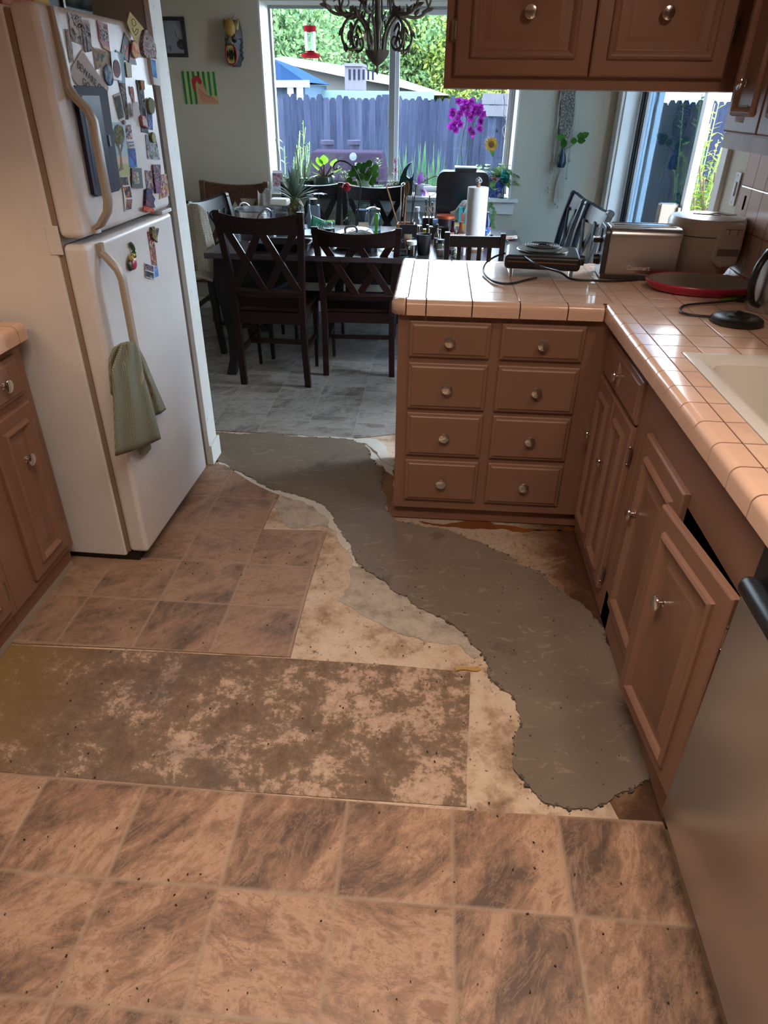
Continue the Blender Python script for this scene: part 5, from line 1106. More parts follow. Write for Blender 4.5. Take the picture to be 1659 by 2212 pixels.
# barbecue grill right outside
GY = 7.4; P_ = lambda px, py: oxz(px, py, GY); x0, z0 = P_(668, 328); x1, z1 = P_(822, 326); xl, zl = P_(660, 392); xr, zr = P_(838, 392)
t = T('barbecue_grill', 'wide dark purple-grey barbecue grill lid with a round thermometer outside the window', 'grill', ((x0+x1)/2, GY, GZ)); cx2 = (x0+x1)/2; hw_ = (xr-xl)/2
M_g = mat('grill_plum', hx('4a4258',.20), .5, 0); b = MB(); zt_, zb_ = z0-GZ, zl-GZ
b.add([(x0-cx2, .1, zt_), (x1-cx2, .1, zt_), (x1-cx2, .45, zt_), (x0-cx2, .45, zt_), (-hw_, 0, zb_), (hw_, 0, zb_), (hw_, .55, zb_), (-hw_, .55, zb_)], [(0,1,2,3), (7,6,5,4), (4,5,1,0), (5,6,2,1), (6,7,3,2), (7,4,0,3)]); b.build('lid', M_g, t, bevel=.02)
b = MB(); b.box(-hw_, hw_, 0, .55, zb_-.28, zb_-.005); b.build('firebox', M_g, t); 
for sx in (-1, 1): MB().box(sx*hw_*.85-.03, sx*hw_*.85+.03, .05, .5, 0, zb_-.28).build('leg', M_g, t)
tx, tz = P_(762, 334); MB().lathe([(.035, 0), (.035, -.012), (.001, -.014)], (tx-cx2, .03, tz-GZ-.02), 20, 'y').build('thermometer', mat('dial', hx('9aa8b0'), .3), t); hx0, hz0 = P_(768, 354); hx1, _ = P_(806, 354); MB().box(hx0-cx2, hx1-cx2, -.06, -.03, hz0-GZ-.01, hz0-GZ+.012).build('handle', mat('dial', hx('9aa8b0'), .3), t)
for px, lab in ((707, 'small terracotta pot standing beyond the grill, left of the other one'), (765, 'small terracotta pot standing beyond the grill, nearer the mullion')):
    x, z = oxz(px, 328, 8.6); x, zt_ = oxz(px, 303, 8.6); t = T('flower_pot', lab, 'pot', (x, 8.6, z-.5)); h = zt_-z+.5; MB().lathe([(.05, .5-.5), (.05, .5), (.065, h-.04), (.078, h-.04), (.078, h), (.066, h)], (0,0,0), 20).build('pot', mat('clay_blue', hx('4a4a5e'), .8), t, smooth=True); MB().box(-.15, .15, -.1, .1, -z-.5+z+.0, .0).build('stand', M_fence, t) if False else None
t = T('plant_stand', 'low wooden bench carrying the clay pots behind the grill', 'bench', (oxz(735, 328, 8.6)[0], 8.6, GZ)); zz0 = oxz(707, 328, 8.6)[1]-.5; MB().box(-.45, .45, -.12, .12, zz0-GZ-.05, zz0-GZ-.001).build('top', M_fence, t)
for sx in (-.4, .36): MB().box(sx, sx+.05, -.1, .1, 0, zz0-GZ-.05).build('leg', M_fence, t)
# bird feeder hanging from the eave
BY = 6.25; P_ = lambda px, py: oxz(px, py, BY); x, z1 = P_(669, 56); t = T('hummingbird_feeder', 'hummingbird feeder with red cap and red base hanging outside the window', 'bird feeder', (x, BY, 0)); s = abs(P_(683, 60)[0]-P_(657, 60)[0])/2
z2, z3, z4, z5 = P_(669, 69)[1], P_(669, 110)[1], P_(669, 117)[1], P_(669, 125)[1]
M_fr2 = mat('feeder_red', hx('c02a3a',.5), .4)
MB().lathe([(s, z2), (s, z1), (.001, z1+.002)], (0,0,0), 20).build('cap', M_fr2, t, smooth=True); MB().lathe([(s*.9, z2), (s*.85, z3)], (0,0,0), 20).build('bottle', M_clear, t, smooth=True)
MB().lathe([(s*.8, z3), (s*.5, z3-.006), (s*1.5, z4), (s*1.62, z5+.012), (s*1.3, z5), (.001, z5)], (0,0,0), 24).build('base', M_fr2, t, smooth=True)
zz1 = P_(669, 38)[1]; MB().tube([(0,0,z1), (.012,0,z1+.02), (-.01,0,(z1+zz1)/2), (.008,0,zz1-.01), (0,0,zz1), (0,0,2.36)], .003, 6).build('hook', M_black, t, smooth=True)
# shrub beyond the door
def vine(label, pts, Y, n, cols=('3f6a1e', '8fae3c')):
    x, z = oxz(*pts[0], Y); t = T('climbing_shrub', label, 'shrub', (x, Y, -.06)); b = MB(); st = MB()
    for (px, py) in pts[1:]:
        xx, zz2 = oxz(px, py, Y); st.tube([(0,0,0), ((xx-x)*.3, .05, (zz2+.06)*.6), (xx-x, 0, zz2+.06)], .006, 5)
        for k in range(n): f = rg.uniform(.45, 1.05); a = rg.uniform(0, 6.28); b.leaf(((xx-x)*f**1.5+rg.uniform(-.07, .07), rg.uniform(-.15, .15), (zz2+.06)*f+rg.uniform(-.07, .07)), (math.cos(a), math.sin(a), .3), rg.uniform(.05, .085), .045, .3, n=3)
    st.build('stems', MT, t); b.build('leaves', leafmat('vine_'+cols[0], *cols, .5), t); return t
vine('bright green leafy shrub just outside the open sliding door', [(1560, 470), (1510, 345), (1545, 372), (1575, 350), (1520, 385)], 5.3, 26)
vine('lower bright green shrub outside the door behind the rice cooker', [(1530, 520), (1500, 425), (1525, 445), (1545, 430)], 5.0, 24)
shrub('pale yellow-green sunlit bush over the fence beyond the door', 1555, 8.2, 200, .55, 26, ('8a9a48', 'b9b870'), s=.08)


hx = _hx0; _SP = None
# ------------------------------------------------------------------ plants and things on the window sill
SZ = WZ0
Mpot = lambda c, r=.35: mat('pot_'+c, hx(c), r, var=.08)
M_soil = mat('soil', hx('2e251e'), .95, bumpy=(60, .6, .006))
def potted(name, label, px, Y, r, h, potm, pyr=None, prof=None, z=SZ):
    t = T(name, label, 'potted plant', (xat(px, Y, z+h/2), Y, z)); pr = prof or [(.001, 0), (r*.72, 0), (r*.95, h*.9), (r, h*.9), (r, h), (r*.9, h), (r*.86, h*.9)]
    MB().lathe(pr, (0,0,0), 24).build('pot', potm, t, smooth=True); MB().cyl((0,0,h*.86), r*.85, .003, 20).build('soil', M_soil, t); return t
G1 = leafmat('leaf_green', '2f5c1e', '5c8a30', .35); G2 = leafmat('leaf_lime', '6b9a2e', '9fc24a', .4); G3 = leafmat('leaf_dark', '1f3f1e', '3c6230', .3); G4 = leafmat('leaf_pale', '5f8a4c', '9cbf7a', .4); PK = leafmat('leaf_pink', '7a2a4a', 'b04a78', .35); PU = leafmat('leaf_purple', '5c2a6c', '9a5ab0', .35)
M_stem = mat('stem_brown', hx('5a3b26'), .6)
def zs(px, py, Y): return zat(px, py, Y)-SZ
# vine in the left corner
t = potted('trailing_vine', 'thin trailing vine with small leaves in the left corner of the window', 607, 5.80, .035, .06, Mpot('3c4a52')); b = MB(); st = MB()
pp = [(0,0,.05), (-.02, .0, zs(604, 390, 5.8)*.5), (.0, 0, zs(600, 340, 5.8)), (-.02, 0, zs(600, 300, 5.8))]; st.tube(pp, .003, 5); st.tube([(0,0,.05), (.05,0,.12), (.10,-.02,.07)], .0025, 5)
for k, (f, a) in enumerate([(.3, .4), (.45, 2.8), (.6, .2), (.75, 3.0), (.85, .6), (.95, 2.6), (1.0, .3)]): b.leaf((-.02*f, 0, zs(600, 300, 5.8)*f), (math.cos(a), -.3, .1), .065, .032, .5)
st.build('stem', M_stem, t, smooth=True); b.build('leaves', G1, t, smooth=True)
t = T('greeting_card', 'small card with a pink photo propped in the left corner of the sill', 'card', (xat(596, 5.66, SZ+.06), 5.66, SZ), .25); t.rotation_euler = (-.18, 0, .2); MB().box(-.045, .045, 0, .003, .001, .115).build('card', M_wh, t); MB().box(-.036, .040, -.001, 0, .03, .10).build('print', picmat('card_print', 21, ['5a3c44', '8a6a70', 'b09098', '6a4a52'], 40), t)
# snake-like cacti
t = T('tall_cactus', 'two slender pale columnar cacti with a dark stake in a black pot', 'potted plant', (xat(652, 5.78, SZ+.05), 5.78, SZ)); MB().lathe([(.035, 0), (.048, .085), (.052, .09), (.048, .088)], (0,0,0), 20).build('pot', M_black, t, smooth=True)
MB().tube([(-.012, 0, .07), (-.02, 0, .16), (-.032, 0, zs(640, 312, 5.78))], [.017, .012, .004], 10).build('stem', mat('cactus_pale', hx('8a9468'), .8, bumpy=(90, .6, .004)), t, smooth=True)
MB().tube([(.022, 0, .07), (.024, 0, zs(653, 345, 5.78))], [.012, .003], 8).build('stem', mat('cactus_pale', hx('8a9468'), .8), t, smooth=True); MB().tube([(.035, 0, .06), (.03, 0, zs(655, 310, 5.78))], .0022, 5).build('stake', M_black, t)
# upright broad-leaf orchid without flowers
t = potted('young_orchid', 'orchid with broad green leaves and no flowers, left of the round green pot', 665, 5.73, .042, .06, M_black); b = MB()
for d, L, W_ in (((.25, 0, 1), .155, .046), ((-1, -.2, .35), .15, .035), ((.8, -.3, .3), .10, .036), ((-.5, -.3, .1), .08, .04), ((.6, .1, .5), .07, .035)): b.leaf((0, 0, .055), d, L, W_, .25, fold=.3)
b.build('leaves', G1, t, smooth=True)
# big green glazed pot with succulent leaves
r = .058; t = potted('jade_plant', 'round dark green glazed pot with lime paddle leaves', 701, 5.70, r, .085, mat('green_glaze', hx('38463c'), .15), prof=[(.001, 0), (.040, 0), (.060, .022), (.064, .05), (.058, .078), (.053, .082), (.05, .080), (.055, .05), (.001, .04)]); b = MB(); st = MB()
for a, L, el in ((3.0, .07, .9), (2.4, .09, 1.2), (.4, .11, .9), (-.3, .09, .45), (1.4, .10, 1.35), (3.6, .05, .4)):
    d = Vector((math.cos(a)*math.cos(el), -.15, math.sin(el))); st.tube([(0,0,.07), d*(L*.7)+Vector((0,0,.07))], .005, 6); b.leaf(d*(L*.7)+Vector((0,0,.07)), d+Vector((0,-.3,.1)), .058, .050, .1, fold=.1)
st.build('stems', M_stem, t); b.build('leaves', G2, t, smooth=True)
# moss terrarium tray
t = T('succulent_tray', 'black shallow tray of moss, stones and wispy succulents under the hook', 'potted plant', (xat(744, 5.70, SZ+.03), 5.70, SZ)); MB().box(-.075, .075, -.04, .04, 0, .035).build('tray', M_black, t, bevel=.004); b = MB()
for k in range(40): b.ball((rg.uniform(-.065, .065), rg.uniform(-.03, .03), .036), rg.uniform(.005, .014), 8)
b.build('moss', mat('moss_stone', hx('7a7448'), .9, var=.3), t, smooth=True); st = MB(); b = MB()
for k in range(9):
    x = rg.uniform(-.06, .06); top = (x+rg.uniform(-.03, .03), rg.uniform(-.02, .02), rg.uniform(.09, .15)); st.tube([(x, 0, .035), top], .0018, 5)
    for j in range(7): a = rg.uniform(0, 6.3); f = rg.uniform(.5, 1); b.leaf((x+(top[0]-x)*f, top[1]*f, .035+(top[2]-.035)*f), (math.cos(a), math.sin(a), .6), .022, .008, .1, n=2)
st.build('stems', M_stem, t); b.build('leaves', G4, t)
# pilea with coin leaves
t = potted('pilea_plant', 'coin-leaf plant trailing over a pale frosted pot right of the hook', 787, 5.70, .045, .075, mat('frosted_pot', hx('9fae98'), .4)); st = MB(); b = MB()
for k in range(20):
    a = k*2.4; el = rg.uniform(-.3, 1.2); L = rg.uniform(.05, .095); p = Vector((math.cos(a)*math.cos(el)*L, -abs(math.sin(a)*math.cos(el)*L*.8)-.01, .07+math.sin(el)*L)); st.tube([(0,0,.07), p*.6+Vector((0,0,.035)), p], .0013, 4); b.M = Tr(*p) @ Rz(rg.uniform(-.5, .5)) @ Rx(1.2); b.lathe([(.0001, .002), (.010, .001), (.018, 0), (.0185, -.001)], (0,0,0), 12); b.M = Matrix.Identity(4)
st.build('stems', M_stem, t); b.build('leaves', G1, t, smooth=True)
# tiny tree seedlings
t = potted('seedling', 'tall thin seedling topped with a pale rosette in a small white pot', 817, 5.71, .028, .05, M_wh); MB().tube([(0,0,.04), (.004,0,.10), (0,0,zs(817, 350, 5.71))], .0022, 5).build('stem', M_stem, t); b = MB()
for k in range(16): a = k*2.4; f = .72+.28*k/16; b.leaf((0,0,zs(817, 350, 5.71)*f), (math.cos(a), math.sin(a)*.7, .5), .034, .011, .2)
b.build('leaves', leafmat('rosette_pale', '7a9460', 'b9c49a', .4), t, smooth=True)
t = potted('small_succulent', 'little ribbed white pot with a stubby succulent beside the thin seedling', 822, 5.63, .020, .030, M_wh); b = MB()
for k in range(12): a = k*2.4; b.leaf((0,0,.028), (math.cos(a), math.sin(a), .9), .03, .009, .1)
b.build('leaves', G4, t)
# red-leafed cutting in terracotta
t = potted('string_of_hearts', 'terracotta pot with pale beady succulents and a pink-leafed stem by the mullion', 850, 5.69, .045, .055, mat('terracotta', hx('8a4f3c'), .7)); b = MB()
for k in range(45): b.ball((rg.uniform(-.042, .042), rg.uniform(-.038, .03), rg.uniform(.052, .078)), .0065, 6)
b.build('beads', mat('pale_beads', hx('8f9a84'), .6, var=.2), t, smooth=True); zt_ = zs(855, 352, 5.69); MB().tube([(.006, 0, .05), (.012, 0, zt_*.6), (.008, 0, zt_)], .0022, 5).build('stem', M_stem, t); b = MB()
for k in range(12): a = k*2.6; b.leaf((.01, 0, zt_*(.5+.5*k/12)), (math.cos(a), math.sin(a)*.5, .5), .036, .014, .1)
b.build('leaves', PK, t, smooth=True)
# green crescent sculpture
t = T('crescent_sculpture', 'glossy dark green crescent wave sculpture on the sill', 'sculpture', (xat(876, 5.66, SZ+.08), 5.66, SZ)); S = .0034
def C_(pts): return [((x-876)*S*.99, (426-y)*S*.92) for x, y in pts]
out = [(859, 426), (860, 405), (864, 385), (872, 368), (882, 357), (890, 353), (884, 362), (879, 372), (878, 383), (884, 389), (891, 384), (895, 372), (894, 388), (893, 404), (892, 426)]
MB().prism(C_(out)[::-1], -.03, .03, 'y').build('body', mat('jade_ceramic', hx('1f3b33'), .12), t, bevel=.010, seg=3)
# purple wandering plant in white pot
t = potted('purple_plant', 'small white square pot with purple-pink pointed leaves and long bare stems', 905, 5.66, .028, .05, M_wh); b = MB(); st = MB()
for d in ((-.9, -.2, .9), (-.2, 0, 1.2), (.7, -.1, .9), (.9, -.2, .1), (-.9, -.3, .2), (.1, -.3, .7), (.6, -.4, -.9), (.9, -.3, -.6)): b.leaf((0, -.01, .045), d, .085, .026, .2, fold=.3)
st.tube([(0,0,.05), (.07,-.01,.085), (.15,0,.09)], .002, 5); st.tube([(0,0,.05), (.05,-.03,.0), (.10,-.03,.03), (.14,-.02,.085)], .0018, 5); b.build('leaves', PU, t, smooth=True); st.build('stems', M_stem, t)
# moth orchid
OY = 5.68; xo_ = xat(1005, OY, SZ+.2); t = T('moth_orchid', 'tall moth orchid with arching sprays of magenta flowers', 'potted plant', (xo_, OY, SZ)); MB().lathe([(.045, 0), (.06, .10), (.062, .11), (.055, .105)], (0,0,0), 20).build('pot', Mpot('4a4f5c'), t, smooth=True)
o3 = lambda px, py, dy=0: Vector((oxz(px, py, OY+dy)[0]-xo_, dy, oxz(px, py, OY+dy)[1]-SZ))
st = MB(); st.tube([(0,0,.1), o3(996, 330), o3(1001, 290), o3(1008, 260), o3(1004, 243), o3(990, 240), o3(978, 255)], .003, 6); st.tube([(.02,0,.1), o3(1012, 330), o3(1016, 290), o3(1022, 265), o3(1035, 250), o3(1040, 270), o3(1034, 282)], .003, 6); st.tube([o3(1022, 268), o3(1014, 238), o3(1012, 222)], .0025, 6); st.build('stems', mat('stem_green', hx('4c6b34'), .5), t, smooth=True)
mg = leafmat('orchid_magenta', '6e1470', 'a42ca4', .3); rg2 = random.Random(6)
fl_ = [(991, 219), (1004, 221), (1018, 220), (1010, 232), (999, 235), (1026, 232), (1022, 245), (1032, 243), (1038, 232), (1043, 246), (993, 247), (988, 258), (976, 248), (980, 268), (994, 268), (984, 280), (974, 273), (1017, 256), (1038, 262), (1036, 278), (1016, 280), (1020, 288), (978, 240), (1009, 245)]
for k, (px, py) in enumerate(fl_):
    b = MB(); c = o3(px, py, rg2.uniform(-.03, .03)); tw = rg2.uniform(0, 6)
    for j in range(5): a = tw+j*1.257; b.leaf(c, (math.cos(a), -.35+rg2.uniform(-.3, .3), math.sin(a)), .031, .030 if j % 2 else .022, 0, up=(0, -1, 0), fold=.1)
    b.ball(tuple(c+Vector((0, -.008, 0))), .0045, 8); b.build('flower', mg, t, smooth=True)
b = MB()
for d, L, W_ in (((.35, -.2, 1), .16, .075), ((-1, -.3, .55), .17, .055), ((1, -.3, .25), .15, .06), ((-.6, -.4, .15), .12, .05), ((.8, .2, .7), .09, .05)): b.leaf((.01, -.02, .10), d, L, W_, .3, fold=.2)
b.build('leaves', G1, t, smooth=True)
sf = T('sunflower_ornament', 'yellow sunflower ornament hanging against the glass right of the orchid', 'ornament', (xat(1062, 5.80, 1.25), 5.80, zat(1062, 312, 5.80))); b = MB()
for k in range(16): a = k*PI/8; b.leaf((math.cos(a)*.012, 0, math.sin(a)*.012), (math.cos(a)*.7, -.1, math.sin(a)), .042, .016, 0, up=(0,-1,0))
b.build('petals', mat('sun_yellow', hx('c9a020'), .5), sf); MB().lathe([(.022, 0), (.02, -.008), (.001, -.01)], (0,0,0), 18, 'y').build('centre', mat('sun_brown', hx('6a4420'), .7), sf); b = MB(); b.leaf((.002, 0, -.02), (.3, -.1, -1), .07, .03, 0, up=(0,-1,0)); b.build('leaf', G3, sf); MB().tube([(0,0,.03), (0,0,WZ1-sf.location.z-.02)], .0008, 4).build('string', M_wh, sf)
t = potted('pothos_plant', 'bushy heart-leafed pothos in a patterned blue pot at the right end of the sill', 1070, 5.67, .068, .12, picmat('blue_pattern_pot', 31, ['2a3c7a', '4a5c9a', '2a3060', 'a8a0a0', '7a4034'], 16)); b = MB(); st = MB(); rg3 = random.Random(12)
for k in range(46):
    a = rg3.uniform(0, 6.28); L = rg3.uniform(.05, .15); p = Vector((math.cos(a)*L, math.sin(a)*L*.5-.03, .12+rg3.uniform(-.05, .09)-L*.15)); st.tube([(0,0,.11), p*.5+Vector((0,0,.09)), p], .0015, 4); b.leaf(p, (math.cos(a)*.6, -.6, rg3.uniform(-.5, .4)), rg3.uniform(.04, .062), rg3.uniform(.035, .05), .3, fold=.12)
st.tube([(.0,-.05,.1), (-.04,-.10,-.02), (-.02,-.11,-.14), (.02,-.115,-.2), (.03,-.12,-.25)], .0018, 5)
for k in range(10): f = k/10; b.leaf((-.03+.05*f+rg3.uniform(-.03, .03), -.115, -.02-.24*f), (rg3.uniform(-1, 1), -.4, -.3), .04, .03, .2)
st.build('stems', mat('stem_green', hx('4c6b34'), .5), t); b.build('leaves', G4, t, smooth=True)
t = T('wine_glass', 'teal stemmed wine glass standing at the right end of the sill', 'glass', (xat(1088, 5.60, SZ+.05), 5.60, SZ)); hgl = zs(1090, 366, 5.60)
MB().lathe([(.001, 0), (.034, 0), (.034, .004), (.006, .010), (.005, hgl*.42), (.010, hgl*.46), (.030, hgl*.58), (.036, hgl*.75), (.030, hgl)], (0,0,0), 24).build('glass', mat('teal_glass_solid', hx('1a8f8c'), .1, trans=.75), t, smooth=True)
sc_ = T('string_light', 'white pennant string hanging down inside the right window edge', 'hanging string', (0, 5.82, 0)); b = MB(); pts = [at(px, py, 'y', 5.82) for px, py in ((1088, 205), (1090, 225), (1088, 245), (1094, 265), (1086, 280), (1092, 305))]; b.tube([Vector((p.x, 0, p.z)) for p in pts], .004, 6); b.build('string', M_wh, sc_)

# ------------------------------------------------------------------ wall decorations
WY = YB
def wall_quad(px0, py0, px1, py1): a = at(px0, py0, 'y', WY-.01); c = at(px1, py1, 'y', WY-.01); return a, c
a, c = wall_quad(345, 36, 407, 124); a.x = at(345, 36, 'y', WY-.01).x
t = T('framed_drawing', 'black-framed grey drawing on the far wall, partly behind the white wall edge', 'picture', ((a.x+c.x)/2, WY-.012, (a.z+c.z)/2)); hw_, hh = abs(c.x-a.x)/2, abs(a.z-c.z)/2
b = MB(); frame_rect(b, -hw_, hw_, -hh, hh, -.01, .01, .022); b.build('frame', M_black, t, bevel=.002); MB().box(-hw_+.02, hw_-.02, 0, .006, -hh+.02, hh-.02).build('drawing', picmat('pencil_drawing', 41, ['7d8086', '8b8e93', '8b8e93', '6a6c70'], 3.2), t)
b = MB(); b.tube([(hw_*.1, -.001, hh*.3), (hw_*.25, -.001, 0), (hw_*.5, -.001, -hh*.15), (hw_*.35, -.001, -hh*.3)], .004, 6, .3); b.ball((hw_*.55, -.0, -hh*.35), 1, 10, (.035, .002, .03)); b.build('pencil_lines', mat('graphite', hx('3e3f42'), .7), t)
a, c = wall_quad(391, 154, 472, 226); t = T('rooster_painting', 'childlike painting of a rooster on green stripes taped to the far wall', 'painting', ((a.x+c.x)/2, WY-.006, (a.z+c.z)/2)); hw_, hh = abs(c.x-a.x)/2, abs(a.z-c.z)/2
MB().box(-hw_, hw_, 0, .004, -hh, hh).build('paper', mat('pale_green_paper', hx('a9b86a'), .7), t); b = MB(); x = -hw_+.004; k = 0
while x < hw_-.02: b.prism([(x, -hh if x < 0 else -hh*.45), (x+.016, -hh if x < 0 else -hh*.45), (x+.013, hh), (x-.003, hh)], -.0012, 0, 'y'); x += .037
b.build('stripes', mat('stripe_green', hx('23704a'), .7), t); b = MB(); b.prism([(-.03, -hh), (hw_, -hh), (hw_, -hh*.55), (.05, -hh*.45), (.03, .02), (-.02, .03)], -.0024, -.0012, 'y'); b.build('body', mat('rooster_tan', hx('c99a78'), .7), t)
b = MB(); b.prism([(-.05, -.01), (-.055, .05), (-.03, .075), (.0, .07), (.02, .04), (.01, .02), (-.015, .045), (-.035, .02), (-.03, -.02)], -.0036, -.0024, 'y'); b.build('comb', mat('rooster_red', hx('b3202c'), .7), t)
b = MB()
for k in range(6): b.tube([(-.01+.012*k, -.003, .0-.01*k), (.0+.014*k, -.003, -.05), (.02+.02*k, -.003, -.09)], .0018, 4)
b.build('feathers', mat('feather_red', hx('b0502c'), .7), t)
# carved demon mask
a, c = wall_quad(485, 42, 533, 148); mh = abs(a.z-c.z); mw = abs(c.x-a.x)*.92; t = T('carved_mask', 'carved wooden horned demon mask with open fanged mouth on the far wall', 'mask', ((a.x+c.x)/2, WY-.01, (a.z+c.z)/2), -.12); u = mh/2; v = mw/2
b = MB(); rows = []
for k in range(13):
    z = u-2*u*k/12; tt = k/12; wv = v*(.62+.38*math.sin(PI*min(1, tt*1.1+.1))) if tt < .7 else v*(1-.55*(tt-.7)/.3)
    rows.append([(wv*math.cos(a_), -.01-.085*math.sin(a_)*(.6+.4*math.sin(PI*tt)), z*.95) for a_ in [PI*j/14 for j in range(15)]])
b.sheet(rows); b.add([rows[0][j] for j in range(15)], [tuple(range(15))]); b.build('face', mat('mask_dark', hx('3c3a3c'), .5, var=.35), t, smooth=True)
for s in (-1, 1):
    MB().tube([(s*v*.5, -.06, u*.62), (s*v*.75, -.06, u*.85), (s*v*.9, -.05, u*1.0)], [.022, .016, .003], 8).build('horn', mat('mask_ochre', hx('8a7a3a'), .5), t, smooth=True)
    b = MB(); b.tube([(s*.02, -.092, u*.18), (s*v*.5, -.088, u*.30), (s*v*.85, -.055, u*.20)], [.008, .014, .006], 8); b.build('brow', mat('mask_grey', hx('55504e'), .5), t, smooth=True)
    b = MB(); b.ball((s*v*.45, -.088, u*.10), 1, 12, (.018, .008, .010)); b.build('eye', mat('mask_black', hx('151312'), .4), t, smooth=True)
    b = MB()
    for k in range(4): b.tube([(s*v*.9, -.045, u*(.2-.22*k)), (s*v*1.02, -.03, u*(.08-.22*k)), (s*v*.85, -.04, u*(-.05-.22*k))], [.008, .006, .003], 6)
    b.build('hair_lock', mat('mask_blue', hx('2c3c48'), .5), t, smooth=True)
b = MB(); b.ball((0, -.078, u*.62), 1, 14, (.036, .03, .055)); b.build('forehead', mat('mask_yellow', hx('a8843a'), .5, var=.25), t, smooth=True)
b = MB(); b.tube([(0, -.092, u*.28), (0, -.115, u*.02)], [.009, .017], 8); b.ball((-.014, -.105, -u*.01), .011, 8); b.ball((.014, -.105, -u*.01), .011, 8); b.build('nose', mat('mask_olive', hx('6a6a48'), .5), t, smooth=True)
b = MB(); b.tube([(.040*math.cos(a_), -.10, -u*.45+.058*math.sin(a_)) for a_ in [k*2*PI/16 for k in range(17)]], .008, 8); b.build('lips', mat('mask_red', hx('8a2430'), .5), t, smooth=True)
b = MB(); b.ball((0, -.085, -u*.45), 1, 14, (.034, .012, .050)); b.build('mouth', mat('mask_black', hx('151312'), .4), t, smooth=True); b = MB()
for k in range(7): x = -.027+.009*k; b.tube([(x, -.104, -u*.45+.050-.1*abs(x)), (x, -.102, -u*.45+.022-.012*(k in (1, 5)))], [.0045, .001], 6); b.tube([(x, -.104, -u*.45-.050+.1*abs(x)), (x, -.102, -u*.45-.026+.018*(k in (1, 5)))], [.0045, .001], 6)
b.build('teeth', mat('mask_teeth', hx('b9a85a'), .4), t)
MB().tube([(0, -.03, u), (0, .0, u*1.16)], .002, 5).build('hanger', M_black, t)
# macrame hanger
MX = lambda px, py: oxz(px, py, YB-.03); x0, z0 = MX(1226, 190); t = T('macrame_hanger', 'cream macrame wall hanger holding a dark bottle, with beaded tassels', 'wall hanging', (x0, YB-.03, 0)); q = NT('macrame_knots'); vo = q.t.nodes.new('ShaderNodeTexVoronoi'); vo.inputs['Scale'].default_value = 90; q.t.links.new(q.obj(), vo.inputs['Vector']); q.col(q.ramp(vo.outputs[0], [(.1, hx('b8ae9c')), (.55, hx('6f675a'))])); q.bump(vo.outputs[0], 1, .008); q.set(Roughness=.9)
R_ = lambda px, py: (MX(px, py)[0]-x0, MX(px, py)[1]); M_cord = mat('cotton_cord', hx('b3a998'), .9)
g = []
for (py, xa, xb) in ((180, 1211, 1245), (220, 1211, 1243), (250, 1210, 1240), (280, 1208, 1234), (298, 1209, 1228)): a_, b_ = R_(xa, py), R_(xb, py); g.append([(a_[0]+(b_[0]-a_[0])*k/6, 0, a_[1]) for k in range(7)])
MB().sheet(g).build('knotted_panel', q.m, t, solid=.010)
b = MB()
for xa, pts in enumerate((((1214, 298), (1203, 345), (1212, 360), (1222, 362)), ((1224, 298), (1214, 345), (1222, 362)), ((1228, 298), (1221, 340), (1205, 358), (1212, 364)), ((1209, 298), (1204, 355), (1210, 362)), ((1226, 300), (1222, 350), (1216, 364)), ((1209, 310), (1222, 345), (1208, 362)))):
    b.tube([(R_(*p)[0], -.03 if 0 < i < len(pts)-1 else -.01, R_(*p)[1]) for i, p in enumerate(pts)], .0035, 6)
b.build('cradle_cords', M_cord, t, smooth=True); b = MB(); rgm = random.Random(9)
for k in range(9): px = 1201+2.2*k; b.tube([(R_(1212, 366)[0]+.002*k, -.01, R_(1212, 366)[1]), (R_(px, 400)[0], -.01, R_(px, 400)[1]), (R_(px-5+k*.3, 432+rgm.uniform(-8, 16))[0], -.01, R_(px, 432+rgm.uniform(-6, 18))[1])], .003, 5)
for pts in (((1211, 200), (1205, 250), (1200, 320), (1194, 360), (1190, 372)), ((1208, 250), (1200, 300), (1195, 350), (1186, 405), (1184, 412)), ((1243, 200), (1240, 260), (1232, 320), (1226, 360), (1223, 385)), ((1245, 200), (1243, 260), (1236, 300), (1230, 346))): b.tube([(R_(*p)[0], -.005, R_(*p)[1]) for p in pts], .0035, 5)
b.build('hanging_cords', M_cord, t, smooth=True); b = MB()
for p in ((1190, 373), (1185, 405), (1184, 414), (1223, 385), (1230, 348), (1200, 440), (1204, 447), (1196, 432)): b = MB(); b.ball((R_(*p)[0], -.01, R_(*p)[1]), .009, 8); b.build('bead', mat('wood_bead', hx('a89a86'), .6), t, smooth=True)
bt = T('hanging_bottle', 'small dark glass bottle of water with a green cutting in the macrame cradle', 'bottle', (x0+R_(1211, 350)[0], YB-.065, R_(1211, 364)[1]+.008)); MB().lathe([(.001, 0), (.026, .002), (.034, .03), (.026, .075), (.014, .10), (.014, .125)], (0,0,0), 20).build('glass', mat('dark_bottle', hx('20303a'), .1), bt, smooth=True)
b = MB(); b.tube([(0,0,.08), (.02,-.01,.12), (.07,-.01,.15), (.11,-.01,.19)], .0025, 5); b.build('stem', mat('stem_green', hx('4c6b34'), .5), bt); b = MB()
for p, d, L in (((.0, -.01, .12), (-.1, -.2, 1), .09), ((.0,-.01,.18), (-.6, -.2, .3), .08), ((.07, -.01, .15), (-.2, -.2, .9), .06), ((.09, -.01, .17), (.6, -.2, .2), .06), ((.11, -.01, .19), (.9, -.1, .8), .07), ((.10, -.01, .18), (.1, -.2, 1), .06)): b.leaf(p, d, L, .045, .2, up=(0, -1, 0))
b.build('leaves', G1, bt, smooth=True)

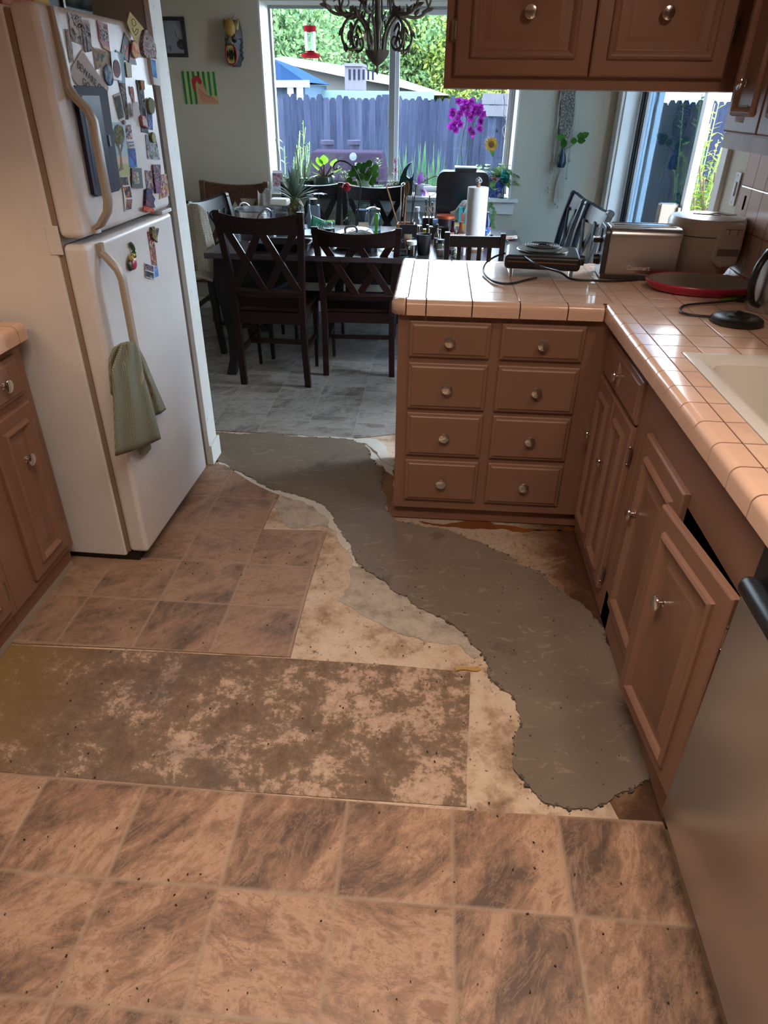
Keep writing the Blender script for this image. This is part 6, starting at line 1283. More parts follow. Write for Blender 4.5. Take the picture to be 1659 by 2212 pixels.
# ------------------------------------------------------------------ chandelier
CY = 4.45; cxh = xat(815, CY, 1.75); chn = T('chandelier', 'aged bronze wrought-iron chandelier with scrolled leafy arms over the table', 'chandelier', (cxh, CY, 0)); M_br = mat('aged_bronze', hx('5b5248'), .55, .6, var=.3)
zb = zat(815, 108, CY); 
MB().lathe([(.001, zb-.115), (.006, zb-.105), (.010, zb-.09), (.005, zb-.078), (.008, zb-.072), (.028, zb-.058), (.050, zb-.035), (.062, zb-.008), (.064, zb), (.05, zb-.002), (.001, zb-.01)], (0,0,0), 36, flute=.06, nf=18).build('bowl', M_br, chn, smooth=True)
MB().lathe([(.012, zb-.01), (.014, zb+.08), (.026, zb+.12), (.014, zb+.16), (.016, zb+.4), (.03, zb+.46), (.014, zb+.5), (.008, zb+.54), (.008, ZC-.03), (.06, ZC-.02), (.065, ZC-.001)], (0,0,0), 20).build('column', M_br, chn, smooth=True)
def arm(a):
    ca, sa = math.cos(a), math.sin(a); Q = lambda r, z: (r*ca, r*sa, zb+z)
    o = MB(); o.tube([Q(*p) for p in ((.045, -.005), (.052, .05), (.07, .10), (.105, .14), (.15, .155), (.20, .150), (.25, .160), (.285, .195), (.30, .24), (.295, .28))], [.008]*6+[.0075, .007, .006, .003], 8)
    o.tube([Q(*p) for p in ((.125, .155), (.165, .130), (.192, .09), (.195, .045), (.175, .010), (.145, -.002), (.118, .008), (.108, .035), (.120, .055), (.138, .052), (.142, .036))], [.0075]*6+[.0065, .006, .005, .004, .003], 8)
    o.tube([Q(*p) for p in ((.285, .20), (.262, .245), (.232, .245), (.222, .218), (.240, .203))], [.006, .006, .005, .004, .003], 8)
    o.tube([Q(*p) for p in ((.10, .15), (.085, .22), (.05, .32), (.02, .42))], .006, 8); b1 = o.build('arm', M_br, chn, smooth=True)
    l = MB(); side = Vector((-sa, ca, 0))
    for r_, z_, d in ((.10, .14, (.6, 1)), (.12, .15, (.2, 1)), (.15, .155, (-.3, 1)), (.21, .155, (.5, 1)), (.25, .165, (.9, .8)), (.27, .18, (.9, .4)), (.19, .10, (.5, -1)), (.185, .03, (-.3, -1)), (.15, .12, (-.2, -1)), (.155, .085, (.1, -1)), (.15, .06, (-.1, -1)), (.30, .24, (.8, .9))):
        for s in (-1, 1): l.leaf(Q(r_, z_), Vector((d[0]*ca, d[0]*sa, d[1]))+side*s*.55, .05, .020, .1, up=tuple(side), n=4, fold=.4)
    l.build('acanthus_foliage', M_br, b1)
    c = MB(); px, py = .262*ca, .262*sa; c.lathe([(.004, zb+.245), (.012, zb+.252), (.020, zb+.262), (.048, zb+.272), (.056, zb+.290), (.052, zb+.288), (.02, zb+.272), (.014, zb+.30), (.014, zb+.36), (.001, zb+.361)], (px, py, 0), 20, flute=.10, nf=10); c.build('candle_cup', M_br, b1, smooth=True)
for k in range(6): arm(k*PI/3+.35)

for nm_, k_ in (('young_orchid', 1.35), ('jade_plant', 1.4), ('succulent_tray', 1.45), ('pilea_plant', 1.4), ('small_succulent', 1.5), ('purple_plant', 1.55), ('pothos_plant', 1.15), ('string_of_hearts', 1.15), ('greeting_card', 1.3), ('seedling', 1.1)):
    bpy.data.objects[nm_].scale = (k_, min(k_, 1.2), k_)

# ------------------------------------------------------------------ magnets, photos and notes on the refrigerator
FO = Vector((-1.018, 2.012, 0)); FN = Vector((math.cos(FA), -math.sin(FA), 0)); FT = Vector((math.sin(FA), math.cos(FA), 0))
def frp(px, py, off=0.0):
    d = ray(px, py); t = (off-(CAMP-FO).dot(FN))/d.dot(FN); p = CAMP+d*t-FO; return (p.dot(FT), p.z)
def c4(x, y): return (60+x/5.53, y/5.53)
def c5(x, y): return (220+x/5.672, 230+y/5.672)
def card(name, label, cat, pts, m, off=.0008, th=.0015, group=None, rnd=0):
    """a flat thing lying on the door: pts in photo pixels, extruded outwards"""
    L = [frp(px, py, off) for px, py in pts]; cx_ = sum(p[0] for p in L)/len(L); cz_ = min(p[1] for p in L)
    w0 = FO+FT*cx_+FN*off; t = MB().prism([(p[0]-cx_, p[1]-cz_) for p in L][::-1], -th, 0, 'y')
    o = t.build(name, m, bevel=rnd); o.location = (w0.x, w0.y, cz_); o.rotation_euler = (0, 0, PI/2-FA); tag(o, label, cat, group); o['_c'] = 1; del o['_c']
    return o, cx_, cz_
def thingcard(name, label, cat, pts, m, parts=(), off=.0008, th=.0015, rnd=0, pname='card'):
    L = [frp(px, py, off) for px, py in pts]; cx_ = sum(p[0] for p in L)/len(L); cz_ = min(p[1] for p in L); w0 = FO+FT*cx_+FN*off
    t = T(name, label, cat, (w0.x, w0.y, cz_), PI/2-FA)
    MB().prism([(p[0]-cx_, p[1]-cz_) for p in L][::-1], -th, 0, 'y').build(pname, m, t, bevel=rnd)
    for nm, pp, mm, t2 in parts:
        L2 = [frp(px, py, off+th) for px, py in pp]; MB().prism([(p[0]-cx_, p[1]-cz_) for p in L2][::-1], -th-t2, -th+.0, 'y').build(nm, mm, t)
    return t, cx_, cz_
def pm(i, cols, sc=30): return picmat('print_%d' % i, i, cols, sc)
def oval(cx_, cy_, rx, ry, rot=0, n=20): return [(cx_+rx*math.cos(a)*math.cos(rot)-ry*math.sin(a)*math.sin(rot), cy_+rx*math.cos(a)*math.sin(rot)+ry*math.sin(a)*math.cos(rot)) for a in [2*PI*k/n for k in range(n)]]
A = lambda *p: [c4(*q_) for q_ in p]; B_ = lambda *p: [c5(*q_) for q_ in p]
BW = ['2e2a30', '8c8a90', 'b4b2b8', '3c3438', 'd0d0d4']; DKC = ['1e1c22', '3c3e48', '7a6a60', '24242c', 'a08a7c']; COL = ['3a4a6a', '8a5a5a', 'b0a090', '4a3a4a', 'c4b8b0']
card('photo', 'black and white portrait photo at the top left of the freezer door', 'photo', A((472, 143), (630, 195), (665, 540), (517, 490)), pm(101, BW, 22))
card('photo', 'smaller black and white photo overlapping the top left portrait', 'photo', A((635, 288), (735, 290), (768, 612), (685, 628)), pm(102, BW, 30), off=.0028)
card('paper_slip', 'blank white slip behind the small black and white photo', 'paper', A((632, 232), (715, 238), (740, 300), (640, 300)), M_paper)
card('figure_sticker', 'pale translucent sticker of a standing figure beside the freezer handle', 'sticker', A((442, 345), (482, 350), (530, 560), (545, 745), (492, 745), (470, 560)), pm(103, ['9c9894', 'b4b0ac', '8a8682', 'a8a4a0'], 30))
thingcard('red_framed_sign', 'narrow red-framed picture sign near the top of the freezer door', 'sign', A((820, 240), (945, 290), (980, 625), (940, 600), (890, 555), (850, 480)), mat('sign_red', hx('a83a4a'), .5), [('picture', A((838, 268), (935, 305), (965, 520), (870, 470)), pm(104, ['d8d4d0', '3a3a40', 'd8d4d0', '4a5a8a', 'c0c4c8'], 45), .0008), ('caption_band', A((880, 530), (968, 560), (972, 612), (898, 575)), mat('band_orange', hx('c07a2a'), .5), .001)])
thingcard('postcard', 'square white-bordered postcard of a seaside scene', 'postcard', A((776, 562), (935, 605), (942, 790), (812, 835)), M_paper, [('picture', A((790, 585), (926, 622), (930, 765), (822, 828)), pm(105, ['4a6a68', '8a8a6a', 'b0a888', '3c5a5c'], 16), .0006)])
# BEWARE sign
t, cxs, czs = thingcard('beware_sign', 'slanted white paper sign lettered BEWARE OF, partly behind the tablet', 'sign', A((640, 598), (800, 830), (962, 1045), (935, 1200), (900, 1240), (700, 1130), (560, 980), (505, 885), (525, 800)), M_paper, off=.001)
o0 = Vector(frp(*c4(590, 745), .0025)); o1 = Vector(frp(*c4(835, 1005), .0025)); dv = Vector((o1.x-o0.x, 0, o1.y-o0.y)); ang = math.atan2(dv.z, dv.x); ls = dv.length
M_ink = mat('black_ink', (.02, .02, .025), .6)
def ontext(s, px, py, size, par, cx_, cz_, ang=0, m=None, off=.0028, align='LEFT', sx=1):
    l = frp(*c4(px, py), off) if True else None
    return text(s, size, m or M_ink, par, Tr(l[0]-cx_, -off+.001-.0006, l[1]-cz_) @ Matrix.Rotation(-ang, 4, 'Y') @ Matrix.Scale(sx, 4, Vector((1, 0, 0))) @ FR, align=align)
ontext('BEWARE OF', 585, 760, ls*.245, t, cxs, czs, ang)
ontext('GO', 650, 960, ls*.245, t, cxs, czs, ang)
# tablet
t, cxa, cza = thingcard('tablet_frame', 'dark purple tablet in a case stuck to the freezer door behind the handle', 'tablet', [(152, 184), (215, 187), (224, 196), (254, 404), (250, 412), (205, 424), (196, 420)], mat('tablet_case', hx('2c2a3c'), .6, spec=.25), [('screen', [(176, 206), (214, 207), (245, 393), (207, 402)], mat('screen_navy', hx('182040'), .3, spec=.3), .0006)], off=.001, th=.012, rnd=.002, pname='case')
b = MB(); l0, l1 = frp(234, 292, .0135), frp(238, 316, .0135); b.box(l0[0]-cxa-.004, l0[0]-cxa+.008, -.0145, -.012, l1[1]-cza, l0[1]-cza); b.build('side_clip', mat('clip_grey', hx('55536a'), .4), t)
card('round_button', 'glossy oval blue globe button magnet', 'magnet', oval(*c4(952, 895), 9.2, 24, -.16), pm(106, ['2a5a9a', '6a9ac8', 'b0c8d8', '2a4a7a'], 18), th=.006, rnd=.002)
thingcard('plastic_pouch', 'clear plastic pouch holding a pink oval sticker', 'pouch', A((985, 610), (1060, 630), (1100, 770), (1120, 965), (1020, 945), (1000, 800)), mat('cellophane', hx('b4b8c4'), .15, trans=.4), [('oval_sticker', oval(*c4(1062, 820), 7.5, 20, -.12), pm(107, ['a88a98', '8a6a78', 'c4acb4'], 16), .001)], off=.006)
thingcard('teal_leaflet', 'tall teal leaflet with a red flash behind the plastic pouch', 'leaflet', A((1045, 595), (1140, 655), (1163, 1003), (1085, 985)), mat('leaflet_teal', hx('2f7f94'), .5), [('red_flash', A((1060, 625), (1085, 650), (1112, 720), (1090, 700)), M_redlid, .0005)])
t, cxa, cza = thingcard('brochure', 'dark grey pointed brochure with orange-red script', 'brochure', A((1150, 385), (1200, 470), (1235, 560), (1225, 740), (1160, 720), (1110, 615)), mat('brochure_grey', hx('45444c'), .5), [('script', A((1163, 640), (1175, 600), (1195, 545), (1202, 570), (1182, 690), (1166, 708)), mat('script_red', hx('b8483a'), .5), .0005), ('emblem', oval(*c4(1158, 565), 2.6, 5.5), mat('script_red', hx('b8483a'), .5), .0005)])
thingcard('brochure', 'second dark grey brochure with red script overlapping the first', 'brochure', A((1215, 600), (1265, 640), (1298, 778), (1205, 765)), mat('brochure_grey', hx('45444c'), .5), [('script', A((1218, 685), (1250, 690), (1262, 712), (1222, 712)), mat('script_red', hx('b8483a'), .5), .0005)], off=.0026)
t, cxa, cza = thingcard('sticky_note', 'yellow sticky note with an ink doodle curling off the top edge', 'note', A((1215, 140), (1370, 325), (1300, 510), (1262, 470), (1230, 400), (1180, 270)), mat('note_yellow', hx('c2b46a'), .7), off=.012)
b = MB(); f_ = lambda x, y: (frp(*c4(x, y), .0135)[0]-cxa, -.0020, frp(*c4(x, y), .0135)[1]-cza)
b.tube([f_(*p) for p in ((1240, 235), (1262, 225), (1285, 255), (1290, 300), (1262, 315), (1245, 290), (1240, 235))], .0009, 4); b.tube([f_(*p) for p in ((1248, 330), (1262, 385), (1285, 420), (1310, 395), (1320, 350), (1298, 345), (1275, 385))], .0009, 4); b.build('doodle', M_ink, t)
card('oval_magnet', 'peach and cream oval magnet under the sticky note', 'magnet', oval(*c4(1265, 590), 8, 20, -.10), picmat('peach', 55, ['d8b88a', 'c87a5a', 'd8b88a', 'b86a4a'], 9), th=.007, off=.003, rnd=.002)
card('souvenir_magnet', 'large carved crowd-scene souvenir magnet at the top right of the freezer door', 'magnet', A((1345, 420), (1362, 360), (1382, 345), (1400, 400), (1440, 425), (1460, 480), (1488, 540), (1500, 620), (1495, 690), (1380, 692), (1350, 640), (1332, 540)), pm(110, ['8a5a5a', '2a3040', 'a8888a', '4a6a5a', 'c8a8a0', '3a2a2a'], 60), th=.012, rnd=.001)
card('gold_magnet', 'small plain gold square magnet', 'magnet', A((1160, 735), (1230, 760), (1240, 928), (1185, 920)), mat('gold_card', hx('8a7c54'), .5, .2, var=.15), off=.0035)
thingcard('photo_block', 'white-edged photo block of a blue-sky tower at the right edge of the freezer', 'magnet', A((1428, 692), (1525, 712), (1558, 1026), (1475, 1008)), M_paper, [('picture', A((1462, 705), (1523, 722), (1545, 935), (1492, 920)), picmat('tower', 57, ['2a6aa8', '3a8ac8', '2a6aa8', 'a8783a'], 7), .0006)], th=.010)
thingcard('photo_strip', 'vertical dark photo strip clipped by a wooden peg', 'photo', A((1290, 955), (1370, 960), (1412, 1400), (1360, 1400)), pm(112, ['24303a', '4a5a5a', '1e1e24', '7a8a8c'], 24), [('wooden_peg', A((1325, 958), (1372, 962), (1380, 1070), (1340, 1068)), M_cork, .006)])
card('bear_drawing', 'small brown bear cut-out sticker above the curled note', 'sticker', A((1208, 1030), (1225, 1045), (1245, 1035), (1262, 1060), (1270, 1180), (1285, 1275), (1262, 1270), (1240, 1180), (1218, 1120)), pm(113, ['8a5a4a', 'a87a6a', '8a5a4a', 'c8c0bc'], 40))
card('photo_strip', 'long dark photo strip in the middle of the freezer door', 'photo', A((1087, 990), (1160, 1005), (1185, 1250), (1200, 1430), (1160, 1430), (1130, 1200)), pm(114, DKC, 40))
thingcard('instant_photo', 'white-bordered instant photo of a lone person on black', 'photo', A((1018, 1140), (1100, 1108), (1162, 1425), (1092, 1440)), M_paper, [('picture', A((1032, 1165), (1098, 1140), (1150, 1400), (1092, 1425)), pm(115, ['18181c', '18181c', '2a3038', '8a6a4a'], 20), .0006)])
# curled white note
t, cxa, cza = thingcard('curled_note', 'curled white lined note standing off the door', 'note', B_((372, -40), (430, -60), (470, 100), (398, 180), (372, 60)), M_paper, off=.010)
card('magnet_strip', 'dark bookmark strip with a silver star at its foot', 'magnet', B_((455, 0), (530, 30), (568, 330), (482, 315), (470, 150)), pm(117, ['1e2c34', '3a4a4c', '24242a', '8a8c90'], 24))
card('pink_magnet', 'white and pink block magnet on the dark bookmark strip', 'magnet', B_((458, 108), (505, 120), (542, 268), (478, 235)), picmat('pinkblock', 58, ['c8b8b8', 'c8788a', 'c8b8b8', 'b86a7a'], 14), off=.0026, th=.009, rnd=.001)
card('leaf_magnet', 'olive green flower-shaped magnet near the right edge of the freezer', 'magnet', B_((548, -80), (575, -110), (600, -95), (625, -60), (628, 10), (618, 80), (590, 100), (560, 60), (548, 0)), mat('olive_felt', hx('7c8268'), .9, var=.2), off=.003, th=.008, rnd=.002)
card('blue_card', 'blue patterned card under the olive flower magnet', 'card', B_((553, 60), (612, 75), (623, 290), (568, 275)), pm(119, ['2a4a8a', '4a6aa8', '2a3a6a', '7a8ab8'], 30))
card('round_magnet', 'tiny black and white round magnet above the tree picture', 'magnet', oval(*c5(262, 195), 3.2, 5), pm(120, ['24242a', 'b0b0b8', '24242a'], 90), th=.005)
card('sticker_strip', 'dark sticker strip with a pale pig figure', 'sticker', B_((276, 228), (350, 222), (373, 398), (300, 405)), pm(121, ['2a2c44', 'b89a98', '3a3c54', 'c8b0a8'], 30))
thingcard('word_magnet', 'white word magnet with a blue top band and black letters', 'magnet', B_((303, 428), (390, 424), (403, 500), (322, 514)), M_paper, [('blue_band', B_((325, 432), (388, 428), (391, 448), (330, 452)), M_navy, .0005), ('letters', B_((335, 466), (396, 462), (400, 490), (340, 500)), pm(122, ['1c1c20', 'b8b8bc', '1c1c20', 'b8b8bc'], 110), .0005)], th=.004)
card('blue_print', 'deep blue card with a dark ring drawing', 'card', B_((306, 516), (405, 508), (428, 745), (340, 742)), picmat('ring_blue', 123, ['2f6ac0', '3a7ad0', '1e3a7a', '3a5ac0'], 18))
# painting of a tree
t, cxa, cza = thingcard('tree_picture', 'tall picture of a leafy tree against a blue sky beside the tablet', 'picture', B_((92, 192), (250, 198), (275, 225), (346, 850), (188, 862)), mat('sky_print', hx('8fb4c4'), .5), [('grass', B_((172, 700), (330, 700), (346, 850), (188, 862)), mat('grass_print', hx('a8b064'), .6, var=.2), .0004), ('cloud_band', B_((162, 610), (318, 600), (330, 700), (174, 705)), mat('peach_print', hx('c4b498'), .6), .0004)])
L = lambda x, y: (frp(*c5(x, y), .003)[0]-cxa, frp(*c5(x, y), .003)[1]-cza)
b = MB(); b.prism([L(*p) for p in ((200, 800), (232, 740), (225, 600), (190, 470), (200, 468), (228, 540), (250, 460), (262, 465), (238, 580), (250, 700), (264, 770))][::-1], -.0026, -.0019, 'y'); b.build('trunk', mat('trunk_print', hx('6a4434'), .6), t)
b = MB(); rg5 = random.Random(3)
for k in range(170):
    a = rg5.uniform(0, 6.28); r_ = rg5.random()**.5; x, z = L(208+68*r_*math.cos(a), 360+122*r_*math.sin(a)); s_ = .0035; b.prism([(x-s_, z), (x, z-s_*1.4), (x+s_, z), (x, z+s_*1.4)], -.0030, -.0020, 'y')
b.build('foliage', mat('foliage_print', hx('7c8258'), .7), t)
thingcard('frame_magnet', 'dark photo-frame magnet with a bright picture', 'magnet', B_((347, 752), (465, 755), (488, 1000), (350, 995)), mat('frame_dark', hx('2c302c'), .5), [('picture', B_((368, 800), (445, 805), (460, 945), (385, 948)), pm(125, ['6a8a5a', '8a4a5a', 'a8b0a0', '3a5a3a'], 40), .0008)], th=.006)
t, cxa, cza = thingcard('photobooth_strip', 'folded strip of small portraits hanging under the tree picture', 'photo', B_((232, 868), (320, 860), (350, 980), (378, 1125), (365, 1262), (283, 1278), (262, 1050)), M_paper, [('picture', B_((240, 870), (314, 864), (332, 962), (255, 966)), pm(126, ['24262c', '4a4a50', 'b0886a'], 40), .0006), ('picture', B_((262, 985), (342, 978), (366, 1115), (296, 1120)), pm(127, ['c0683a', '2a2e34', 'c8784a'], 40), .0006), ('picture', B_((302, 1140), (370, 1135), (362, 1255), (292, 1268)), pm(128, ['201c20', '8a6250', '201c20'], 36), .0006)], off=.003)
card('group_photo', 'photo of a group of people on grass, held by a green magnet', 'photo', B_((530, 345), (665, 400), (706, 652), (560, 642)), pm(129, ['5a5a6a', '8a8a98', 'a8a8b8', '5a7a4a', '3a3a48'], 50))
card('round_magnet', 'round green glass magnet holding the group photo', 'magnet', oval(*c5(610, 380), 4.5, 12, -.08), mat('green_dome', hx('7c8a3a'), .2, var=.3), off=.003, th=.009, rnd=.003)
card('photo', 'pale purple crowd photo low on the freezer door, leftmost of the cluster of three', 'photo', B_((525, 780), (620, 790), (652, 1068), (550, 1042)), pm(131, COL, 45))
card('photo', 'tall dark purple photo in the middle of the cluster of three', 'photo', B_((614, 712), (705, 712), (720, 1058), (652, 1065)), pm(132, ['4a3a5a', '8a5a7a', '2a2a3a', 'a08aa0'], 40), off=.004, th=.004)
card('comic_card', 'orange and white card at the lower right corner of the freezer door', 'card', B_((712, 838), (788, 825), (812, 960), (822, 1095), (700, 1138), (705, 1060), (740, 1000), (730, 880)), pm(133, ['b8743a', 'b8b0b0', '8a4a34', '4a4a5a', 'c89a4a'], 35))
thingcard('figure_magnet', 'bumpy figure-shaped magnet with an orange nameplate at the bottom of the freezer door', 'magnet', B_((515, 1020), (545, 1005), (575, 1020), (590, 1080), (622, 1130), (605, 1180), (622, 1240), (505, 1215), (510, 1120)), pm(134, ['24342c', '2a4a8a', '1c1c24', '9a3a4a', '3a3a44'], 60), [('nameplate', B_((505, 1215), (625, 1250), (636, 1302), (502, 1272)), pm(135, ['c8683a', 'a83a2a', 'c8683a'], 60), .003)], th=.010)
card('bird_magnet', 'gold and navy bird-shaped magnet on the lower refrigerator door', 'magnet', B_((590, 1480), (620, 1470), (640, 1500), (675, 1490), (668, 1540), (655, 1600), (658, 1665), (640, 1640), (610, 1620), (592, 1560)), pm(136, ['2a3040', '7a6a3c', '2a3040', '9a8a54'], 40), off=.003, th=.008)
card('photobooth_strip', 'narrow strip of warm portraits under the bird magnet', 'photo', B_((552, 1535), (605, 1530), (650, 1720), (675, 1955), (617, 1955), (580, 1700)), pm(137, ['b8907c', '3a2a30', 'a8605a', '4a3a44', 'c8a898'], 45))
thingcard('photo', 'small white-bordered pair of group photos at the foot of the portrait strip', 'photo', B_((523, 1912), (637, 1950), (640, 2125), (535, 2090)), M_paper, [('picture', B_((530, 1925), (632, 1958), (634, 2030), (532, 1998)), pm(138, ['3a5a8a', '8a6a6a', '2a2a34', '6a9ac0'], 40), .0005), ('picture', B_((534, 2010), (634, 2042), (636, 2112), (538, 2080)), pm(139, ['5a7a9a', '2a2c34', '6a7a8a'], 40), .0005)], off=.003)
card('blue_card', 'small light blue card half hidden at the foot of the portrait strip', 'card', B_((637, 1965), (678, 1960), (692, 2078), (642, 2098)), pm(140, ['6a9ad0', '4a7ab8', '8ab0dc'], 30))
rv = T('rooster_magnet', 'bumpy rooster-shaped magnet with red body and green crest on the lower door', 'magnet', (0, 0, 0)); l = frp(*c5(368, 1985), .001); w0 = FO+FT*l[0]; rv.location = (w0.x, w0.y, l[1]); rv.rotation_euler = (0, 0, PI/2-FA)
b = MB(); b.ball((0, -.008, .016), 1, 14, (.022, .010, .020)); b.build('body', mat('magnet_red', hx('a8384a'), .35), rv, smooth=True)
b = MB(); rg = random.Random(7)
for k in range(12): a = rg.uniform(-.6, 2.4); b.ball((.014*math.cos(a)+.006, -.009, .050+.026*math.sin(a)), .0075, 8)
b.build('crest', mat('magnet_green', hx('2c5a34'), .35), rv, smooth=True); b = MB(); b.ball((-.012, -.010, .034), .009, 10); b.ball((0, -.012, .042), .008, 10); b.build('neck', mat('magnet_gold', hx('a89a44'), .35), rv, smooth=True); b = MB(); b.ball((-.024, -.007, .014), 1, 10, (.014, .007, .018)); b.build('tail', mat('magnet_dkgreen', hx('2e4438'), .35), rv, smooth=True)

# towel over the lower handle
tw = T('hand_towel', 'sage green ribbed hand towel hanging from the lower refrigerator handle', 'towel', (FO.x, FO.y, 0), PI/2-FA)
q = NT('ribbed_towel'); P = q.obj(); wv = q.t.nodes.new('ShaderNodeTexWave'); wv.bands_direction = 'X'; wv.inputs['Scale'].default_value = 62; wv.inputs['Distortion'].default_value = .6; q.t.links.new(P, wv.inputs['Vector']); q.col(q.mix(wv.outputs[1], hx('74765f'), hx('9c9d86'))); q.bump(wv.outputs[1], .8, .004); q.set(Roughness=.95); M_tw = q.m
def drape(rowspx, off0, off1, th, name, folds=.007, nf=4.0, ph=0):
    g = []
    nv = 22
    for i in range(nv+1):
        v = i/nv; f = v*(len(rowspx)-1); k = min(int(f), len(rowspx)-2); tt = f-k
        l = [rowspx[k][j]*(1-tt)+rowspx[k+1][j]*tt for j in range(4)]; row = []
        for j in range(19):
            u = j/18; px, py = l[0]*(1-u)+l[2]*u, l[1]*(1-u)+l[3]*u + 2.5*math.sin(PI*u)*v; off = off0*(1-v)+off1*v + folds*math.sin(nf*PI*u+ph+v)*(.5+.5*v) + .010*math.sin(PI*u)
            lx, lz = frp(px, py, max(.006, off)); row.append((lx, -max(.006, off), lz))
        g.append(row)
    return MB().sheet(g).build(name, M_tw, tw, smooth=True, solid=th)
drape([(262, 742, 292, 738), (252, 768, 300, 765), (240, 800, 306, 795), (245, 860, 322, 850), (247, 920, 336, 905), (250, 985, 347, 948)], .080, .034, .004, 'front_fall', .006, 4.5)
drape([(280, 742, 296, 746), (292, 770, 312, 775), (300, 800, 324, 805), (312, 830, 338, 838), (322, 870, 350, 865), (330, 898, 358, 884)], .050, .018, .004, 'rear_fall', .004, 3.0, 1.0)
drape([(262, 742, 278, 738), (245, 752, 262, 750), (236, 775, 255, 775), (236, 800, 250, 805), (240, 850, 250, 855)], .040, .016, .004, 'side_fold', .003, 2.0, .5)
drape([(290, 950, 320, 940), (300, 975, 326, 968), (304, 982, 316, 980)], .016, .012, .004, 'tail_corner', .001, 2.0, .5)
b = MB()
for k in range(7): lx, lz = frp(313+2.8*k, 862-1.9*k, .040); b.M = Tr(lx, -.040, lz); b.box(-.0026, .0022, -.0015, 0, -.0014, .0014)
b.M = Matrix.Identity(4); b.build('red_stitching', mat('stitch_red', hx('8a2a34'), .8), tw)

# ------------------------------------------------------------------ things on top of the refrigerator
TZf = 1.7155
def ontop(name, label, cat, lx, ly, parts):
    p = FO+FT*lx-FN*ly; t = T(name, label, cat, (p.x, p.y, TZf), PI/2-FA)
    for nm, bx, m, bv in parts: MB().box(*bx).build(nm, m, t, bevel=bv)
    return t
ontop('snack_box', 'orange and yellow snack box on the near end of the refrigerator top', 'box', .12, .14, [('box', (-.09, .045, -.04, .06, 0, .20), mat('snack_orange', hx('c8722a'), .5, var=.3), .001), ('print', (-.08, .03, -.0415, -.04, .03, .17), picmat('snack_print', 61, ['d8943a', 'c8642a', 'e0b04a', 'b84a2a'], 14), 0)])
ontop('snack_box', 'bright yellow box beside the orange snack box', 'box', .215, .13, [('box', (-.045, .035, -.04, .06, 0, .24), picmat('yellow_box', 62, ['d8b83a', 'e0c85a', 'c89a2a'], 14), .001)])
t = ontop('microwave_oven', 'black microwave oven with a silver door edge on the refrigerator', 'microwave', .38, .18, [('housing', (-.12, .20, -.06, .28, .006, .29), mat('oven_black', hx('15181c'), .25), .004), ('door_edge', (-.002, .012, -.068, -.06, .01, .28), M_chrome, .002), ('door_glass', (.02, .185, -.066, -.06, .03, .26), mat('oven_glass', hx('0c1414'), .06), .001)])

# ------------------------------------------------------------------ things on the right counter
CZ = CT+.0012
def attach(o, par):
    o.parent = par; o.matrix_parent_inverse = (Matrix.Translation(par.location) @ par.rotation_euler.to_matrix().to_4x4() @ Matrix.Diagonal((*par.scale, 1))).inverted(); return o
# electric hot plate
hp = T('hot_plate', 'black single-coil electric hot plate on the peninsula counter', 'hot plate', (.425, 2.865, CZ), -.10); hp.scale = (1.16, 1.15, 1.3)
MB().box(-.125, .125, -.085, .125, .026, .066).build('housing', M_black, hp, bevel=.012, seg=3); MB().box(-.115, .112, -.0885, -.085, .047, .051).build('trim_line', mat('copper_line', hx('7a5a48'), .4, .5), hp)
MB().lathe([(.085, .066), (.088, .070), (.074, .072), (.05, .068), (.001, .067)], (0, .03, 0), 36).build('drip_bowl', M_chrome, hp, smooth=True)
pts = [((.018+.0088*a/(2*PI))*math.cos(a)*1.0, .03+(.018+.0088*a/(2*PI))*math.sin(a), .080) for a in [k*2*PI/20 for k in range(20*5)]]; MB().tube(pts, .0040, 8, .7).build('coil', mat('coil_dark', hx('2a2624'), .5, .6), hp, smooth=True)
for sx, sy in ((-.10, -.06), (.10, -.06), (-.10, .10), (.10, .10)): MB().cyl((sx, sy, 0), .006, .027, 10).build('foot', M_steel, hp)
MB().lathe([(.016, 0), (.014, .016), (.001, .017)], (.126, .0, .046), 16, 'x').build('knob', M_black, hp, smooth=True)
W_ = lambda px, py, z=.006: tuple(fl(px, py, CZ+z))
M_cordb = mat('rubber_cord', (.010, .010, .012), .45)
_m = MB().tube([W_(1160, 600, .012), W_(1140, 604), W_(1105, 612), W_(1072, 610), W_(1050, 596), W_(1044, 582, .012), W_(1052, 566, .03), W_(1075, 552, .055), W_(1105, 546, .075), W_(1135, 556, .080), W_(1165, 575, .075), W_(1210, 588, .045), W_(1235, 603, .010), W_(1290, 606), W_(1340, 606), W_(1378, 603)], .0042, 8); attach(_m.build('cord', M_cordb, None, smooth=True), hp)
# toaster
ts = T('toaster', 'brushed stainless two-slot toaster with black lever side', 'toaster', (.795, 2.885, CZ), -.06); LT, DT, HT = .145, .082, .19
b = MB(); pf = []; r = .035
for k in range(7): a = PI/2*k/6; pf.append((DT-r+r*math.sin(a), HT-r+r*math.cos(a)))
poly = [(-DT, .018)] + [(-x, z) for x, z in pf[::-1]] + [(x, z) for x, z in pf] + [(DT, .018)]
b.prism(poly, -LT+.02, LT, 'x'); b.build('shell', M_steel, ts, bevel=.008, seg=3); b = MB(); b.prism([(x*.98, z*1.0 if z > .02 else .018) for x, z in poly], -LT+.002, -LT+.022, 'x'); b.build('end_panel', mat('toaster_end', hx('4a4c50'), .35, .6), ts, bevel=.004)
MB().box(-LT-.0+.006, LT-.004, -DT+.003, DT-.003, .002, .020).build('base', mat('toaster_base', hx('4c4640'), .45, .4), ts, bevel=.003)
for y in (-.03, .025): MB().box(-.105, .115, y-.013, y+.013, HT-.004, HT+.0012).build('slot', M_black, ts)
for y in (-.045, -.015, .010, .040): MB().box(-.11, .12, y-.0015, y+.0015, HT-.002, HT+.0035).build('slot_rim', M_chrome, ts)
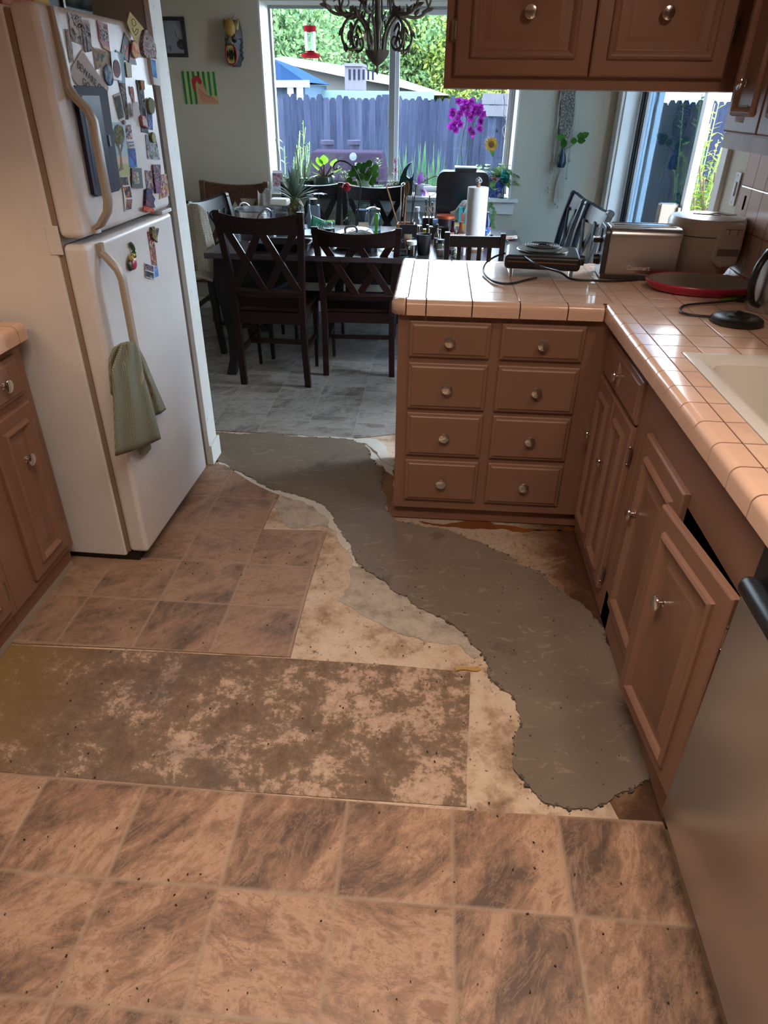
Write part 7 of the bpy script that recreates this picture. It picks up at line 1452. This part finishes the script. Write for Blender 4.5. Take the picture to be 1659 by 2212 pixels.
MB().box(-LT-.032, -LT+.004, -.028, .012, .125, .143).build('lever', M_black, ts, bevel=.004); MB().box(-LT-.030, -LT-.006, -.022, .008, .136, .146).build('lever_trim', M_chrome, ts, bevel=.002)
MB().lathe([(.020, 0), (.017, -.022), (.001, -.024)], (-LT+.002, -.005, .060), 20, 'x').build('dial', M_black, ts, smooth=True)
b = MB(); b.box(-LT-.002, -LT+.003, -.006, .0, .09, .175); b.build('lever_slot', M_black, ts)
for z in (.078, .09): MB().cyl((-LT-.002, .035, z), .004, .005, 10, 'x').build('button', M_chrome, ts)
text('Cuisinart', .024, mat('etched', hx('dcd8d2'), .5), ts, Tr(-.0, -DT-.0004, .046) @ FR)
# rice cooker
rc = T('rice_cooker', 'cream white rice cooker with a domed lid and front latch panel beside the wall', 'rice cooker', (1.066, 2.965, CZ), .0); rc.scale = (1.17, 1.12, 1.08); M_rc = mat('cream_plastic', hx('c9bcae'), .35, var=.03)
MB().lathe([(.001, .004), (.085, .004), (.095, .012), (.118, .06), (.126, .11), (.125, .145)], (0,0,0), 48).build('body', M_rc, rc, smooth=True); MB().lathe([(.1245, .148), (.124, .19), (.117, .202), (.100, .206), (.001, .209)], (0,0,0), 48).build('lid', M_rc, rc, smooth=True)
MB().cyl((0,0,.145), .121, .004, 40).build('seam', M_black, rc); b = MB(); b.prism([(.0, .195), (.085, .195), (.088, .12), (.084, .055), (.03, .045), (-.004, .07), (-.004, .12), (.0, .13)], -.128, -.08, 'y'); b.build('front_panel', M_rc, rc, bevel=.010, seg=3)
b = MB(); b.box(.018, .078, -.1305, -.128, .140, .178); b.build('latch', M_rc, rc, bevel=.004); b = MB(); b.box(.022, .074, -.1312, -.1302, .176, .1775); b.box(.034, .0355, -.1312, -.1302, .158, .176); b.box(.060, .0615, -.1312, -.1302, .158, .176); b.build('latch_lines', M_black, rc)
MB().box(.012, .080, -.1295, -.128, .088, .112).build('display', mat('display_grey', hx('7c6f68'), .3, var=.2), rc); MB().box(-.0, .03, -.03, -.015, .2085, .2105).build('steam_vent', mat('vent_grey', hx('8e857c'), .4), rc, bevel=.003)
for sx in (-.05, .05): MB().cyl((sx, -.05, 0), .012, .006, 12).build('foot', M_rc, rc)
rs = T('rice_paddle_cord', 'thin cream cord curled on top of the rice cooker lid', 'cord', (1.06, 2.95, CZ+.228)); MB().tube([(-.07, -.03, .004), (-.02, -.05, .004), (.02, -.03, .006), (.05, -.06, .004), (.09, -.04, .004)], .0028, 6).build('cord', M_rc, rs, smooth=True)
# pink-rimmed griddle pan
gx, gy = .99, 2.665; gp = T('griddle_pan', 'large oval grey griddle with a bright pink-red rim tilted on the counter', 'griddle', (gx, gy, CZ), .02); gp.rotation_euler = (.035, 0, -.10)
MB().lathe([(.001, .006), (.80, .006), (.93, .016), (1.0, .030), (1.02, .032), (1.0, .036), (.92, .022), (.78, .012), (.001, .012)], (0,0,0), 56, sx=.190, sy=.118).build('pan', mat('griddle_grey', hx('7e756c'), .45, var=.12), gp, smooth=True)
for m_ in [gp]: pass
b = MB(); b.lathe([(.84, .001), (.96, .010), (1.045, .029), (1.050, .034), (1.025, .038), (1.0, .0335), (.94, .0145), (.84, .004)], (0,0,0), 56, sx=.190, sy=.118); b.build('rim', mat('pink_red', hx('b02a48'), .3), gp, smooth=True)
b = MB(); rgc = random.Random(13)
for k in range(22): b.ball((rgc.gauss(0, .06), rgc.gauss(-.01, .03), .0135), rgc.uniform(.001, .0032), 6)
tag(b.build('crumbs', mat('crumbs_tan', hx('a88a6a'), .9), gp), kind='stuff')
_m = MB().tube([W_(1448, 590), W_(1468, 583), W_(1500, 576, .015), W_(1530, 578, .02), W_(1555, 590, .01), W_(1520, 592, .01), W_(1480, 584, .012), W_(1462, 590)], .004, 8); attach(_m.build('cord', M_cordb, None, smooth=True), rc)
# kettle base, kettle with handle, cord
kx, ky = fl(1592, 689, CZ+.012)[:2]; kb = T('kettle_base', 'round black electric kettle base lying on the counter above the sink', 'kettle base', (kx, ky, CZ)); MB().lathe([(.001, .0), (.076, .0), (.080, .004), (.079, .014), (.070, .020), (.035, .022), (.034, .026), (.012, .027), (.012, .036), (.007, .038), (.001, .038)], (0,0,0), 40).build('base', mat('kettle_black', (.012, .012, .013), .35), kb, smooth=True)
_m = MB().tube([W_(1534, 684), W_(1490, 680), W_(1470, 672), W_(1478, 660, .008), W_(1520, 655, .008), W_(1580, 650, .012), W_(1625, 640, .02), W_(1659, 632, .03)], .0042, 8); attach(_m.build('cord', M_cordb, None, smooth=True), kb)
kt_ = T('electric_kettle', 'stainless kettle with a tall black loop handle cut off by the right edge', 'kettle', (1.135, 2.42, CZ)); MB().lathe([(.001, 0), (.068, 0), (.070, .012), (.068, .10), (.058, .17), (.050, .19), (.001, .195)], (0,0,0), 36).build('body', M_steel, kt_, smooth=True)
MB().tube([(-.05, -.045, .022), (-.080, -.06, .040), (-.100, -.07, .095), (-.092, -.066, .155), (-.06, -.045, .195), (-.03, -.02, .205)], [.011, .012, .013, .013, .012, .010], 12, .7).build('handle', M_black, kt_, smooth=True)
lf = T('green_leaf', 'yellow-green leaf lying on the counter under the edge of the griddle', 'leaf', fl(1590, 650, CZ)); b = MB(); b.leaf((-.06, 0, .003), (1, .1, 0), .15, .05, 0, n=8); b.build('blade', G2, lf, smooth=True, solid=.0008)
# switches
for nm, lab, (px, py), (hy, hz) in (('light_switch', 'white rocker light switch on the strip of wall beside the open door', (1590, 408), (.028, .062)), ('power_outlet', 'white wall outlet between the light switch and the tiled backsplash', (1613, 438), (.020, .045))):
    p = at(px, py, 'x', XR-.002); t = T(nm, lab, 'switch' if nm[0] == 'l' else 'outlet', (XR-.001, p.y, p.z), -PI/2)
    MB().box(-hy, hy, -.006, 0, -hz, hz).build('plate', mat('switch_white', hx('c4c2be'), .4), t, bevel=.002); MB().box(-.011, .011, -.011, -.006, -.026, .026).build('rocker' if nm[0] == 'l' else 'socket', mat('switch_white2', hx('d0cecb'), .35), t, bevel=.001)
    for z in (-hz+.012, hz-.012): MB().cyl((0, -.0075, z), .003, .002, 8, 'y').build('screw', M_nickel, t)
